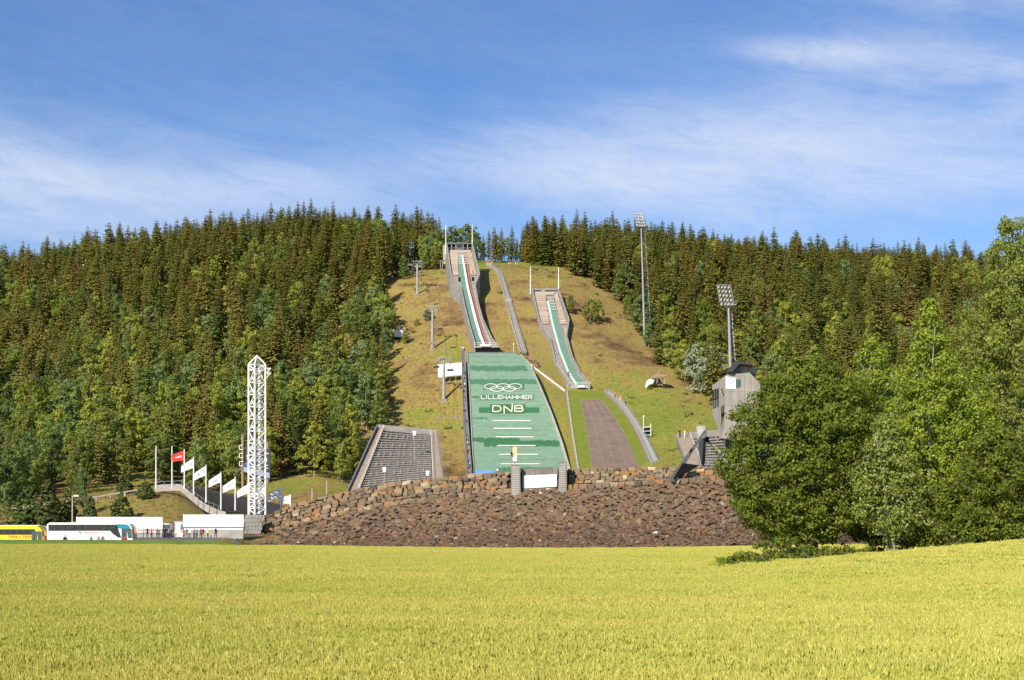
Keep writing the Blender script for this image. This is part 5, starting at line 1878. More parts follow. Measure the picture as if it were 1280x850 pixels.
def embankment():
    root = thing('stone_embankment', W(640, 684, 232), 'long brown rubble bank topped by a dry stone wall behind the wheat field', 'stone wall')
    o = ORG[root.name]
    # core
    xs = list(np.linspace(285, 1140, 120))
    mb = MB()
    inn = Vector((0, .35, -.25))
    mb.grid([[EBP(x, t) + inn for x in xs] for t in (0, .25, .5, .75, 1.0)] + [[EBP(x, t) + Vector((0, .42, -.1)) for x in xs] for t in (1.001, 1.5, 2.0)]
            + [[EBP(x, 2) + Vector((0, 3.0, -.3)) for x in xs], [EBP(x, 2) + Vector((0, 13.0, -8.0)) for x in xs]])
    mb.build('core', 'stone_core', root, recalc=False)
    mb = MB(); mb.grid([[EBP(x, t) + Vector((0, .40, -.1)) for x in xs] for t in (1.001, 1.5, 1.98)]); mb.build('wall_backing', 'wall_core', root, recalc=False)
    r = random.Random(21)
    # upper wall in courses
    cells = []
    rows_t = [(1.02, 1.20), (1.21, 1.37), (1.375, 1.54), (1.545, 1.70), (1.705, 1.85), (1.855, 2.02)]
    for ri, (ta, tb) in enumerate(rows_t):
        x = 318 + r.uniform(0, 6)
        while x < 1000:
            ext = (EBP(x, 2) - EBP(x, 1.001)).length
            w = r.uniform(6.5, 13.5)
            if r.random() < .16:
                w *= .6
            if 636.5 < x + w / 2 < 709.5:
                x = 710 if x + w / 2 > 637 else x + w
                continue
            cells.append((x + w / 2, (ta + tb) / 2 + r.uniform(-.02, .02), w * r.uniform(.94, 1.06), (tb - ta) * ext * r.uniform(.95, 1.22), ri))
            x += w
    # squared coping row along the shelf
    x = 380
    while x < 1000:
        w = r.uniform(7, 12)
        if not (636 < x + w / 2 < 711):
            cells.append((x + w / 2, 1.0, w * .98, r.uniform(.75, 1.0), -1))
        x += w
    meshes = []
    for k, (V, Fc) in enumerate(STONES):
        me = bpy.data.meshes.new('stone')
        me.from_pydata([tuple(v) for v in V], [], Fc)
        me.materials.append(M('stone'))
        me.update()
        meshes.append(me)
    vis = [c for c in cells if c[0] < 925]
    vis.sort(key=lambda c: -(c[2] * c[3]))
    big = set(id(c) for c in vis[:296])
    loose = MB()
    for c in cells:
        x, t, w, h, ri = c
        p = EBP(x, t if ri >= 0 else 1.0) + Vector((0, r.uniform(-.12, .10), .10 if ri < 0 else 0))
        wm = w / F * p.y
        dp = r.uniform(.8, 1.2)
        tilt = r.uniform(-.09, .09)
        q = (EBP(x + 3, t) - EBP(x - 3, t))
        ang = math.atan2(q.y, q.x)
        slope = math.atan2(q.z, math.hypot(q.x, q.y))
        k = r.randrange(len(STONES))
        Mx = Matrix.Rotation(ang, 4, 'Z') @ Matrix.Rotation(-slope + tilt, 4, 'Y') @ Matrix.Diagonal((wm, dp, max(h, .35), 1))
        if r.random() < .5:
            Mx = Mx @ Matrix.Diagonal((-1, 1, -1, 1))
        if id(c) in big:
            ob = bpy.data.objects.new('stone', meshes[k])
            C.objects.link(ob)
            ob.parent = root
            ob.matrix_basis = Matrix.Translation(p - o) @ Mx
        else:
            V, Fc = STONES[k]
            loose.add([p + (Mx.to_3x3() @ v) for v in V], Fc)
    s = loose.build('small_wall_stones', 'stone_loose', root)
    tag(s, None, None, None, 'stuff')
    # rubble slope
    rub = MB(); rubd = MB()
    for i in range(46):
        for_x = 292 + r.uniform(0, 5)
        t0 = i / 45.0
        while for_x < 1010:
            yb, ym, yt = eb(for_x)
            nrow = (yb - ym) / 1.75
            if nrow < 38 and r.random() > nrow / 38.0:
                for_x += 5
                continue
            w = r.uniform(1.9, 5.6) * (1.6 if r.random() < .10 else 1)
            t = min(max(t0 + r.uniform(-.03, .03), 0), 1)
            p = EBP(for_x + w / 2, t)
            wm = w / F * p.y * 1.10
            hh = wm * r.uniform(.5, .95)
            V, Fc = STONES[r.randrange(len(STONES))]
            rot = Matrix.Rotation(r.uniform(-.35, .35), 3, 'Y') @ Matrix.Rotation(-.70 + r.uniform(-.38, .38), 3, 'X') @ Matrix.Rotation(r.uniform(-.45, .45), 3, 'Z')
            S = Matrix.Diagonal((wm * r.choice((-1, 1)), r.uniform(.2, .36), hh)).to_3x3()
            off = Vector((0, r.uniform(-.12, .05), r.uniform(-.06, .08)))
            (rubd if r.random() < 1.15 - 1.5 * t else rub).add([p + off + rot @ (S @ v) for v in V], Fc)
            for_x += w * .93
    s = rub.build('rubble', 'rubble', root)
    tag(s, None, None, None, 'stuff')
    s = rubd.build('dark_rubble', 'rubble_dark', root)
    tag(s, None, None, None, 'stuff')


embankment()


def bank_weeds():
    r = np.random.default_rng(88)
    V, Fc = [], []
    for k in range(2600):
        x = r.uniform(296, 960)
        yb = eb(x)[0]
        if r.random() < .72:
            p = W(x, yb + 1.0, ebD(x)[0] - r.uniform(.1, 1.6)); p.z = zg(p.x, p.y)
            h = r.uniform(.2, .75)
        else:
            p = EBP(x, r.uniform(.02, .25 if x > 360 else 1.0)); h = r.uniform(.2, .5)
        for j in range(3):
            t = r.uniform(0, 6.28); s_ = Vector((math.cos(t), math.sin(t), 0)) * .06
            b = len(V)
            V.extend([p - s_, p + s_, p + Vector((r.normal(0, .15), r.normal(0, .15), h))])
            Fc.append((b, b + 1, b + 2))
    me = np_mesh('bank_weeds', V, Fc, ['verge'])
    o = bpy.data.objects.new('bank_weeds', me)
    C.objects.link(o)
    tag(o, 'thin weeds growing along the foot of the stone bank', 'weeds', None, 'stuff')


bank_weeds()


def wall_gate():
    D = 247.2
    root = thing('outrun_gate', W(673, 617, D), 'concrete gateway with two ribbed piers and white doors set into the stone wall', 'gate')
    D0 = D - 2.2
    # piers
    for (x0, x1, yt, mirror) in ((638.6, 651.0, 581.0, 1), (697.4, 708.6, 577.2, -1)):
        mb = MB()
        mb.prism([W(x0, 620, D0), W(x1 if mirror > 0 else x1, 620, D0), W(x1 - .8 if mirror > 0 else x1, yt + (.4 if mirror > 0 else 0), D0), W(x0 + .2 if mirror > 0 else x0 + 2.4, yt, D0)], (0, 5.0, 0))
        mb.build('pier', 'concrete_streak', root)
        # board marked ribs
        for k in range(13):
            y = yt + 2.4 + k * 2.75
            mb = MB(); mb.box(XD(x0 + 1.4, D0), XD(x1 - 1.4, D0), D0 - .09, D0 + .02, W(0, y + 2.2, D0).z, W(0, y, D0).z); mb.build('rib', 'concrete_light', root)
    mb = MB(); mb.prism([W(651, 586.2, D0 + 1.6), W(697.4, 584.8, D0 + 1.6), W(697.4, 620, D0 + 1.6), W(651, 620, D0 + 1.6)], (0, 2.5, 0)); mb.build('lintel_wall', 'concrete_streak', root)
    mb = MB(); mb.prism([W(653.6, 594.5, D0 + 1.2), W(696.0, 592.7, D0 + 1.2), W(696.0, 608.3, D0 + 1.2), W(653.6, 610.6, D0 + 1.2)], (0, .35, 0)); mb.build('white_board', 'white_paint', root)
    mb = MB(); mb.prism([W(653.0, 610.9, D0 + 1.15), W(696.0, 608.6, D0 + 1.15), W(696.0, 609.5, D0 + 1.15), W(653.0, 611.8, D0 + 1.15)], (0, .4, 0)); mb.build('rail_bar', 'dark_steel', root)
    for a, b in ((653.6, 673.4), (674.4, 692.5)):
        mb = MB(); mb.prism([W(a, 611.9 - (a - 653) * .053, D0 + 1.2), W(b, 611.9 - (b - 653) * .053, D0 + 1.2), W(b, 619, D0 + 1.2), W(a, 619, D0 + 1.2)], (0, .3, 0)); mb.build('door', 'white_paint', root)


wall_gate()


def start_banner():
    D = 300
    root = thing('hill_sign_board', W(641, 584, D), 'tall yellow and white board on a thin post in front of the green slope', 'sign')
    mb = MB(); mb.prism([W(640.4, 558.8, D), W(646.0, 558.2, D), W(646.0, 568.4, D), W(640.7, 568.6, D)], (0, .2, 0)); mb.build('upper_panel', 'sign_yellow', root)
    mb = MB(); mb.prism([W(640.7, 568.7, D), W(646.0, 568.5, D), W(646.0, 576.6, D), W(641.0, 576.4, D)], (0, .2, 0)); mb.build('lower_panel', 'white_paint', root)
    mb = MB(); mb.tube([W(639.4, 612, D - .2), W(639.4, 556, D - .2)], .07, 6); mb.build('post', 'concrete_warm', root)
    mb = MB(); mb.box(XD(638.4, D), XD(640.2, D), D - .5, D - .1, W(0, 569.2, D).z, W(0, 564.9, D).z); mb.build('loudspeaker', 'black', root)
    mb = MB(); mb.tube([W(643.4, 612, D + .1), W(643.4, 576, D + .1)], .09, 6); mb.build('post', 'concrete_warm', root)


mat('sign_yellow', (.66, .52, .25), rough=.6)
start_banner()

# ================================================================== terraces for spectators
mat('print_soft', (.30, .33, .50), rough=.8)
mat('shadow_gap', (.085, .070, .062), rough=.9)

def terrace(name, TL, TR, BR, BL, Db, Dt, n, label, aisles, seedv, stair_l=None, stair_r=None, walls=True, divs=True):
    """stepped terrace: a dark raked base carrying light bench rows; corners are photo points, bottom at Db and top at Dt"""
    root = thing(name, W((BL[0] + BR[0]) / 2, (BL[1] + BR[1]) / 2, Db), label, 'grandstand')

    def P(u, v):
        a = Vector((BL[0] + (BR[0] - BL[0]) * u, BL[1] + (BR[1] - BL[1]) * u))
        b = Vector((TL[0] + (TR[0] - TL[0]) * u, TL[1] + (TR[1] - TL[1]) * u))
        q = a.lerp(b, v)
        return W(q.x, q.y, Db + (Dt - Db) * v)
    us = np.linspace(-.02 if walls else aisles[0], 1.02, 9)
    vs = np.linspace(-.12, 1.02, 12)
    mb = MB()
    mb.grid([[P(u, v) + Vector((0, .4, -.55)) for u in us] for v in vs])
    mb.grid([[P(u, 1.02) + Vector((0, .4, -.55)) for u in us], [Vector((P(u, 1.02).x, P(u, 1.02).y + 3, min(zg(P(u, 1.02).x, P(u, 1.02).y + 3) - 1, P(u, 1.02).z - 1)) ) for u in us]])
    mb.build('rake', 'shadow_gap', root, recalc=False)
    r = random.Random(seedv)
    ul, ur = aisles
    z1 = (P(.5, 1).z - P(.5, 0).z) / n
    for i in range(n + 2):
        v = (i - 1.5) / n
        mb = MB()
        for a, b in ((ul, (ul + ur) / 2), ((ul + ur) / 2, ur)):
            p, q = P(a, v), P(b, v)
            d = Vector((0, .55, 0)); h = Vector((0, 0, z1 * .19))
            mb.hexa([p - h, q - h, q - h + d, p - h + d, p + h, q + h, q + h + d, p + h + d])
        mb.build('bench_row', 'concrete', root)
        if divs and i % 4 == 0 and i < n:
            for k in range(8):
                u = ul + (ur - ul) * (k + .3 + .35 * ((i * 7) % 5) / 5 + (.0 if k % 3 else .22)) / 8.4
                p = P(u, v); q = P(u, v + 2.0 / n)
                mb = MB()
                w = .10
                mb.hexa([p + Vector((-w, -.1, -.1)), p + Vector((w, -.1, -.1)), p + Vector((w, .4, -.1)), p + Vector((-w, .4, -.1)),
                         q + Vector((-w, -.1, .1)), q + Vector((w, -.1, .1)), q + Vector((w, .4, .1)), q + Vector((-w, .4, .1))])
                mb.build('divider', 'concrete', root)
    for (a, b, nm) in ((0.0, ul - .012, 'stairs'), (ur + .012, 1.0, 'stairs')):
        if b - a < .03:
            continue
        mb = MB()
        m = n * 3
        for i in range(-3, m + 1):
            v0, v1 = i / m, (i + 1) / m
            p, q, s, t = P(a, v0), P(b, v0), P(b, v1), P(a, v1)
            lo = Vector((0, 0, -1.2))
            zt = s.z
            mb.hexa([p + lo, q + lo, s + lo, t + lo, Vector((p.x, p.y, zt)), Vector((q.x, q.y, zt)), Vector((s.x, s.y, zt)), Vector((t.x, t.y, zt))])
        mb.build(nm, 'concrete_warm', root)
    for u, wd in ((0, .3), (1, .3)):
        mb = MB()
        A = [P(u, v) + Vector((0, 0, 1.0 if walls else .15)) for v in np.linspace(-.1, 1.0, 14)]
        B = [p + Vector((0, 0, -3.0 if walls else -.6)) for p in A]
        o = Vector((-wd if u == 0 else wd, 0, 0))
        mb.grid([A, B]); mb.grid([[b + o for b in B], [a + o for a in A]]); mb.grid([[a + o for a in A], A]); mb.grid([[A[0], A[0] + o], [B[0], B[0] + o]])
        mb.build('parapet', 'concrete_grey', root)
    mb = MB()
    A = [P(u, 1.0) + Vector((0, .8, .2)) for u in np.linspace(0, 1, 8)]
    up = Vector((0, 0, .9)); d = Vector((0, .6, 0)); dn = Vector((0, 0, -1.6))
    mb.grid([[a + dn for a in A], [a + up for a in A], [a + up + d for a in A], [a + dn + d for a in A]])
    mb.build('top_wall', 'concrete', root)
    mb = MB()
    for u in (ul - .012, ur + .012):
        rail(mb, [P(u, v) + Vector((0, 0, .2)) for v in np.linspace(0, 1, 10)], 1.0, .05, 2.6, 1)
    mb.build('aisle_rail', 'white_metal', root)
    return root, P


def lamp_post(x, yb, yt, D, label, grp, head=1):
    root = thing('lamp_post', W(x, yb, D), label, 'lamp post', grp)
    mb = MB(); mb.tube([W(x, yb, D), W(x, yt, D)], [.10, .07], 6); mb.build('pole', 'concrete_light', root)
    mb = MB(); h = W(x, yt, D)
    mb.hexa([h + Vector(p) for p in ((-.32, -.32, 0), (.32, -.32, 0), (.32, .32, 0), (-.32, .32, 0), (-.42, -.42, 1.1), (.42, -.42, 1.1), (.42, .42, 1.1), (-.42, .42, 1.1))])
    mb.build('lantern', 'white_paint', root)


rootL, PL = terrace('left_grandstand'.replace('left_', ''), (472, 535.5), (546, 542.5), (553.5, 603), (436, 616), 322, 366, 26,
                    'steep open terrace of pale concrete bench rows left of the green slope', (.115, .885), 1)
lamp_post(518, 577, 544.5, 345, 'lamp with white lantern high on the left terrace', 'terrace lamps')
lamp_post(480.5, 612, 590, 318, 'lamp with white lantern low on the left terrace, left one of its two lower lamps', 'terrace lamps')
lamp_post(534.5, 606, 594.5, 316, 'lamp with white lantern at the lower right of the left terrace', 'terrace lamps')
rootR, PR = terrace('grandstand', (846, 547.5), (965, 536), (985, 592), (862, 588), 300, 332, 13,
                    'open terrace of pale bench rows behind the flame column', (.15, .97), 2, walls=False)


def flame_column():
    D = 256
    root = thing('flame_column', W(877, 588, D), 'pale concrete flame column with a dark blade and a leaning strut on the stone wall', 'monument')
    mb = MB()
    pts = [W(877, y, D) for y in (590, 560, 545, 532.6)]
    mb.tube(pts, [XD(880.2, D) - XD(877, D), XD(881.5, D) - XD(877, D), XD(883, D) - XD(877, D), XD(883.6, D) - XD(877, D)], 20)
    mb.build('column', 'concrete_light', root, True)
    Df = D - 1.4
    mb = MB()
    prof = [(873.4, 560), (873.6, 553), (876.2, 549), (879, 547.2), (881.6, 547.4), (882.4, 549), (882.2, 560), (881.6, 575), (880.6, 580.2), (878.8, 581), (877.0, 579.6), (875.4, 572)]
    mb.prism([W(x, y, Df) for x, y in prof], (0, .5, 0)); mb.build('dark_blade', 'dark_steel', root)
    mb = MB(); a = W(881.8, 538.5, Df - .7); b = W(839.2, 601.2, 244.3)
    d = (b - a).normalized(); n = Vector((d.z, 0, -d.x)).normalized()
    w0, w1 = .18, .42
    mb.hexa([a - n * w0, a + n * w0, a + n * w0 + Vector((0, .5, 0)), a - n * w0 + Vector((0, .5, 0)), b - n * w1, b + n * w1, b + n * w1 + Vector((0, .5, 0)), b - n * w1 + Vector((0, .5, 0))])
    mb.build('leaning_strut', 'strut_grey', root)
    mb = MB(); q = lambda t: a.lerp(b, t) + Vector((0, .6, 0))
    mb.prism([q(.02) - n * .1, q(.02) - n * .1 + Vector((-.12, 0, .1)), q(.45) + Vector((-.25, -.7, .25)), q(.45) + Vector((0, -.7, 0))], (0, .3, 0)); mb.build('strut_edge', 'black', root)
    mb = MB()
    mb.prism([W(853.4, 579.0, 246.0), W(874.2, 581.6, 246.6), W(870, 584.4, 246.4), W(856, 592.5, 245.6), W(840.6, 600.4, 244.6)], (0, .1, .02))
    mb.build('strut_shadow_sheet', 'black', root)  # thin black sheet standing in for the strut's shadow on the wall
    mb = MB(); a = W(885.2, 551, D + .5); b = W(908.5, 573.5, D + .5)
    mb.tube([a, b], [.14, .26], 5); mb.build('side_strut', 'concrete_light', root)
    mb = MB(); mb.prism([W(906, 569.5, D + .4), W(909, 571.5, D + .4), W(914.6, 577.4, D + .4), W(913.6, 584, D + .4), W(906.8, 584, D + .4)], (0, .9, 0)); mb.build('strut_foot', 'concrete_light', root)
    mb = MB(); c = W(883.6, 549.5, D - .3); mb.cbox(c, .35, .3, .5); mb.build('hinge', 'black', root)


mat('strut_grey', (.12, .11, .105), rough=.6, var=(.09, .085, .085), vs=1)
flame_column()


def judge_tower():
    D = 308.0
    root = thing('judge_tower', W(920, 540, D), 'angular grey concrete judges building with dark windows and a black slanted roof', 'building')
    # front face polygon and left receding face
    corner = [(906.5, 469.5), (906.5, 500), (905.8, 534), (903, 541)]
    back = Vector((-(XD(906.5, D) - XD(889.5, D)) * 1.0, 7.5, 0))

    def Lf(x, y):       # point on the receding left face between the corner (D) and its far edge
        t = (906.5 - x) / 17.0
        return W(x, y, D + 9.0 * t)
    mb = MB()
    front = [W(906.5, 469.5, D), W(912, 466.4, D), W(924, 467, D), W(937, 465.5, D), W(950, 480, D), W(950, 548, D), W(901, 548, D), W(905.8, 534, D)]
    L = [Lf(890.2, 482.0), Lf(890.6, 513), Lf(891.5, 521), Lf(897.4, 536), Lf(899, 548)]
    verts = front + L
    n = len(front)
    # front face
    mb.add(front, [tuple(range(n))])
    mb.add([front[0], L[0], L[1], L[2], L[3], L[4], front[6], front[7]], [(0, 1, 2, 3, 4, 5, 6, 7)])
    bk = [p + Vector((3.0, 13, 0)) for p in (L[0], front[1], front[2], front[4])]
    mb.add([L[0], front[0], front[1], front[2], front[4], front[3]] + bk, [(0, 1, 2, 7, 6), (2, 3, 8, 7), (3, 5, 4, 9, 8)])
    mb.add([front[4], front[5], front[5] + Vector((3, 13, 0)), bk[3]], [(0, 1, 2, 3)])
    mb.add([L[0], L[4], L[4] + Vector((3, 13, 0)), bk[0]], [(0, 1, 2, 3)])
    mb.build('body', 'concrete_streak_light', root)
    out = Vector((-.10, -.12, 0))

    def face_box(pts, name, m, th=.12, parent=root):
        mb = MB(); mb.prism([p + out for p in pts], (th * .5, th, 0)); return mb.build(name, m, parent)
    face_box([Lf(890.6, 487.6), Lf(898.6, 485.4), Lf(898.8, 496.6), Lf(891.0, 499.6)], 'window', 'glass_dark')
    face_box([Lf(891.0, 501.0), Lf(898.8, 498.0), Lf(899.0, 507.4), Lf(891.4, 510.8)], 'window', 'glass_teal')
    for a in (893.4, 896.2):
        face_box([Lf(a, 487.0) + out * .3, Lf(a + .35, 486.9) + out * .3, Lf(a + .35, 509) + out * .3, Lf(a, 509.2) + out * .3], 'mullion', 'concrete_light')
    face_box([Lf(890.9, 499.6) + out * .3, Lf(898.8, 496.7) + out * .3, Lf(898.8, 498.0) + out * .3, Lf(891.0, 501) + out * .3], 'sill', 'black')
    face_box([Lf(901.4, 508.6), Lf(905.9, 505.4), Lf(905.9, 520), Lf(902.2, 534)], 'window', 'window_amber')
    face_box([Lf(902.2, 518) + out * .4, Lf(905.9, 515) + out * .4, Lf(905.9, 519) + out * .4, Lf(902.4, 522) + out * .4], 'sill', 'black')
    mb = MB(); mb.prism([W(907.0, 470.5, D - .15), W(919.6, 472.6, D - .15), W(919.8, 486.6, D - .15), W(907.2, 486.0, D - .15)], (0, .12, 0)); sg = mb.build('sign_board', 'white_paint', root)
    # blue ring emblem on the board
    mb = MB(); rows = []
    for k in range(17):
        a = k / 16 * 2 * math.pi
        cx, cy = 913.3, 475.6
        rows.append([W(cx + 4.0 * math.cos(a), cy + 3.8 * math.sin(a), D - .20), W(cx + 2.4 * math.cos(a), cy + 2.3 * math.sin(a), D - .20)])
    mb.grid(rows); mb.build('emblem', 'emblem_blue', sg)
    mb = MB(); mb.prism([W(920.4, 474.0, D - .12), W(926.0, 474.4, D - .12), W(926.0, 483, D - .12), W(920.4, 484.5, D - .12)], (0, .12, 0)); mb.build('window', 'glass_teal', root)
    mb = MB()
    for (x0, x1, y) in ((902.2, 903.2, 486), (903.2, 904.2, 489.2), (904.1, 905.1, 492.4)):
        mb.prism([Lf(x0, y) + out, Lf(x1, y - .5) + out, Lf(x1, y + 2.0) + out, Lf(x0, y + 2.4) + out], (.1, .1, 0))
    mb.build('small_windows', 'black', root)
    for x in (914.5, 922.5, 930.5, 938.5):
        mb = MB(); mb.prism([W(x, 488 if x < 921 else 470, D - .04), W(x + .35, 488 if x < 921 else 470, D - .04), W(x + .35, 545, D - .04), W(x, 545, D - .04)], (0, .06, 0)); mb.build('panel_joint', 'concrete_grey', root)
    for y in (489.5, 506, 523):
        mb = MB(); mb.prism([W(907, y, D - .03), W(949, y, D - .03), W(949, y + .35, D - .03), W(907, y + .35, D - .03)], (0, .05, 0)); mb.build('panel_joint', 'concrete_grey', root)
    # penthouse and wing roof
    mb = MB(); mb.prism([W(924.4, 455.2, D + 2), W(940.6, 456.4, D + 2), W(941.2, 466, D + 2), W(924.4, 468, D + 2)], (2, 6, 0)); mb.build('penthouse', 'concrete_streak_light', root)
    mb = MB(); mb.prism([W(914.6, 461, D + 2.2), W(924.4, 454.5, D + 2.2), W(924.4, 468, D + 2.2), W(914.6, 468, D + 2.2)], (0, 5, 0)); mb.build('glazing', 'glass_dark', root)
    mb = MB(); mb.prism([W(907.4, 463.6, D - 1), W(920.4, 451.0, D - 1), W(941.0, 455.0, D - 1), W(941.2, 456.6, D - 1), W(924.5, 454.6, D - 1), W(915.2, 465.6, D - 1)], (1.5, 9, 0)); mb.build('roof', 'dark_steel', root)


mat('concrete_streak_light', (.36, .325, .29), var=(.22, .20, .18), vs=.7, stretch=(1, 1, .25), bump=.2, bs=5)
mat('window_amber', (.13, .095, .05), rough=.2, var=(.05, .05, .045), vs=1.2, spec=.6)
mat('emblem_blue', (.42, .46, .72), rough=.5)
judge_tower()


# ================================================================== lattice tower
def lattice_tower():
    D = 252
    root = thing('lattice_tower', W(321, 642, D), 'tall white steel lattice tower with a pointed top above the coach park', 'lattice tower')
    xc = XD(321.2, D)
    h = (XD(331.6, D) - XD(310.6, D)) / 2
    crn = [Vector((xc - h, D, 0)), Vector((xc - .12, D - h, 0)), Vector((xc + h, D, 0)), Vector((xc + .12, D + h, 0))]
    z0 = W(0, 643, D).z; z1 = W(0, 455.5, D).z; za = W(0, 444.6, D).z
    Z = lambda v, z: Vector((v.x, v.y, z))
    for c in crn:
        mb = MB(); mb.tube([Z(c, z0 - 3), Z(c, z1)], .17, 6); mb.build('leg', 'white_metal', root)
        mb = MB(); mb.tube([Z(c, z1), Vector((xc, D, za))], .14, 5); mb.build('top_strut', 'white_metal', root)
    bays = []
    z = z0
    low = z0 + (z1 - z0) * .44
    k = 0
    while z < z1 - .3:
        hgt = 1.05 if z < low else (2.15 if z < z1 - 3.2 else .95)
        z2 = min(z + hgt, z1)
        for i in range(4):
            a, b = crn[i], crn[(i + 1) % 4]
            mb = MB(); mb.tube([Z(a, z2), Z(b, z2)], .10, 4); mb.build('rung', 'white_metal', root)
            p, q = ((a, b) if (k + i) % 2 else (b, a))
            mb = MB(); mb.tube([Z(p, z), Z(q, z2)], .095, 4); mb.build('brace', 'white_metal', root)
            if z >= low or k % 2:
                m = (a + b) / 2
                mb = MB(); mb.tube([Z(q, z), Z(m, (z + z2) / 2)], .08, 4); mb.build('brace', 'white_metal', root)
        z = z2
        k += 1
    # inner ladder and platforms
    mb = MB()
    for dx in (-.25, .25):
        mb.tube([Vector((xc + dx + .4, D + .3, z0)), Vector((xc + dx + .4, D + .3, z1 - .5))], .04, 4)
    zz = z0
    while zz < z1 - .6:
        mb.tube([Vector((xc + .15, D + .3, zz)), Vector((xc + .65, D + .3, zz))], .03, 3)
        zz += .45
    mb.build('ladder', 'galvanised', root)
    for y in (462, 468):
        zt = W(0, y, D).z
        mb = MB(); mb.tube([Vector((xc + h, D, zt + .3)), W(338.8, y - 1.4, D)], .09, 4); mb.tube([Vector((xc + h, D, zt - .8)), W(338.0, y - 1.2, D)], .08, 4); mb.tube([W(335.5, y - 1.6, D), W(334.5, y + 1, D)], .07, 4)
        mb.build('bracket', 'white_metal', root)
    mb = MB(); mb.cbox(Vector((xc, D, z0 - 1.6)), 1.6, 1.6, 1.5); mb.build('plinth', 'concrete', root)


lattice_tower()


def scoreboard():
    D = 282
    root = thing('scoreboard', W(320, 604, D), 'black result board on two brown timber poles behind the white lattice tower', 'scoreboard')
    for x, yt, yb in ((303.4, 543.5, 612), (334.6, 552.5, 606)):
        mb = MB(); mb.tube([W(x, yb, D), W(x, yt, D)], .28, 8); mb.build('pole', 'wood', root)
    mb = MB(); mb.prism([W(306.5, 554, D - .5), W(337.6, 562, D - .5), W(338, 590, D - .5), W(306.5, 583, D - .5)], (0, .5, 0)); bd = mb.build('board', 'dark_steel', root)
    mb = MB(); mb.prism([W(304.4, 583.2, D - .6), W(337.0, 591.0, D - .6), W(337.0, 598, D - .6), W(304.4, 589.6, D - .6)], (0, .5, 0)); mb.build('sponsor_strip', 'print_soft', root)
    for k, (x, y, w, h) in enumerate([(332, 565.6, 3.6, 1.2), (331.5, 572, 2.2, 4.6), (331.0, 580.5, 3.8, 1.0), (331.0, 584, 3.8, 1.0), (308.4, 568.5, 2.0, 2.8), (308.4, 572.5, 2.0, 1.2)]):
        mb = MB(); mb.prism([W(x, y, D - .56), W(x + w, y + w * .25, D - .56), W(x + w, y + h + w * .25, D - .56), W(x, y + h, D - .56)], (0, .06, 0)); mb.build('display_mark', 'white_cloth', bd)
    mb = MB(); mb.prism([W(305, 579.5, D - .62), W(310, 577, D - .62), W(316, 583, D - .62), W(310, 586, D - .62)], (0, .1, 0)); mb.build('blue_flash', 'blue_sign', root)
    for k in range(3):
        y = 556.5 + k * 10.2
        mb = MB()
        for (a, b) in (((299.3, y), (304, y)), ((299.3, y + 5.5), (304, y + 5.5)), ((299.3, y), (299.3, y + 5.5))):
            mb.tube([W(a[0], a[1], D - .3), W(b[0], b[1], D - .3)], .08, 4)
        mb.build('climbing_frame', 'white_metal', root)
    mb = MB(); mb.tube([W(303, 582, D), W(292, 594, D - 4)], .06, 4); mb.build('guy_wire', 'galvanised', root)


scoreboard()


# ================================================================== flagpoles
def flag_mesh(mb, top, L, Hh, sway, drop):
    """hanging flag blown to the left: rows along the fly"""
    rows = []
    n = 10
    for i in range(n + 1):
        t = i / n
        row = []
        for j in range(6):
            s = j / 5
            x = -L * t
            z = -drop * t ** 1.15 - Hh * s * (1 - .32 * t)
            y = .22 * math.sin(t * 7 + s * 2 + sway) * t
            row.append(top + Vector((x, y, z)))
        rows.append(row)
    mb.grid(rows)
    mb.grid([[p + Vector((0, .02, 0)) for p in r_][::-1] for r_ in rows])
    return rows


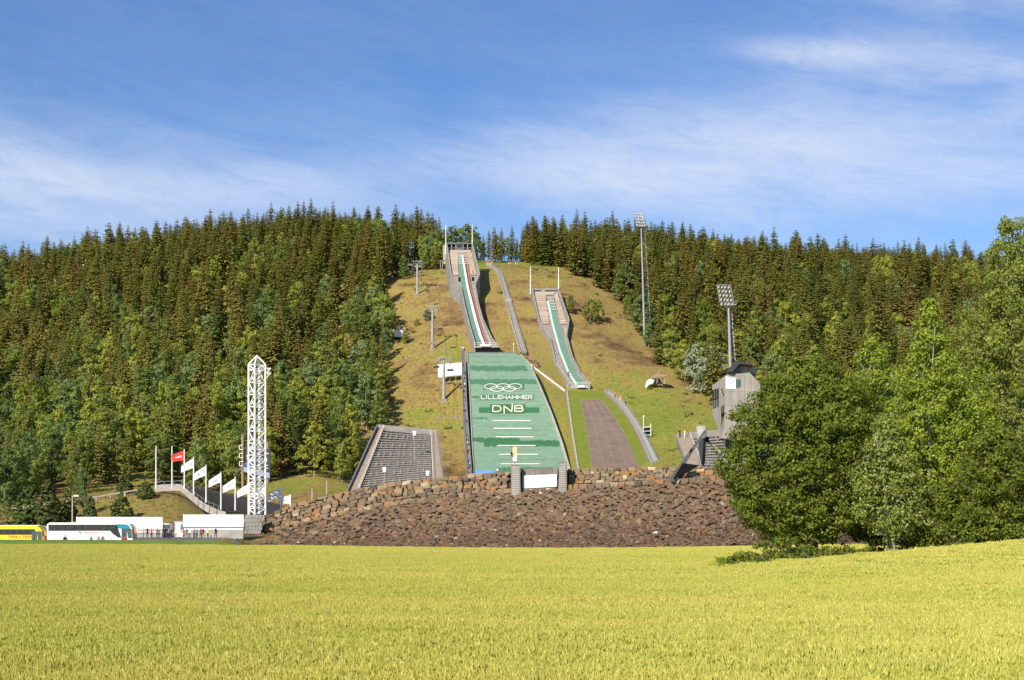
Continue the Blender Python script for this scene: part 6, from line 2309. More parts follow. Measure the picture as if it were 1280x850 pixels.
def flagpoles():
    specs = [(195, 558, 611.5, 268, None, 'bare flagpole at the left end of the row'), (215, 558, 611.5, 268, None, 'second bare flagpole, just left of the red flag'),
             (230.4, 562, 611, 267, 'red', 'flagpole flying the only red flag'), (242, 572, 618.5, 265, 'pink', 'flagpole with a white and pink flag right of the red one'),
             (257.6, 581.5, 628, 262, 'blue', 'flagpole with a white flag marked pink and blue, third flag in the row'), (276.2, 590.2, 637, 260, 'faint', 'flagpole with a plain white flag, fourth flag in the row'),
             (294, 597, 638, 258, 'faint2', 'flagpole with a drooping white flag just left of the lattice tower'), (312.2, 603, 642, 257, 'plain', 'flagpole with a white flag half hidden by the lattice tower'),
             (332.8, 606, 645, 256, 'plain', 'flagpole with a white flag on the right edge of the lattice tower'), (351, 608.2, 636, 256, 'small', 'flagpole with a white flag right of the lattice tower'),
             (363, 618, 634, 256, 'low', 'flagpole with the lowest and rightmost white flag at the stone bank')]
    for x, yt, yb, D, kind, lab in specs:
        root = thing('flagpole', W(x, yb, D), lab, 'flagpole', 'flagpoles in a row above the coach park')
        mb = MB(); mb.tube([W(x, yb, D), W(x, yt, D)], [.14, .09], 8); mb.tube([W(x, yt, D), W(x, yt - .6, D)], .13, 6); mb.build('pole', 'white_metal', root)
        if kind:
            mb = MB()
            top = W(x - .6, yt + 1.2, D)
            big = {'red': (2.25, 1.9, .85), 'low': (2.0, 1.5, .5)}.get(kind, (2.2, 1.75, 1.45))
            rows = flag_mesh(mb, top, big[0], big[1], x, big[2])
            fl = mb.build('flag', 'red_cloth' if kind == 'red' else 'white_cloth', root)
            if kind in ('red', 'pink', 'blue', 'faint', 'faint2', 'low', 'small'):
                mb = MB()
                m = {'red': 'white_cloth', 'pink': 'print_pink', 'blue': 'print_blue'}.get(kind, 'print_soft')
                a, b = {'red': (2, 8), 'pink': (1, 8), 'blue': (5, 8)}.get(kind, (3, 7))
                mb.grid([[rows[i][2] + Vector((0, -.04, -.02 * i)), rows[i][3] + Vector((0, -.04, 0))] for i in range(a, b)])
                mb.build('print', m, fl)
                if kind == 'blue':
                    mb = MB(); mb.grid([[rows[i][1] + Vector((0, -.04, 0)), rows[i][3] + Vector((0, -.04, 0))] for i in range(1, 4)]); mb.build('print', 'print_pink', fl)


flagpoles()


# ================================================================== left bank: railing, ramp wall, dark terrace
def wall_run(mb, pts, h, th=.35, down=1.0):
    """low wall along photo points (x, y of its top, distance)"""
    A = [W(x, y, D) for x, y, D in pts]
    B = [a - Vector((0, 0, h)) for a in A]
    o = Vector((0, th, 0))
    mb.grid([B, A]); mb.grid([A, [a + o for a in A]]); mb.grid([[a + o for a in A], [b + o for b in B]])
    mb.grid([[A[0], A[0] + o], [B[0], B[0] + o]]); mb.grid([[A[-1], A[-1] + o], [B[-1], B[-1] + o]])
    return A


def left_bank():
    root = thing('guard_rail', W(95, 626, 290), 'pale guard rail along the top of the grassy bank above the coaches', 'railing')
    K = [(-60, 655), (0, 637.5), (40, 631.5), (75, 626), (120, 620.3), (160, 613.5), (190, 609)]
    pts = []
    for x in range(-60, 192, 6):
        y = float(np.interp(x, [a for a, b in K], [b for a, b in K]))
        pts.append(W(x, y, 288))
    mb = MB()
    for a, b in zip(pts[:-1], pts[1:]):
        mb.hexa([a + Vector((0, 0, -.22)), b + Vector((0, 0, -.22)), b + Vector((0, .12, -.22)), a + Vector((0, .12, -.22)), a, b, b + Vector((0, .12, 0)), a + Vector((0, .12, 0))])
    mb.build('rail', 'concrete_light', root)
    for p in pts[::3]:
        mb = MB(); mb.cbox(p + Vector((0, .2, -.7)), .14, .14, .75); mb.build('post', 'concrete_light', root)
    root = thing('ramp_wall', W(190, 613, 286), 'concrete parapet running along the bank crest and down beside the dark terrace', 'wall')
    mb = MB()
    wall_run(mb, [(193, 606.6, 287), (205, 605.4, 287), (218, 604.9, 287), (226, 605.2, 286.5)], 1.35)
    mb.build('upper_parapet', 'concrete_light', root)
    mb = MB()
    wall_run(mb, [(226, 605.4, 286), (234, 612, 283), (242, 619, 280), (250, 625.4, 277), (258, 630.4, 274), (268, 635.2, 271), (277, 638.6, 269), (282, 640, 268)], 1.45)
    mb.build('ramp_parapet', 'concrete_light', root)
    mb = MB(); rail(mb, [W(x, y, D) for x, y, D in ((193, 606.6, 287), (226, 605.2, 286.5), (242, 619, 280), (258, 630.4, 274), (277, 638.6, 269))], .7, .04, 2.0, 1); mb.build('handrail', 'galvanised', root)
    root = thing('dark_terrace', W(285, 642, 290), 'wide dark stepped terrace behind the flagpoles and lattice tower', 'grandstand')
    TL, TR, BR, BL = (229, 605.5), (352, 631.5), (352, 644), (270, 641)
    n = 11
    mb = MB()
    def P(u, v):
        q = Vector(BL).lerp(Vector(BR), u).lerp(Vector(TL).lerp(Vector(TR), u), v)
        return W(q.x, q.y, 288 + 14 * v)
    mb.grid([[P(u, v) + Vector((0, .3, -.25)) for u in np.linspace(0, 1, 6)] for v in np.linspace(-.2, 1.0, 6)])
    mb.build('rake', 'black', root, recalc=False)
    for i in range(n + 1):
        v = i / n
        mb = MB()
        p, q = P(0, v), P(1, v)
        h = Vector((0, 0, .14)); d = Vector((0, .5, 0))
        mb.hexa([p - h, q - h, q - h + d, p - h + d, p + h, q + h, q + h + d, p + h + d])
        mb.build('bench_row', 'dark_seat', root)
    root = thing('street_lamp', W(90.5, 655, 262), 'street lamp on a wooden pole behind the white coach', 'street lamp')
    mb = MB(); mb.tube([W(90.5, 662, 262), W(90.5, 619.5, 262)], [.16, .12], 7); mb.build('pole', 'wood_pale', root)
    mb = MB(); mb.tube([W(90.5, 620.8, 262), W(94, 619.8, 262)], .06, 5); mb.build('arm', 'galvanised', root)
    mb = MB(); mb.cbox(W(95.4, 619.8, 262), .42, .16, .12); mb.build('lamp_head', 'white_metal', root)


left_bank()


# ================================================================== hoardings and cabins on the coach park
def hoarding(x0, x1, yt, ym, yb, D, label, npan, slant=0.0, legs=True):
    root = thing('white_hoarding', W((x0 + x1) / 2, yb, D), label, 'hoarding')
    xs = np.linspace(x0, x1, npan + 1)
    for a, b in zip(xs[:-1], xs[1:]):
        mb = MB()
        ya = yt + slant * (a - x0) / (x1 - x0); yb_ = yt + slant * (b - x0) / (x1 - x0)
        mb.prism([W(a + .12, ya, D), W(b - .12, yb_, D), W(b - .12, ym, D), W(a + .12, ym, D)], (0, .25, 0))
        mb.build('panel', 'white_paint', root)
        mb = MB(); mb.tube([W(a + .3, ya - .1, D + .1), W(a + .3, ya - .8, D + .1)], .06, 4); mb.build('clip', 'wood_pale', root)
    mb = MB(); mb.box(XD(x0, D), XD(x1, D), D - .06, D + .3, W(0, ym + .8, D).z, W(0, ym + .05, D).z); mb.build('lower_rail', 'dark_steel', root)
    mb = MB(); mb.box(XD(x0 + .5, D), XD(x1 - .3, D), D + .12, D + .3, W(0, yb, D).z, W(0, ym + .85, D).z); mb.build('base_wall', 'concrete_light', root)
    mb = MB(); mb.box(XD(x0 + .5, D), XD(x1 - .3, D), D + .02, D + .11, W(0, ym + 4.0, D).z, W(0, ym + .9, D).z); mb.build('white_strip', 'white_paint', root)
    for x in (x0 + .3, x1 - .5):
        mb = MB(); mb.box(XD(x, D), XD(x + .5, D), D - .1, D + .05, W(0, yb, D).z, W(0, ym, D).z); mb.build('post', 'dark_steel', root)
    return root


def coach_park():
    hoarding(95, 203.2, 646.2, 661.8, 673.5, 241, 'long white hoarding behind the white coach', 6)
    hoarding(228.6, 304.6, 643.2, 658.8, 673.5, 240, 'white hoarding right of the cabins, below the lattice tower', 7)
    for x0, x1, yt, D, lab, win in ((-30, 49.4, 656.3, 234, 'low white container behind the yellow coach', None), (204.4, 211.6, 654.2, 243, 'narrow white cabin left of the gap between the hoardings', None),
                                    (218.2, 228.2, 652.2, 243, 'white cabin with a small blue window beside the right hoarding', (225.5, 228)), (55.5, 60, 658, 236, 'small white box between the two coaches', None)):
        root = thing('white_cabin', W((x0 + x1) / 2, 673, D), lab, 'cabin')
        mb = MB(); mb.box(XD(x0, D), XD(x1, D), D, D + 2.4, W(0, 673.5, D).z, W(0, yt + .8, D).z); mb.build('body', 'white_paint', root)
        mb = MB(); mb.box(XD(x0, D) - .08, XD(x1, D) + .08, D - .08, D + 2.5, W(0, yt + .8, D).z, W(0, yt, D).z); mb.build('roof', 'white_metal', root)
        mb = MB(); mb.box(XD(x0, D) - .02, XD(x0, D) + .12, D - .05, D, W(0, 673, D).z, W(0, yt + .8, D).z); mb.build('corner_post', 'galvanised', root)
        mb = MB(); mb.box(XD(x1, D) - .12, XD(x1, D) + .02, D - .05, D, W(0, 673, D).z, W(0, yt + .8, D).z); mb.build('corner_post', 'galvanised', root)
        if win:
            mb = MB(); mb.box(XD(win[0], D), XD(win[1] - .4, D), D - .06, D, W(0, 662.5, D).z, W(0, 655.4, D).z); mb.build('window', 'teal_paint', root)
    root = thing('concrete_block_wall', W(318, 662, 246), 'grey concrete block wall between the right hoarding and the stone bank', 'wall')
    D = 247
    yy = [643.4, 648.2, 653.0, 657.8, 662.6, 667.4]
    for a, b in zip(yy[:-1], yy[1:]):
        n = 5
        xs = np.linspace(304.8, 326, n + 1) + (1.6 if int(a) % 2 else 0)
        for c, d in zip(xs[:-1], xs[1:]):
            mb = MB(); mb.box(XD(c + .12, D), XD(d - .12, D), D, D + .6, W(0, b - .15, D).z, W(0, a + .12, D).z); mb.build('block', 'concrete', root)
    mb = MB(); mb.box(XD(305, D), XD(326, D), D + .1, D + .55, W(0, 674, D).z, W(0, 643.6, D).z); mb.build('core', 'stone_core', root)


coach_park()


# ================================================================== coaches
def wheel(root, x, y, z, r):
    w = MB(); w.tube([Vector((x, y - .14, z)), Vector((x, y + .14, z))], r, 16); t = w.build('wheel', 'rubber', root)
    h = MB(); h.tube([Vector((x, y - .17, z)), Vector((x, y - .13, z))], r * .55, 12); h.build('rim', 'galvanised', t)


def rounded_profile(x0, x1, z0, z1, rf, rb, k=5):
    """side outline of a coach, front at x1"""
    pts = [(x0 + .1, z0), (x1 - .25, z0), (x1, z0 + .3)]
    for i in range(k + 1):
        a = i / k * math.pi / 2
        pts.append((x1 - .15 - rf + rf * math.cos(a) * 1.0, z1 - rf * 1.15 + rf * 1.15 * math.sin(a)))
    for i in range(k + 1):
        a = math.pi / 2 + i / k * math.pi / 2
        pts.append((x0 + rb + rb * math.cos(a), z1 - rb + rb * math.sin(a)))
    pts.append((x0, z0 + .2))
    return pts


def coach(x0p, x1p, D, zb, ht, label, body, roofm, word=None):
    X0, X1 = XD(x0p, D), XD(x1p, D)
    root = thing('coach', (0.5 * (X0 + X1), D + 1.25, zb), label, 'coach')
    z0, z1 = zb + .32, zb + ht
    pr = rounded_profile(X0, X1, z0, z1, .9, .3)
    mb = MB(); mb.prism([Vector((x, D, z)) for x, z in pr], (0, 2.5, 0)); mb.build('body', body, root)
    yf = D - .03
    wz0, wz1 = zb + 2.2, zb + 2.95
    if body != 'yellow_paint':
        wz0, wz1 = zb + 2.45, zb + 3.3
    # window band, panes
    nwin = 8
    a, b = X0 + .3, X1 - (2.6 if body != 'yellow_paint' else 1.3)
    xs = np.linspace(a, b, nwin + 1)
    for p, q in zip(xs[:-1], xs[1:]):
        mb = MB(); mb.box(p + .04, q - .04, yf - .02, yf + .05, wz0, wz1); mb.build('window', 'glass_dark', root)
    mb = MB(); mb.box(a - .05, b + .05, yf, yf + .06, wz0 - .05, wz1 + .05); mb.build('window_surround', 'black', root)
    mb = MB(); mb.prism([Vector((X1 - .75, yf, zb + 1.25)), Vector((X1 - .12, yf, zb + 1.25)), Vector((X1 - .22, yf, zb + 2.7)), Vector((X1 - .95, yf, zb + 2.7))], (0, .05, 0)); mb.build('front_window', 'glass_teal', root)
    # windscreen on the front end
    mb = MB(); mb.box(X1 - .14, X1 - .02, D + .15, D + 2.35, zb + 1.2, zb + 2.5); mb.build('windscreen', 'glass_dark', root)
    # door
    mb = MB(); mb.box(X1 - 1.75, X1 - .95, yf - .03, yf + .04, zb + .45, zb + 2.7); dd = mb.build('door', 'glass_teal', root)
    mb = MB(); mb.box(X1 - 1.38, X1 - 1.32, yf - .05, yf - .03, zb + .5, zb + 2.65); mb.build('door_split', 'black', dd)
    # luggage flap joints
    for p in np.linspace(X0 + 1.2, X1 - 3.4, 7):
        mb = MB(); mb.box(p, p + .04, yf - .01, yf + .03, zb + .5, zb + 1.5); mb.build('panel_joint', 'galvanised', root)
    mb = MB(); mb.box(X0 + .1, X1 - .3, yf - .02, yf + .03, zb + .34, zb + .46); mb.build('skirt', 'dark_steel', root)
    for wx in (X0 + 2.9, X1 - 2.7, X0 + 4.1):
        wheel(root, wx, D + .05, zb + .5, .5)
        wheel(root, wx, D + 2.4, zb + .5, .5)
    # mirrors
    mb = MB(); mb.tube([Vector((X1 - .15, D + .1, z1 - .45)), Vector((X1 + .35, D - .1, z1 - .55)), Vector((X1 + .42, D - .1, z1 - .85))], .06, 5)
    mr = mb.build('mirror_arm', 'orange_paint', root)
    mb = MB(); mb.cbox(Vector((X1 + .44, D - .1, z1 - 1.15)), .12, .12, .28); mb.build('mirror', 'orange_paint', mr)
    mb = MB(); mb.cbox(Vector((X1 - .05, D + .25, zb + .85)), .08, .18, .12); mb.build('headlight', 'white_metal', root)
    mb = MB(); mb.cbox(Vector((X1 - .05, D + 2.25, zb + .85)), .08, .18, .12); mb.build('headlight', 'white_metal', root)
    if roofm:
        mb = MB(); mb.prism([Vector((x, yf, z)) for x, z in ((X1 - 2.5, z1 - .75), (X1 - .42, z1 - .95), (X1 - .5, z1 - .45), (X1 - .95, z1 - .16), (X1 - 2.5, z1 - .1))], (0, .1, 0)); mb.build('front_panel', roofm, root)
        mb = MB(); mb.prism([Vector((x, yf, z)) for x, z in ((X1 - 4.2, wz1), (X1 - 2.5, wz1), (X1 - 1.8, zb + 1.35), (X1 - 2.3, zb + 1.35), (X1 - 3.2, zb + 2.0))], (0, .05, 0)); mb.build('sloped_window', 'glass_dark', root)
        mb = MB(); mb.box(X0 + .2, X1 - 1.6, D + .4, D + 2.1, z1, z1 + .12); mb.build('roof_pod', 'white_metal', root)
        fn = lambda u, v, h: Vector((u, yf - .02, v))
        mb = MB(); c = (X0 + 5.15, zb + 2.15)
        rows = [[Vector((c[0] + .24 * math.cos(t), yf - .02, c[1] + .18 * math.sin(t))), Vector((c[0], yf - .02, c[1]))] for t in np.linspace(0, 6.283, 13)]
        mb.grid(rows); mb.build('logo', 'logo_blue', root)
        for k in range(15):
            if k == 6:
                continue
            u = X0 + 5.85 + k * .15
            mb = MB(); mb.box(u, u + .09, yf - .03, yf - .01, zb + 2.05, zb + 2.05 + (.17 if k in (0, 7) else .12)); mb.build('letter', 'red_print', root)
    else:
        mb = MB(); mb.box(X0 + .4, X1 - .9, D + .3, D + 2.2, z1, z1 + .14); mb.build('roof_pod', 'yellow_paint', root)
    if word:
        u = XD(10.3, D)
        for ch in word:
            mb = MB()
            for s_ in GLY[ch]:
                rows = []
                for p, q in zip(s_[:-1], s_[1:]):
                    A = Vector((u + p[0] * .30, yf - .02, zb + 1.66 + p[1] * .34)); B = Vector((u + q[0] * .30, yf - .02, zb + 1.66 + q[1] * .34))
                    mb.tube([A, B], .032, 4)
            mb.build('letter', 'red_print', root)
            u += .44
    return root


mat('logo_blue', (.10, .38, .62), rough=.5)
coach(-28, 53.5, 223, W(0, 658.0, 223).z - 3.45, 3.45, 'yellow coach at the left edge with a dark window band and red lettering', 'yellow_paint', None, 'TROLLTEEN')
coach(58.5, 166, 221, W(0, 654.2, 221).z - 3.55, 3.55, 'long white coach with a teal front roof and dark windows', 'white_paint', 'teal_paint')


# ================================================================== people
def person_meshes():
    """three poses, each one continuous skinned surface; slots: 0 skin, 1 top, 2 trousers, 3 hair, 4 shoes"""
    poses = []
    for pose in range(4):
        st = [.12, .30, .05, .2][pose]          # stride
        ar = [.18, .35, .10, .55][pose]
        sk = [('pel', (0, 0, .95), .15), ('waist', (0, 0, 1.10), .13), ('chest', (0, -.01, 1.34), .155), ('neckb', (0, 0, 1.48), .07), ('neck', (0, -.01, 1.55), .055), ('head', (0, -.02, 1.66), .095), ('top', (0, -.01, 1.76), .07)]
        ed = [('pel', 'waist'), ('waist', 'chest'), ('chest', 'neckb'), ('neckb', 'neck'), ('neck', 'head'), ('head', 'top')]
        for s, nm in ((-1, 'l'), (1, 'r')):
            sk += [('hip' + nm, (s * .10, 0, .88), .10), ('kn' + nm, (s * .11, -st * s * .5, .49), .065), ('an' + nm, (s * .12, -st * s * .4 + .02, .09), .045), ('to' + nm, (s * .13, -st * s * .4 - .13, .05), .04),
                   ('sh' + nm, (s * .19, 0, 1.42), .062), ('el' + nm, (s * (.25 + ar * .1), s * ar * .2, 1.15), .045), ('wr' + nm, (s * (.24 + ar * .1), s * ar * .3 - .12, .92 + ar * .1), .033), ('ha' + nm, (s * (.24 + ar * .1), s * ar * .3 - .15, .84 + ar * .1), .038)]
            ed += [('pel', 'hip' + nm), ('hip' + nm, 'kn' + nm), ('kn' + nm, 'an' + nm), ('an' + nm, 'to' + nm), ('chest', 'sh' + nm), ('sh' + nm, 'el' + nm), ('el' + nm, 'wr' + nm), ('wr' + nm, 'ha' + nm)]
        idx = {k[0]: i for i, k in enumerate(sk)}
        bm = bmesh.new()
        lay = bm.verts.layers.skin.verify()
        vs = []
        for nme, co, rad in sk:
            v = bm.verts.new(co)
            v[lay].radius = (rad, rad * (.8 if nme in ('pel', 'waist', 'chest') else 1))
            if nme == 'pel':
                v[lay].use_root = True
            vs.append(v)
        for a, b in ed:
            bm.edges.new((vs[idx[a]], vs[idx[b]]))
        me = bpy.data.meshes.new('skeleton')
        bm.to_mesh(me); bm.free()
        ob = bpy.data.objects.new('skeleton', me)
        C.objects.link(ob)
        ob.modifiers.new('skin', 'SKIN')
        ss = ob.modifiers.new('sub', 'SUBSURF'); ss.levels = 1; ss.render_levels = 1
        dg = bpy.context.evaluated_depsgraph_get()
        me2 = bpy.data.meshes.new_from_object(ob.evaluated_get(dg))
        bpy.data.objects.remove(ob)
        me2.name = 'person'
        me2.materials.clear()
        for k in range(5):
            me2.materials.append(M('skin'))
        for p in me2.polygons:
            c = p.center
            if c.z < .10:
                k = 4
            elif c.z < .93:
                k = 2 if abs(c.x) < .19 or c.z < .72 else 0
            elif c.z < 1.50:
                k = 1 if (abs(c.x) < .22 or c.z > 1.0) else 0
            elif c.z > 1.66 or (c.y > .03 and c.z > 1.56):
                k = 3
            else:
                k = 0
            p.material_index = k
            p.use_smooth = True
        poses.append(me2)
    return poses


mat('skin', (.50, .32, .22), rough=.6)
mat('hair_dark', (.05, .035, .02), rough=.7)
mat('hair_fair', (.35, .25, .12), rough=.7)
CLOTH = {'black': (.02, .02, .025), 'navy': (.03, .04, .10), 'red': (.55, .04, .04), 'orange': (.80, .20, .03), 'white': (.75, .75, .75), 'grey': (.20, .20, .21), 'pink': (.65, .25, .28),
         'blue': (.08, .18, .50), 'yellow': (.70, .62, .15), 'teal': (.06, .28, .28), 'brown': (.16, .09, .05), 'beige': (.42, .34, .25), 'purple': (.20, .08, .28)}
for k_, c_ in CLOTH.items():
    mat('cloth_' + k_, c_, rough=.85)
POSES = person_meshes()


def person(p, top, legs, label, grp, rz=0, pose=0, hair='hair_dark', s=1.0):
    o = bpy.data.objects.new('person', POSES[pose])
    C.objects.link(o)
    o.location = p
    o.rotation_euler = (0, 0, rz)
    o.scale = (s, s, s)
    for sl, m in zip(o.material_slots, ('skin', 'cloth_' + top, 'cloth_' + legs, hair, 'cloth_black')):
        sl.link = 'OBJECT'
        sl.material = M(m)
    return tag(o, label, 'person', grp)


def crowd():
    g = 'people on the coach park'
    # standing by the hoardings, feet on the asphalt
    lst = [(171.5, 'white', 'beige', 'left most of the people right of the white coach'), (179, 'pink', 'grey', 'just right of the one in white beside the white coach'),
           (184.2, 'black', 'black', 'third from the white coach'), (189.4, 'red', 'navy', 'fourth from the white coach'), (196.5, 'grey', 'navy', 'left one of the pair by the long hoarding'),
           (198.6, 'grey', 'black', 'right one of the pair by the long hoarding'), (206.0, 'black', 'navy', 'left of three dark figures before the narrow cabin'), (208.4, 'black', 'black', 'middle of three dark figures before the narrow cabin'),
           (210.8, 'grey', 'black', 'right of three dark figures before the narrow cabin'), (213.2, 'navy', 'black', 'at the gap between the cabins'), (220.5, 'white', 'beige', 'before the cabin with the blue window'),
           (228.6, 'orange', 'white', 'at the left end of the right hoarding'), (233.4, 'grey', 'beige', 'second before the right hoarding'), (237.2, 'white', 'black', 'third before the right hoarding'),
           (242.8, 'pink', 'navy', 'fourth before the right hoarding'), (246, 'teal', 'black', 'fifth before the right hoarding'), (250.8, 'orange', 'red', 'sixth before the right hoarding'), (253.8, 'purple', 'navy', 'right next to the orange top before the right hoarding'),
           (259.6, 'yellow', 'black', 'before the right half of the right hoarding'), (269.6, 'black', 'black', 'standing alone at the right end of the right hoarding')]
    for k, (x, t, l, w) in enumerate(lst):
        D = 236.5 + (k * 7 % 5) * .5
        p = G(x, D, .02)
        person(p, t, l, 'person in %s top, %s' % (t, w), g, rz=random.uniform(-1.2, 1.2), pose=k % 4, hair='hair_fair' if k % 3 else 'hair_dark', s=random.uniform(.95, 1.05))
    for k, (x, t, l, w) in enumerate([(80.2, 'black', 'black', 'left of a pair by the rear of the white coach'), (82.4, 'brown', 'beige', 'right of a pair by the rear of the white coach'), (113.6, 'grey', 'navy', 'standing below the middle windows of the white coach'),
                                      (123.2, 'grey', 'black', 'left of a pair towards the front of the white coach'), (128.6, 'brown', 'navy', 'right of a pair towards the front of the white coach'), (156.4, 'red', 'black', 'before the front window of the white coach'),
                                      (54.8, 'orange', 'black', 'between the yellow and the white coach')]):
        D = 218.9
        z = EYE + (HY - 664.3) / F * D - 1.72
        person(Vector((XD(x, D), D, zg(XD(x, D), D))), t, l, 'person in %s top, %s' % (t, w), g, rz=random.uniform(2, 4), pose=k % 4, s=1.0)
    g = 'people on the stairway beside the green slope'
    cols = ['red', 'black', 'blue', 'white', 'red', 'navy', 'grey', 'blue', 'black', 'red', 'white', 'navy', 'pink', 'black', 'red', 'blue', 'white', 'black', 'red']
    ys = [(580.2, 441), (581.4, 471), (579.6, 476), (581, 486), (579.2, 492), (580.8, 503), (580.0, 517), (582.3, 530), (583.6, 551), (585.4, 555), (584.2, 559.5), (586.6, 562), (585.4, 566.5), (584.4, 571), (586.6, 574), (585.8, 580), (587.4, 585.5), (586.2, 592), (588.6, 597)]
    for k, (x, y) in enumerate(ys):
        person(LAND.P(x, y, .4), cols[k % len(cols)], ('black', 'navy', 'beige')[k % 3], 'person in %s top on the stairway beside the green slope, %s from above' % (cols[k % len(cols)], ['first', 'second', 'third', 'fourth', 'fifth', 'sixth', 'seventh', 'eighth', 'ninth', 'tenth', 'eleventh', 'twelfth', 'thirteenth', 'fourteenth', 'fifteenth', 'sixteenth', 'seventeenth', 'eighteenth', 'nineteenth'][k]), g, rz=random.uniform(-2, 2), pose=k % 4)
    g = 'people on the hill'
    for k, (x, y, t, l, w) in enumerate([(655.5, 446.5, 'red', 'navy', 'leftmost at the foot of the hill stairway'), (658.2, 447.5, 'orange', 'black', 'second at the foot of the hill stairway'),
                                         (661.0, 447.0, 'red', 'grey', 'third at the foot of the hill stairway'), (663.6, 450.5, 'pink', 'brown', 'rightmost at the foot of the hill stairway'),
                                         (877, 0, 0, 0, 0)]):
        if y:
            D = hit(x, y + 3, 440)
            person(G(x, D), t, l, 'person in %s top, %s' % (t, w), g, rz=k, pose=k % 4)
    for k, (x, y, t, l, w) in enumerate([(768.6, 498.6, 'orange', 'black', 'highest of three on the curved stairway'), (775.4, 502.6, 'orange', 'white', 'middle of three on the curved stairway'), (782.0, 509.6, 'black', 'navy', 'lowest of three on the curved stairway')]):
        person(LAND2.P(x, y, .4), t, l, 'person in %s top, %s' % (t, w), g, rz=k + 2, pose=k, s=1.15)
    D = 331
    person(W(849.8, 547.5, D), 'black', 'black', 'person in dark clothes standing at the top left of the right terrace', g, rz=1, pose=0, s=1.25)
    person(W(855.8, 547.0, D), 'yellow', 'white', 'person in pale clothes standing at the top of the right terrace', g, rz=2, pose=2, s=1.1)
    for x, y, w in ((697.5, 470.5, 'sitting on the track of the smaller jump'),):
        pass
    person(RUN2.P(710.6, 471.5, .4), 'black', 'black', 'person in black standing on the lower track of the smaller jump', g, rz=0, pose=1)
    person(W(622, 592.8, 392), 'white', 'navy', 'person in white at the blue panel at the foot of the green slope', g, rz=0, pose=2)
    person(RUN1.P(591.2, 344, .5), 'red', 'black', 'person in red top at the right end of the upper start deck', g, rz=0, pose=0)
    person(RUN2.P(683.2, 391, .5), 'pink', 'beige', 'person in pink beside the start of the pale green track', g, rz=0, pose=1)


crowd()


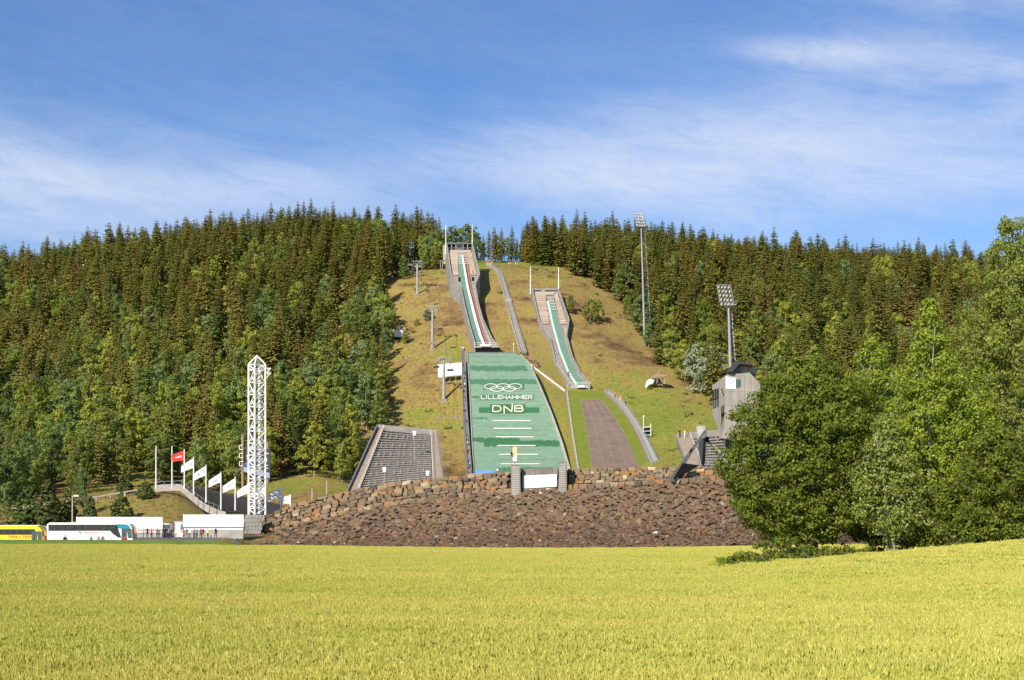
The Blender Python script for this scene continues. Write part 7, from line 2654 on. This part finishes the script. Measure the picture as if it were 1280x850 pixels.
# ================================================================== chairlift
def chairlift():
    towers = [(554.8, 500.5, 446.5, 10.2), (540.6, 436.5, 382.5, 9.0), (521.6, 369.0, 326.5, 7.5), (512.4, 336.0, 303.0, 6.0)]
    tops = []
    labs = ['lowest chairlift mast with a pale base beside the green slope', 'chairlift mast on the open slope left of the tall inrun', 'chairlift mast standing above the bushes below the crest', 'highest chairlift mast with a blue box at the crest']
    for k, (x, yb, yt, w) in enumerate(towers):
        D = hit(x, yb)
        root = thing('chairlift_mast', W(x, yb, D), labs[k], 'lift mast', 'chairlift masts')
        mb = MB(); mb.tube([W(x, yb + 2, D), W(x, yt + 3, D)], [.62 if k < 2 else .5, .36], 10); mb.build('mast', 'galvanised', root)
        mb = MB(); c = W(x, yb, D); mb.cbox(c + Vector((0, 0, -.2)), 1.1, 1.1, .6); mb.build('footing', 'concrete_warm', root)
        s = D / F
        t = W(x, yt, D)
        hw = w * s
        mb = MB()
        up = Vector((0, 0, 4.0 * s)); zc = t - Vector((0, 0, 6.5 * s))
        mb.tube([t + Vector((-hw, 0, 0)), t + Vector((hw, 0, 0))], .11, 5)
        mb.tube([zc + Vector((-hw * .8, 0, 0)), zc + Vector((hw * .8, 0, 0))], .16, 5)
        for q in (-.8, -.3, .3, .8):
            mb.tube([zc + Vector((hw * q, 0, 0)), t + Vector((hw * q * .7, 0, 0))], .07, 4)
        mb.build('crossarm', 'galvanised', root)
        for q in (-1, 1):
            mb = MB()
            for j in range(4):
                cc = zc + Vector((q * hw * .8, -1.1 + j * .75, .15))
                mb.tube([cc + Vector((-.1, 0, 0)), cc + Vector((.1, 0, 0))], .28, 10)
            mb.cbox(zc + Vector((q * hw * .8, 0, .35)), .14, 1.5, .12)
            mb.build('sheave_train', 'galvanised', root)
        mb = MB(); rail(mb, [zc + Vector((-hw, -.5, .1)), zc + Vector((hw, -.5, .1))], .9, .03, 1.2, 1); mb.build('walkway_rail', 'galvanised', root)
        if k == 3:
            mb = MB(); mb.cbox(W(x, yt + 9.5, D - .5), .45, .3, 1.0); mb.build('blue_box', 'blue_sign', root)
        tops.append((zc, hw * .8))
    # valley end below the frame of view: the cable goes on down towards the stand
    lowc = W(571, 590, 400)
    nodes = [(lowc, 3.0)] + tops
    for q, nm in ((-1, 'descending'), (1, 'ascending')):
        mb = MB()
        pts = []
        for (a, wa), (b, wb) in zip(nodes[:-1], nodes[1:]):
            A = a + Vector((q * wa, 0, 0)); B = b + Vector((q * wb, 0, 0))
            for i in range(12):
                t = i / 12
                p = A.lerp(B, t); p.z -= 4 * 1.6 * t * (1 - t)
                pts.append(p)
        mb.tube(pts, .035, 4)
        lone(mb, 'lift_cable', 'dark_steel', ('left hand ' if q < 0 else 'right hand ') + 'haul rope of the chairlift strung over the masts', 'cable')
        # chairs
        n = 0
        for i in range(7, len(pts) - 2, 5 if q > 0 else 6):
            p = pts[i]
            root = thing('lift_chair', p, '%s chair hanging from the %s rope of the chairlift' % (['lowest', 'second', 'third', 'fourth', 'fifth', 'sixth', 'seventh', 'eighth', 'ninth', 'tenth'][n], 'left' if q < 0 else 'right'), 'chairlift chair', 'chairs of the chairlift')
            n += 1
            mb = MB(); mb.tube([p, p + Vector((0, -.35, -.9)), p + Vector((0, -.25, -2.3))], .05, 5); mb.build('hanger', 'galvanised', root)
            c = p + Vector((0, 0, -2.6))
            mb = MB(); mb.cbox(c + Vector((0, -.1, -.15)), 1.0, .28, .05); mb.build('seat', 'wood' if n % 2 else 'dark_steel', root)
            mb = MB(); mb.cbox(c + Vector((0, .2, .2)), 1.0, .04, .28); mb.build('backrest', 'wood' if n % 2 else 'dark_steel', root)
            mb = MB()
            for sx in (-1, 1):
                mb.tube([c + Vector((sx * 1.0, -.4, -.15)), c + Vector((sx * 1.0, -.3, .35)), c + Vector((sx * 1.0, .2, .5)), c + Vector((0, .0, .55))], .035, 4)
            mb.build('frame', 'galvanised', root)


chairlift()


def lift_banner():
    D = hit(562, 476) - 2
    root = thing('white_screen', W(562, 470, D), 'white screen stretched on posts behind the lowest chairlift mast', 'screen')
    mb = MB(); rows = []
    for i in range(9):
        x = 547.2 + i * 3.75
        rows.append([W(x, 455.6 - i * .32 + .3 * math.sin(i * 1.7), D + .12 * math.sin(i * 2.1)), W(x, 471.8 - i * .42 + .3 * math.sin(i), D + .1 * math.cos(i))])
    mb.grid(rows); mb.grid([[p + Vector((0, .03, 0)) for p in r] for r in rows]); mb.build('fabric', 'white_cloth', root)
    for i in range(5):
        x = 547.4 + i * 7.45
        mb = MB(); mb.tube([W(x, 478, D + .15), W(x, 452.6 - i * .3, D + .15)], .09, 5); mb.build('post', 'wood_pale', root)


lift_banner()


# ================================================================== floodlight masts
def floodlight(x0, yb, x1, yt, D, hx0, hx1, hy0, hy1, rows, cols, label, ladx):
    base = W(x0, yb, D); top = W(x1, yt, D)
    root = thing('floodlight_mast', base, label, 'floodlight mast', 'floodlight masts')
    mb = MB(); mb.tube([base - Vector((0, 0, 1)), base.lerp(top, .5), top], [.44, .36, .26], 12); mb.build('mast', 'galvanised', root)
    s = D / F
    rh = (hy1 - hy0) / rows
    # frame
    mb = MB()
    for i in range(rows + 1):
        y = hy0 + rh * i
        sh = (hx1 - hx0) * .22 * i / rows
        mb.tube([W(hx0 + sh, y, D - .3), W(hx1 - (hx1 - hx0) * .25 + sh, y + .6, D - .3)], .07, 4)
    for q in (0, .5, 1):
        w = (hx1 - hx0) * .75
        mb.tube([W(hx0 + w * q, hy0, D - .25), W(hx0 + w * q + (hx1 - hx0) * .22, hy1, D - .25)], .08, 4)
    mb.build('lamp_frame', 'galvanised', root)
    for i in range(rows):
        y = hy0 + rh * (i + .5)
        sh = (hx1 - hx0) * .22 * (i + .5) / rows
        for j in range(cols):
            x = hx0 + sh + (hx1 - hx0) * .75 * (j + .5) / cols
            c = W(x, y + j * .2, D - .8)
            mb = MB()
            d = Vector((-.35, -.75, -.45)).normalized()
            mb.tube([c + d * .35, c, c - d * .35], [1.15 * s, .95 * s, .16], 10)
            mb.build('lamp', 'lamp_glass', root)
    # service platform with rail
    mb = MB()
    a = W(x1 - (hx1 - hx0) * .12, hy1 + .6, D); b = W(hx1 + 1.5, hy1 - .8, D)
    mb.hexa([a + Vector((0, -.8, -.1)), b + Vector((0, -.8, -.1)), b + Vector((0, .8, -.1)), a + Vector((0, .8, -.1)), a + Vector((0, -.8, .1)), b + Vector((0, -.8, .1)), b + Vector((0, .8, .1)), a + Vector((0, .8, .1))])
    rail(mb, [a + Vector((0, -.8, 0)), b + Vector((0, -.8, 0)), b + Vector((0, .8, 0)), a + Vector((0, .8, 0))], 1.0, .05, 1.4, 2)
    mb.tube([a + Vector((0, .8, 0)), W(x1 + .3, (hy0 + hy1) / 2, D + .3)], .06, 4)
    mb.build('service_platform', 'galvanised', root)
    # hanging power cables beside the mast
    for dx in ladx:
        mb = MB()
        pts = [W(x1 + dx * .55 + 0 * i, hy1 + 6, D + .9).lerp(W(x0 + dx, yb - 5, D + .9), i / 14) for i in range(15)]
        mb.tube(pts, .05, 4)
        for p in pts:
            mb.cbox(p, .16, .1, .22)
        mb.build('cable_ladder', 'dark_steel' if dx < ladx[-1] else 'galvanised', root)
    return root


mat('lamp_glass', (.60, .60, .58), rough=.25, spec=.6)
D1 = hit(806, 431)
floodlight(806.0, 431, 801.6, 284, D1, 792.6, 808.2, 264.2, 283.0, 5, 4, 'tallest floodlight mast rising above the right forest skyline', (3.2, 5.4, 8.2))
D2 = 345
floodlight(913.4, 470, 910.8, 383, D2, 895.8, 918.5, 355.6, 382.0, 5, 4, 'floodlight mast with a tilted lamp panel behind the judges building', (4.0, 6.6))


# ================================================================== small things on the hill
def hill_details():
    # wooden viewing deck left
    D = hit(500, 425)
    root = thing('wooden_deck', W(502, 424, D), 'small pale wooden deck with steps at the left forest edge', 'deck')
    mb = MB(); mb.prism([W(489.4, 411.6, D), W(504.2, 412.6, D), W(503.6, 421.5, D), W(489.6, 420.4, D)], (0, 4, 0)); mb.build('platform', 'white_paint', root)
    mb = MB(); rail(mb, [W(489, 411.6, D), W(499, 412, D), W(504, 412.6, D), W(513.2, 423.5, D - 1)], 1.3, .08, 1.4, 2); mb.build('railing', 'wood_pale', root)
    n = 8
    for i in range(n):
        p = W(504.2 + i * 1.15, 413.6 + i * 1.3, D - .3 - .1 * i)
        mb = MB(); mb.cbox(p, .30, .8, .12); mb.build('step', 'wood_pale', root)
    mb = MB(); mb.tube([W(498.6, 412, D + 1), W(498.6, 403.5, D + 1)], .1, 5); mb.tube([W(496.6, 412, D + 1), W(500.5, 406, D + 1)], .08, 4); mb.build('post', 'wood_pale', root)
    # hut on the right
    D = hit(820, 487)
    root = thing('broken_hut', W(820, 486, D), 'small half open wooden hut with a sagging roof on the right slope', 'hut')
    mb = MB(); mb.prism([W(807, 485.2, D), W(808.6, 476, D), W(813, 473.2, D), W(818, 472.6, D), W(816.5, 478, D), W(812, 481, D)], (0, 3, 0)); mb.build('tarpaulin', 'white_cloth', root)
    mb = MB(); mb.prism([W(813, 471.6, D - .6), W(822, 467.2, D - .6), W(833.6, 468.4, D - .6), W(834, 470.2, D - .6), W(822, 471.6, D - .6), W(814, 473.0, D - .6)], (0, 4.5, .4)); mb.build('roof', 'wood', root)
    for a in ((816, 480, 819, 472), (824.5, 472, 830, 479.5), (821, 479, 822, 471), (822.6, 468, 823.2, 463.8), (831, 480, 831.5, 470.5)):
        mb = MB(); mb.tube([W(a[0], a[1], D), W(a[2], a[3], D)], .13, 5); mb.build('post', 'wood_pale', root)
    mb = MB(); mb.box(XD(818, D), XD(829, D), D + 2, D + 2.3, W(0, 481, D).z, W(0, 472.5, D).z); mb.build('back_boards', 'wood', root)
    for x, y, hp in ((812, 487, 7), (829, 485.5, 5)):
        D = hit(x, y)
        put_tree(BRO[0], 'bush', x, D, hp / F * D / 14, 'little bush %s the small wooden hut' % ('below' if x < 820 else 'right below'), 'bush', None, 1.5)
    # timber frame beside the curved stairway
    D = hit(808, 548)
    root = thing('timber_frame', W(808, 547, D), 'white timber frame with a tall thin pole beside the curved stairway', 'frame')
    for a in ((804.2, 544.5, 804.2, 533.4), (813.6, 545.5, 813.6, 529.5), (804.2, 534.2, 813.6, 533.0), (804.2, 543.6, 813.6, 544.0), (804.2, 539, 813.6, 538.6), (804.4, 545, 804.4, 520.3)):
        mb = MB(); mb.tube([W(a[0], a[1], D), W(a[2], a[3], D)], .12, 5); mb.build('beam', 'white_metal', root)
    mb = MB(); mb.cbox(W(804.4, 520.4, D), .25, .25, .2); mb.build('lamp_head', 'white_metal', root)
    mb = MB(); mb.box(XD(804.6, D), XD(812.8, D), D + .6, D + .8, W(0, 543, D).z, W(0, 535, D).z); mb.build('dark_board', 'black', root)
    # thin fence
    D = 345
    root = thing('wire_fence', G(830, D), 'thin pale wire fence running from the curved stairway to the right terrace', 'fence')
    xs = np.linspace(810, 850, 9)
    P_ = [G(x, D) for x in xs]
    for p in P_:
        mb = MB(); mb.tube([p, p + Vector((0, 0, 1.5))], .05, 4); mb.build('post', 'white_metal', root)
    mb = MB(); mb.tube([p + Vector((0, 0, 1.5)) for p in P_], .035, 4); mb.tube([p + Vector((0, 0, .8)) for p in P_], .03, 4); mb.build('wire', 'white_metal', root)
    # diagonal white barrier
    a = W(662.2, 455.4, 478); b = W(706, 488.4, 457)
    root = thing('white_barrier', b, 'long straight white barrier slanting down the grass right of the green slope', 'barrier')
    mb = MB()
    d = Vector((0, 0, .34)); w = Vector((0, .2, 0))
    pts = []
    for i in range(13):
        x_, y_ = 662.2 + 43.8 * i / 12, 455.4 + 33.0 * i / 12
        p = W(x_, y_, float(np.interp(i, [0, 12], [hit(662.2, 457.5, 440), hit(706, 490.5, 420)])))
        pts.append(p)
    mb.grid([[p - d for p in pts], [p + d for p in pts], [p + d + w for p in pts], [p - d + w for p in pts]])
    mb.build('board', 'white_metal', root)
    for p in pts[::2]:
        mb = MB(); mb.tube([Vector((p.x, p.y + .3, zg(p.x, p.y) - .3)), p + Vector((0, .3, .0))], .05, 4); mb.build('post', 'wood', root)
    # knoll lamp and small poles
    for x, yb, yt, lab, hd in ((642, 440, 430, 'short white pole on the knoll edge right of the take-off', None), (578.6, 444, 434.4, 'short lamp with a flat yellowish head left of the knoll', 1), (547, 520, 516, '', None)):
        if not lab:
            continue
        D = 481
        root = thing('knoll_pole', W(x, yb, D), lab, 'pole')
        mb = MB(); mb.tube([W(x, yb + 1, D), W(x, yt, D)], .09, 5); mb.build('pole', 'white_metal', root)
        mb = MB(); mb.cbox(W(x, yt, D), .6 if hd else .16, .2, .18 if hd else .2); mb.build('head', 'white_line' if hd else 'white_metal', root)
    # poles in the left forest
    for x, yb, yt, D, bar, lab in ((129.8, 362, 328.5, 560, 0, 'tall white lamp pole standing in the left forest'), (100.4, 350, 331.2, 600, 1, 'pole with a crossbar standing in the left forest'),
                                   (69.2, 364, 350.2, 590, 0, 'short white pole in the forest at far left'), (271.5, 306, 288.5, 640, 0, 'pale pole near the skyline of the left hill'), (295.3, 304, 289.5, 640, 0, 'second pale pole near the skyline of the left hill'),
                                   (401, 405, 373, 560, 0, 'bare pale trunk pole high in the left forest')):
        D = max(hit(x, yb + 10), D - 60)
        root = thing('forest_pole', G(x, D), lab, 'pole')
        mb = MB(); mb.tube([G(x, D), W(x, yt, D)], .18, 5); mb.build('pole', 'white_metal', root)
        mb = MB(); mb.cbox(W(x + (0 if bar else -.4), yt, D), 1.7 if bar else .5, .15, .16); mb.build('crossbar' if bar else 'lamp_head', 'white_metal', root)
    # posts behind the bank
    for x, yb, yt, lab in ((390.2, 625, 610.5, 'wooden post behind the stone bank, left one of two'), (408.5, 618, 600.5, 'wooden post behind the stone bank, right one of two')):
        mb = MB(); mb.tube([W(x, yb, 262), W(x, yt, 262)], .12, 6)
        lone(mb, 'wooden_post', 'wood_pale', lab, 'post')
    # hut and benches on the crest
    for x, y, w, h, m, lab in ((612, 328, 9, 4, 'wood', 'low brown hut at the head of the long stairway'), (637, 325, 3.5, 3, 'white_paint', 'tiny white cabin on the crest, left one'), (645.5, 325.5, 3.5, 3, 'white_paint', 'tiny white cabin on the crest, right one')):
        D = 640
        root = thing('crest_hut', G(x, D), lab, 'hut')
        p = G(x, D); s = D / F
        mb = MB(); mb.box(p.x - w * s / 2, p.x + w * s / 2, D, D + 3, p.z - .5, p.z + h * s * .7); mb.build('walls', m, root)
        mb = MB(); mb.prism([Vector((p.x - w * s / 2 - .2, D - .2, p.z + h * s * .7)), Vector((p.x + w * s / 2 + .2, D - .2, p.z + h * s * .7)), Vector((p.x, D - .2, p.z + h * s * 1.1))], (0, 3.4, 0)); mb.build('roof', 'wood', root)
        mb = MB(); mb.box(p.x - .3, p.x + .4, D - .05, D, p.z - .4, p.z + h * s * .5); mb.build('door', 'dark_steel', root)
    # rough stone wall line on the crest and outcrops
    r = random.Random(31)
    for nm, pts, cnt, lab in (('field_wall', [(618, 333.5), (650, 334.5), (680, 338), (698, 342)], 60, 'low rough stone wall along the crest of the open slope'),
                              ('rock_outcrop', [(497, 357), (520, 356), (548, 357), (560, 359)], 60, 'dark rocky step in the slope left of the tall inrun'),
                              ('rock_outcrop', [(656, 449), (668, 453), (674, 458), (664, 462)], 40, 'heap of brown boulders right of the knoll')):
        mb = MB()
        for k in range(cnt):
            t = r.random() * (len(pts) - 1); i = min(int(t), len(pts) - 2); f = t - i
            x = pts[i][0] + (pts[i + 1][0] - pts[i][0]) * f; y = pts[i][1] + (pts[i + 1][1] - pts[i][1]) * f + r.uniform(-1.2, 1.2)
            D = hit(x, y)
            V, Fc = STONES[r.randrange(len(STONES))]
            s_ = r.uniform(.4, 1.1)
            R = Matrix.Rotation(r.uniform(0, 3), 3, 'Z')
            mb.add([G(x, D, .1) + (R @ (v * s_)) for v in V], Fc)
        lone(mb, nm, 'rubble', lab, 'rocks')


hill_details()
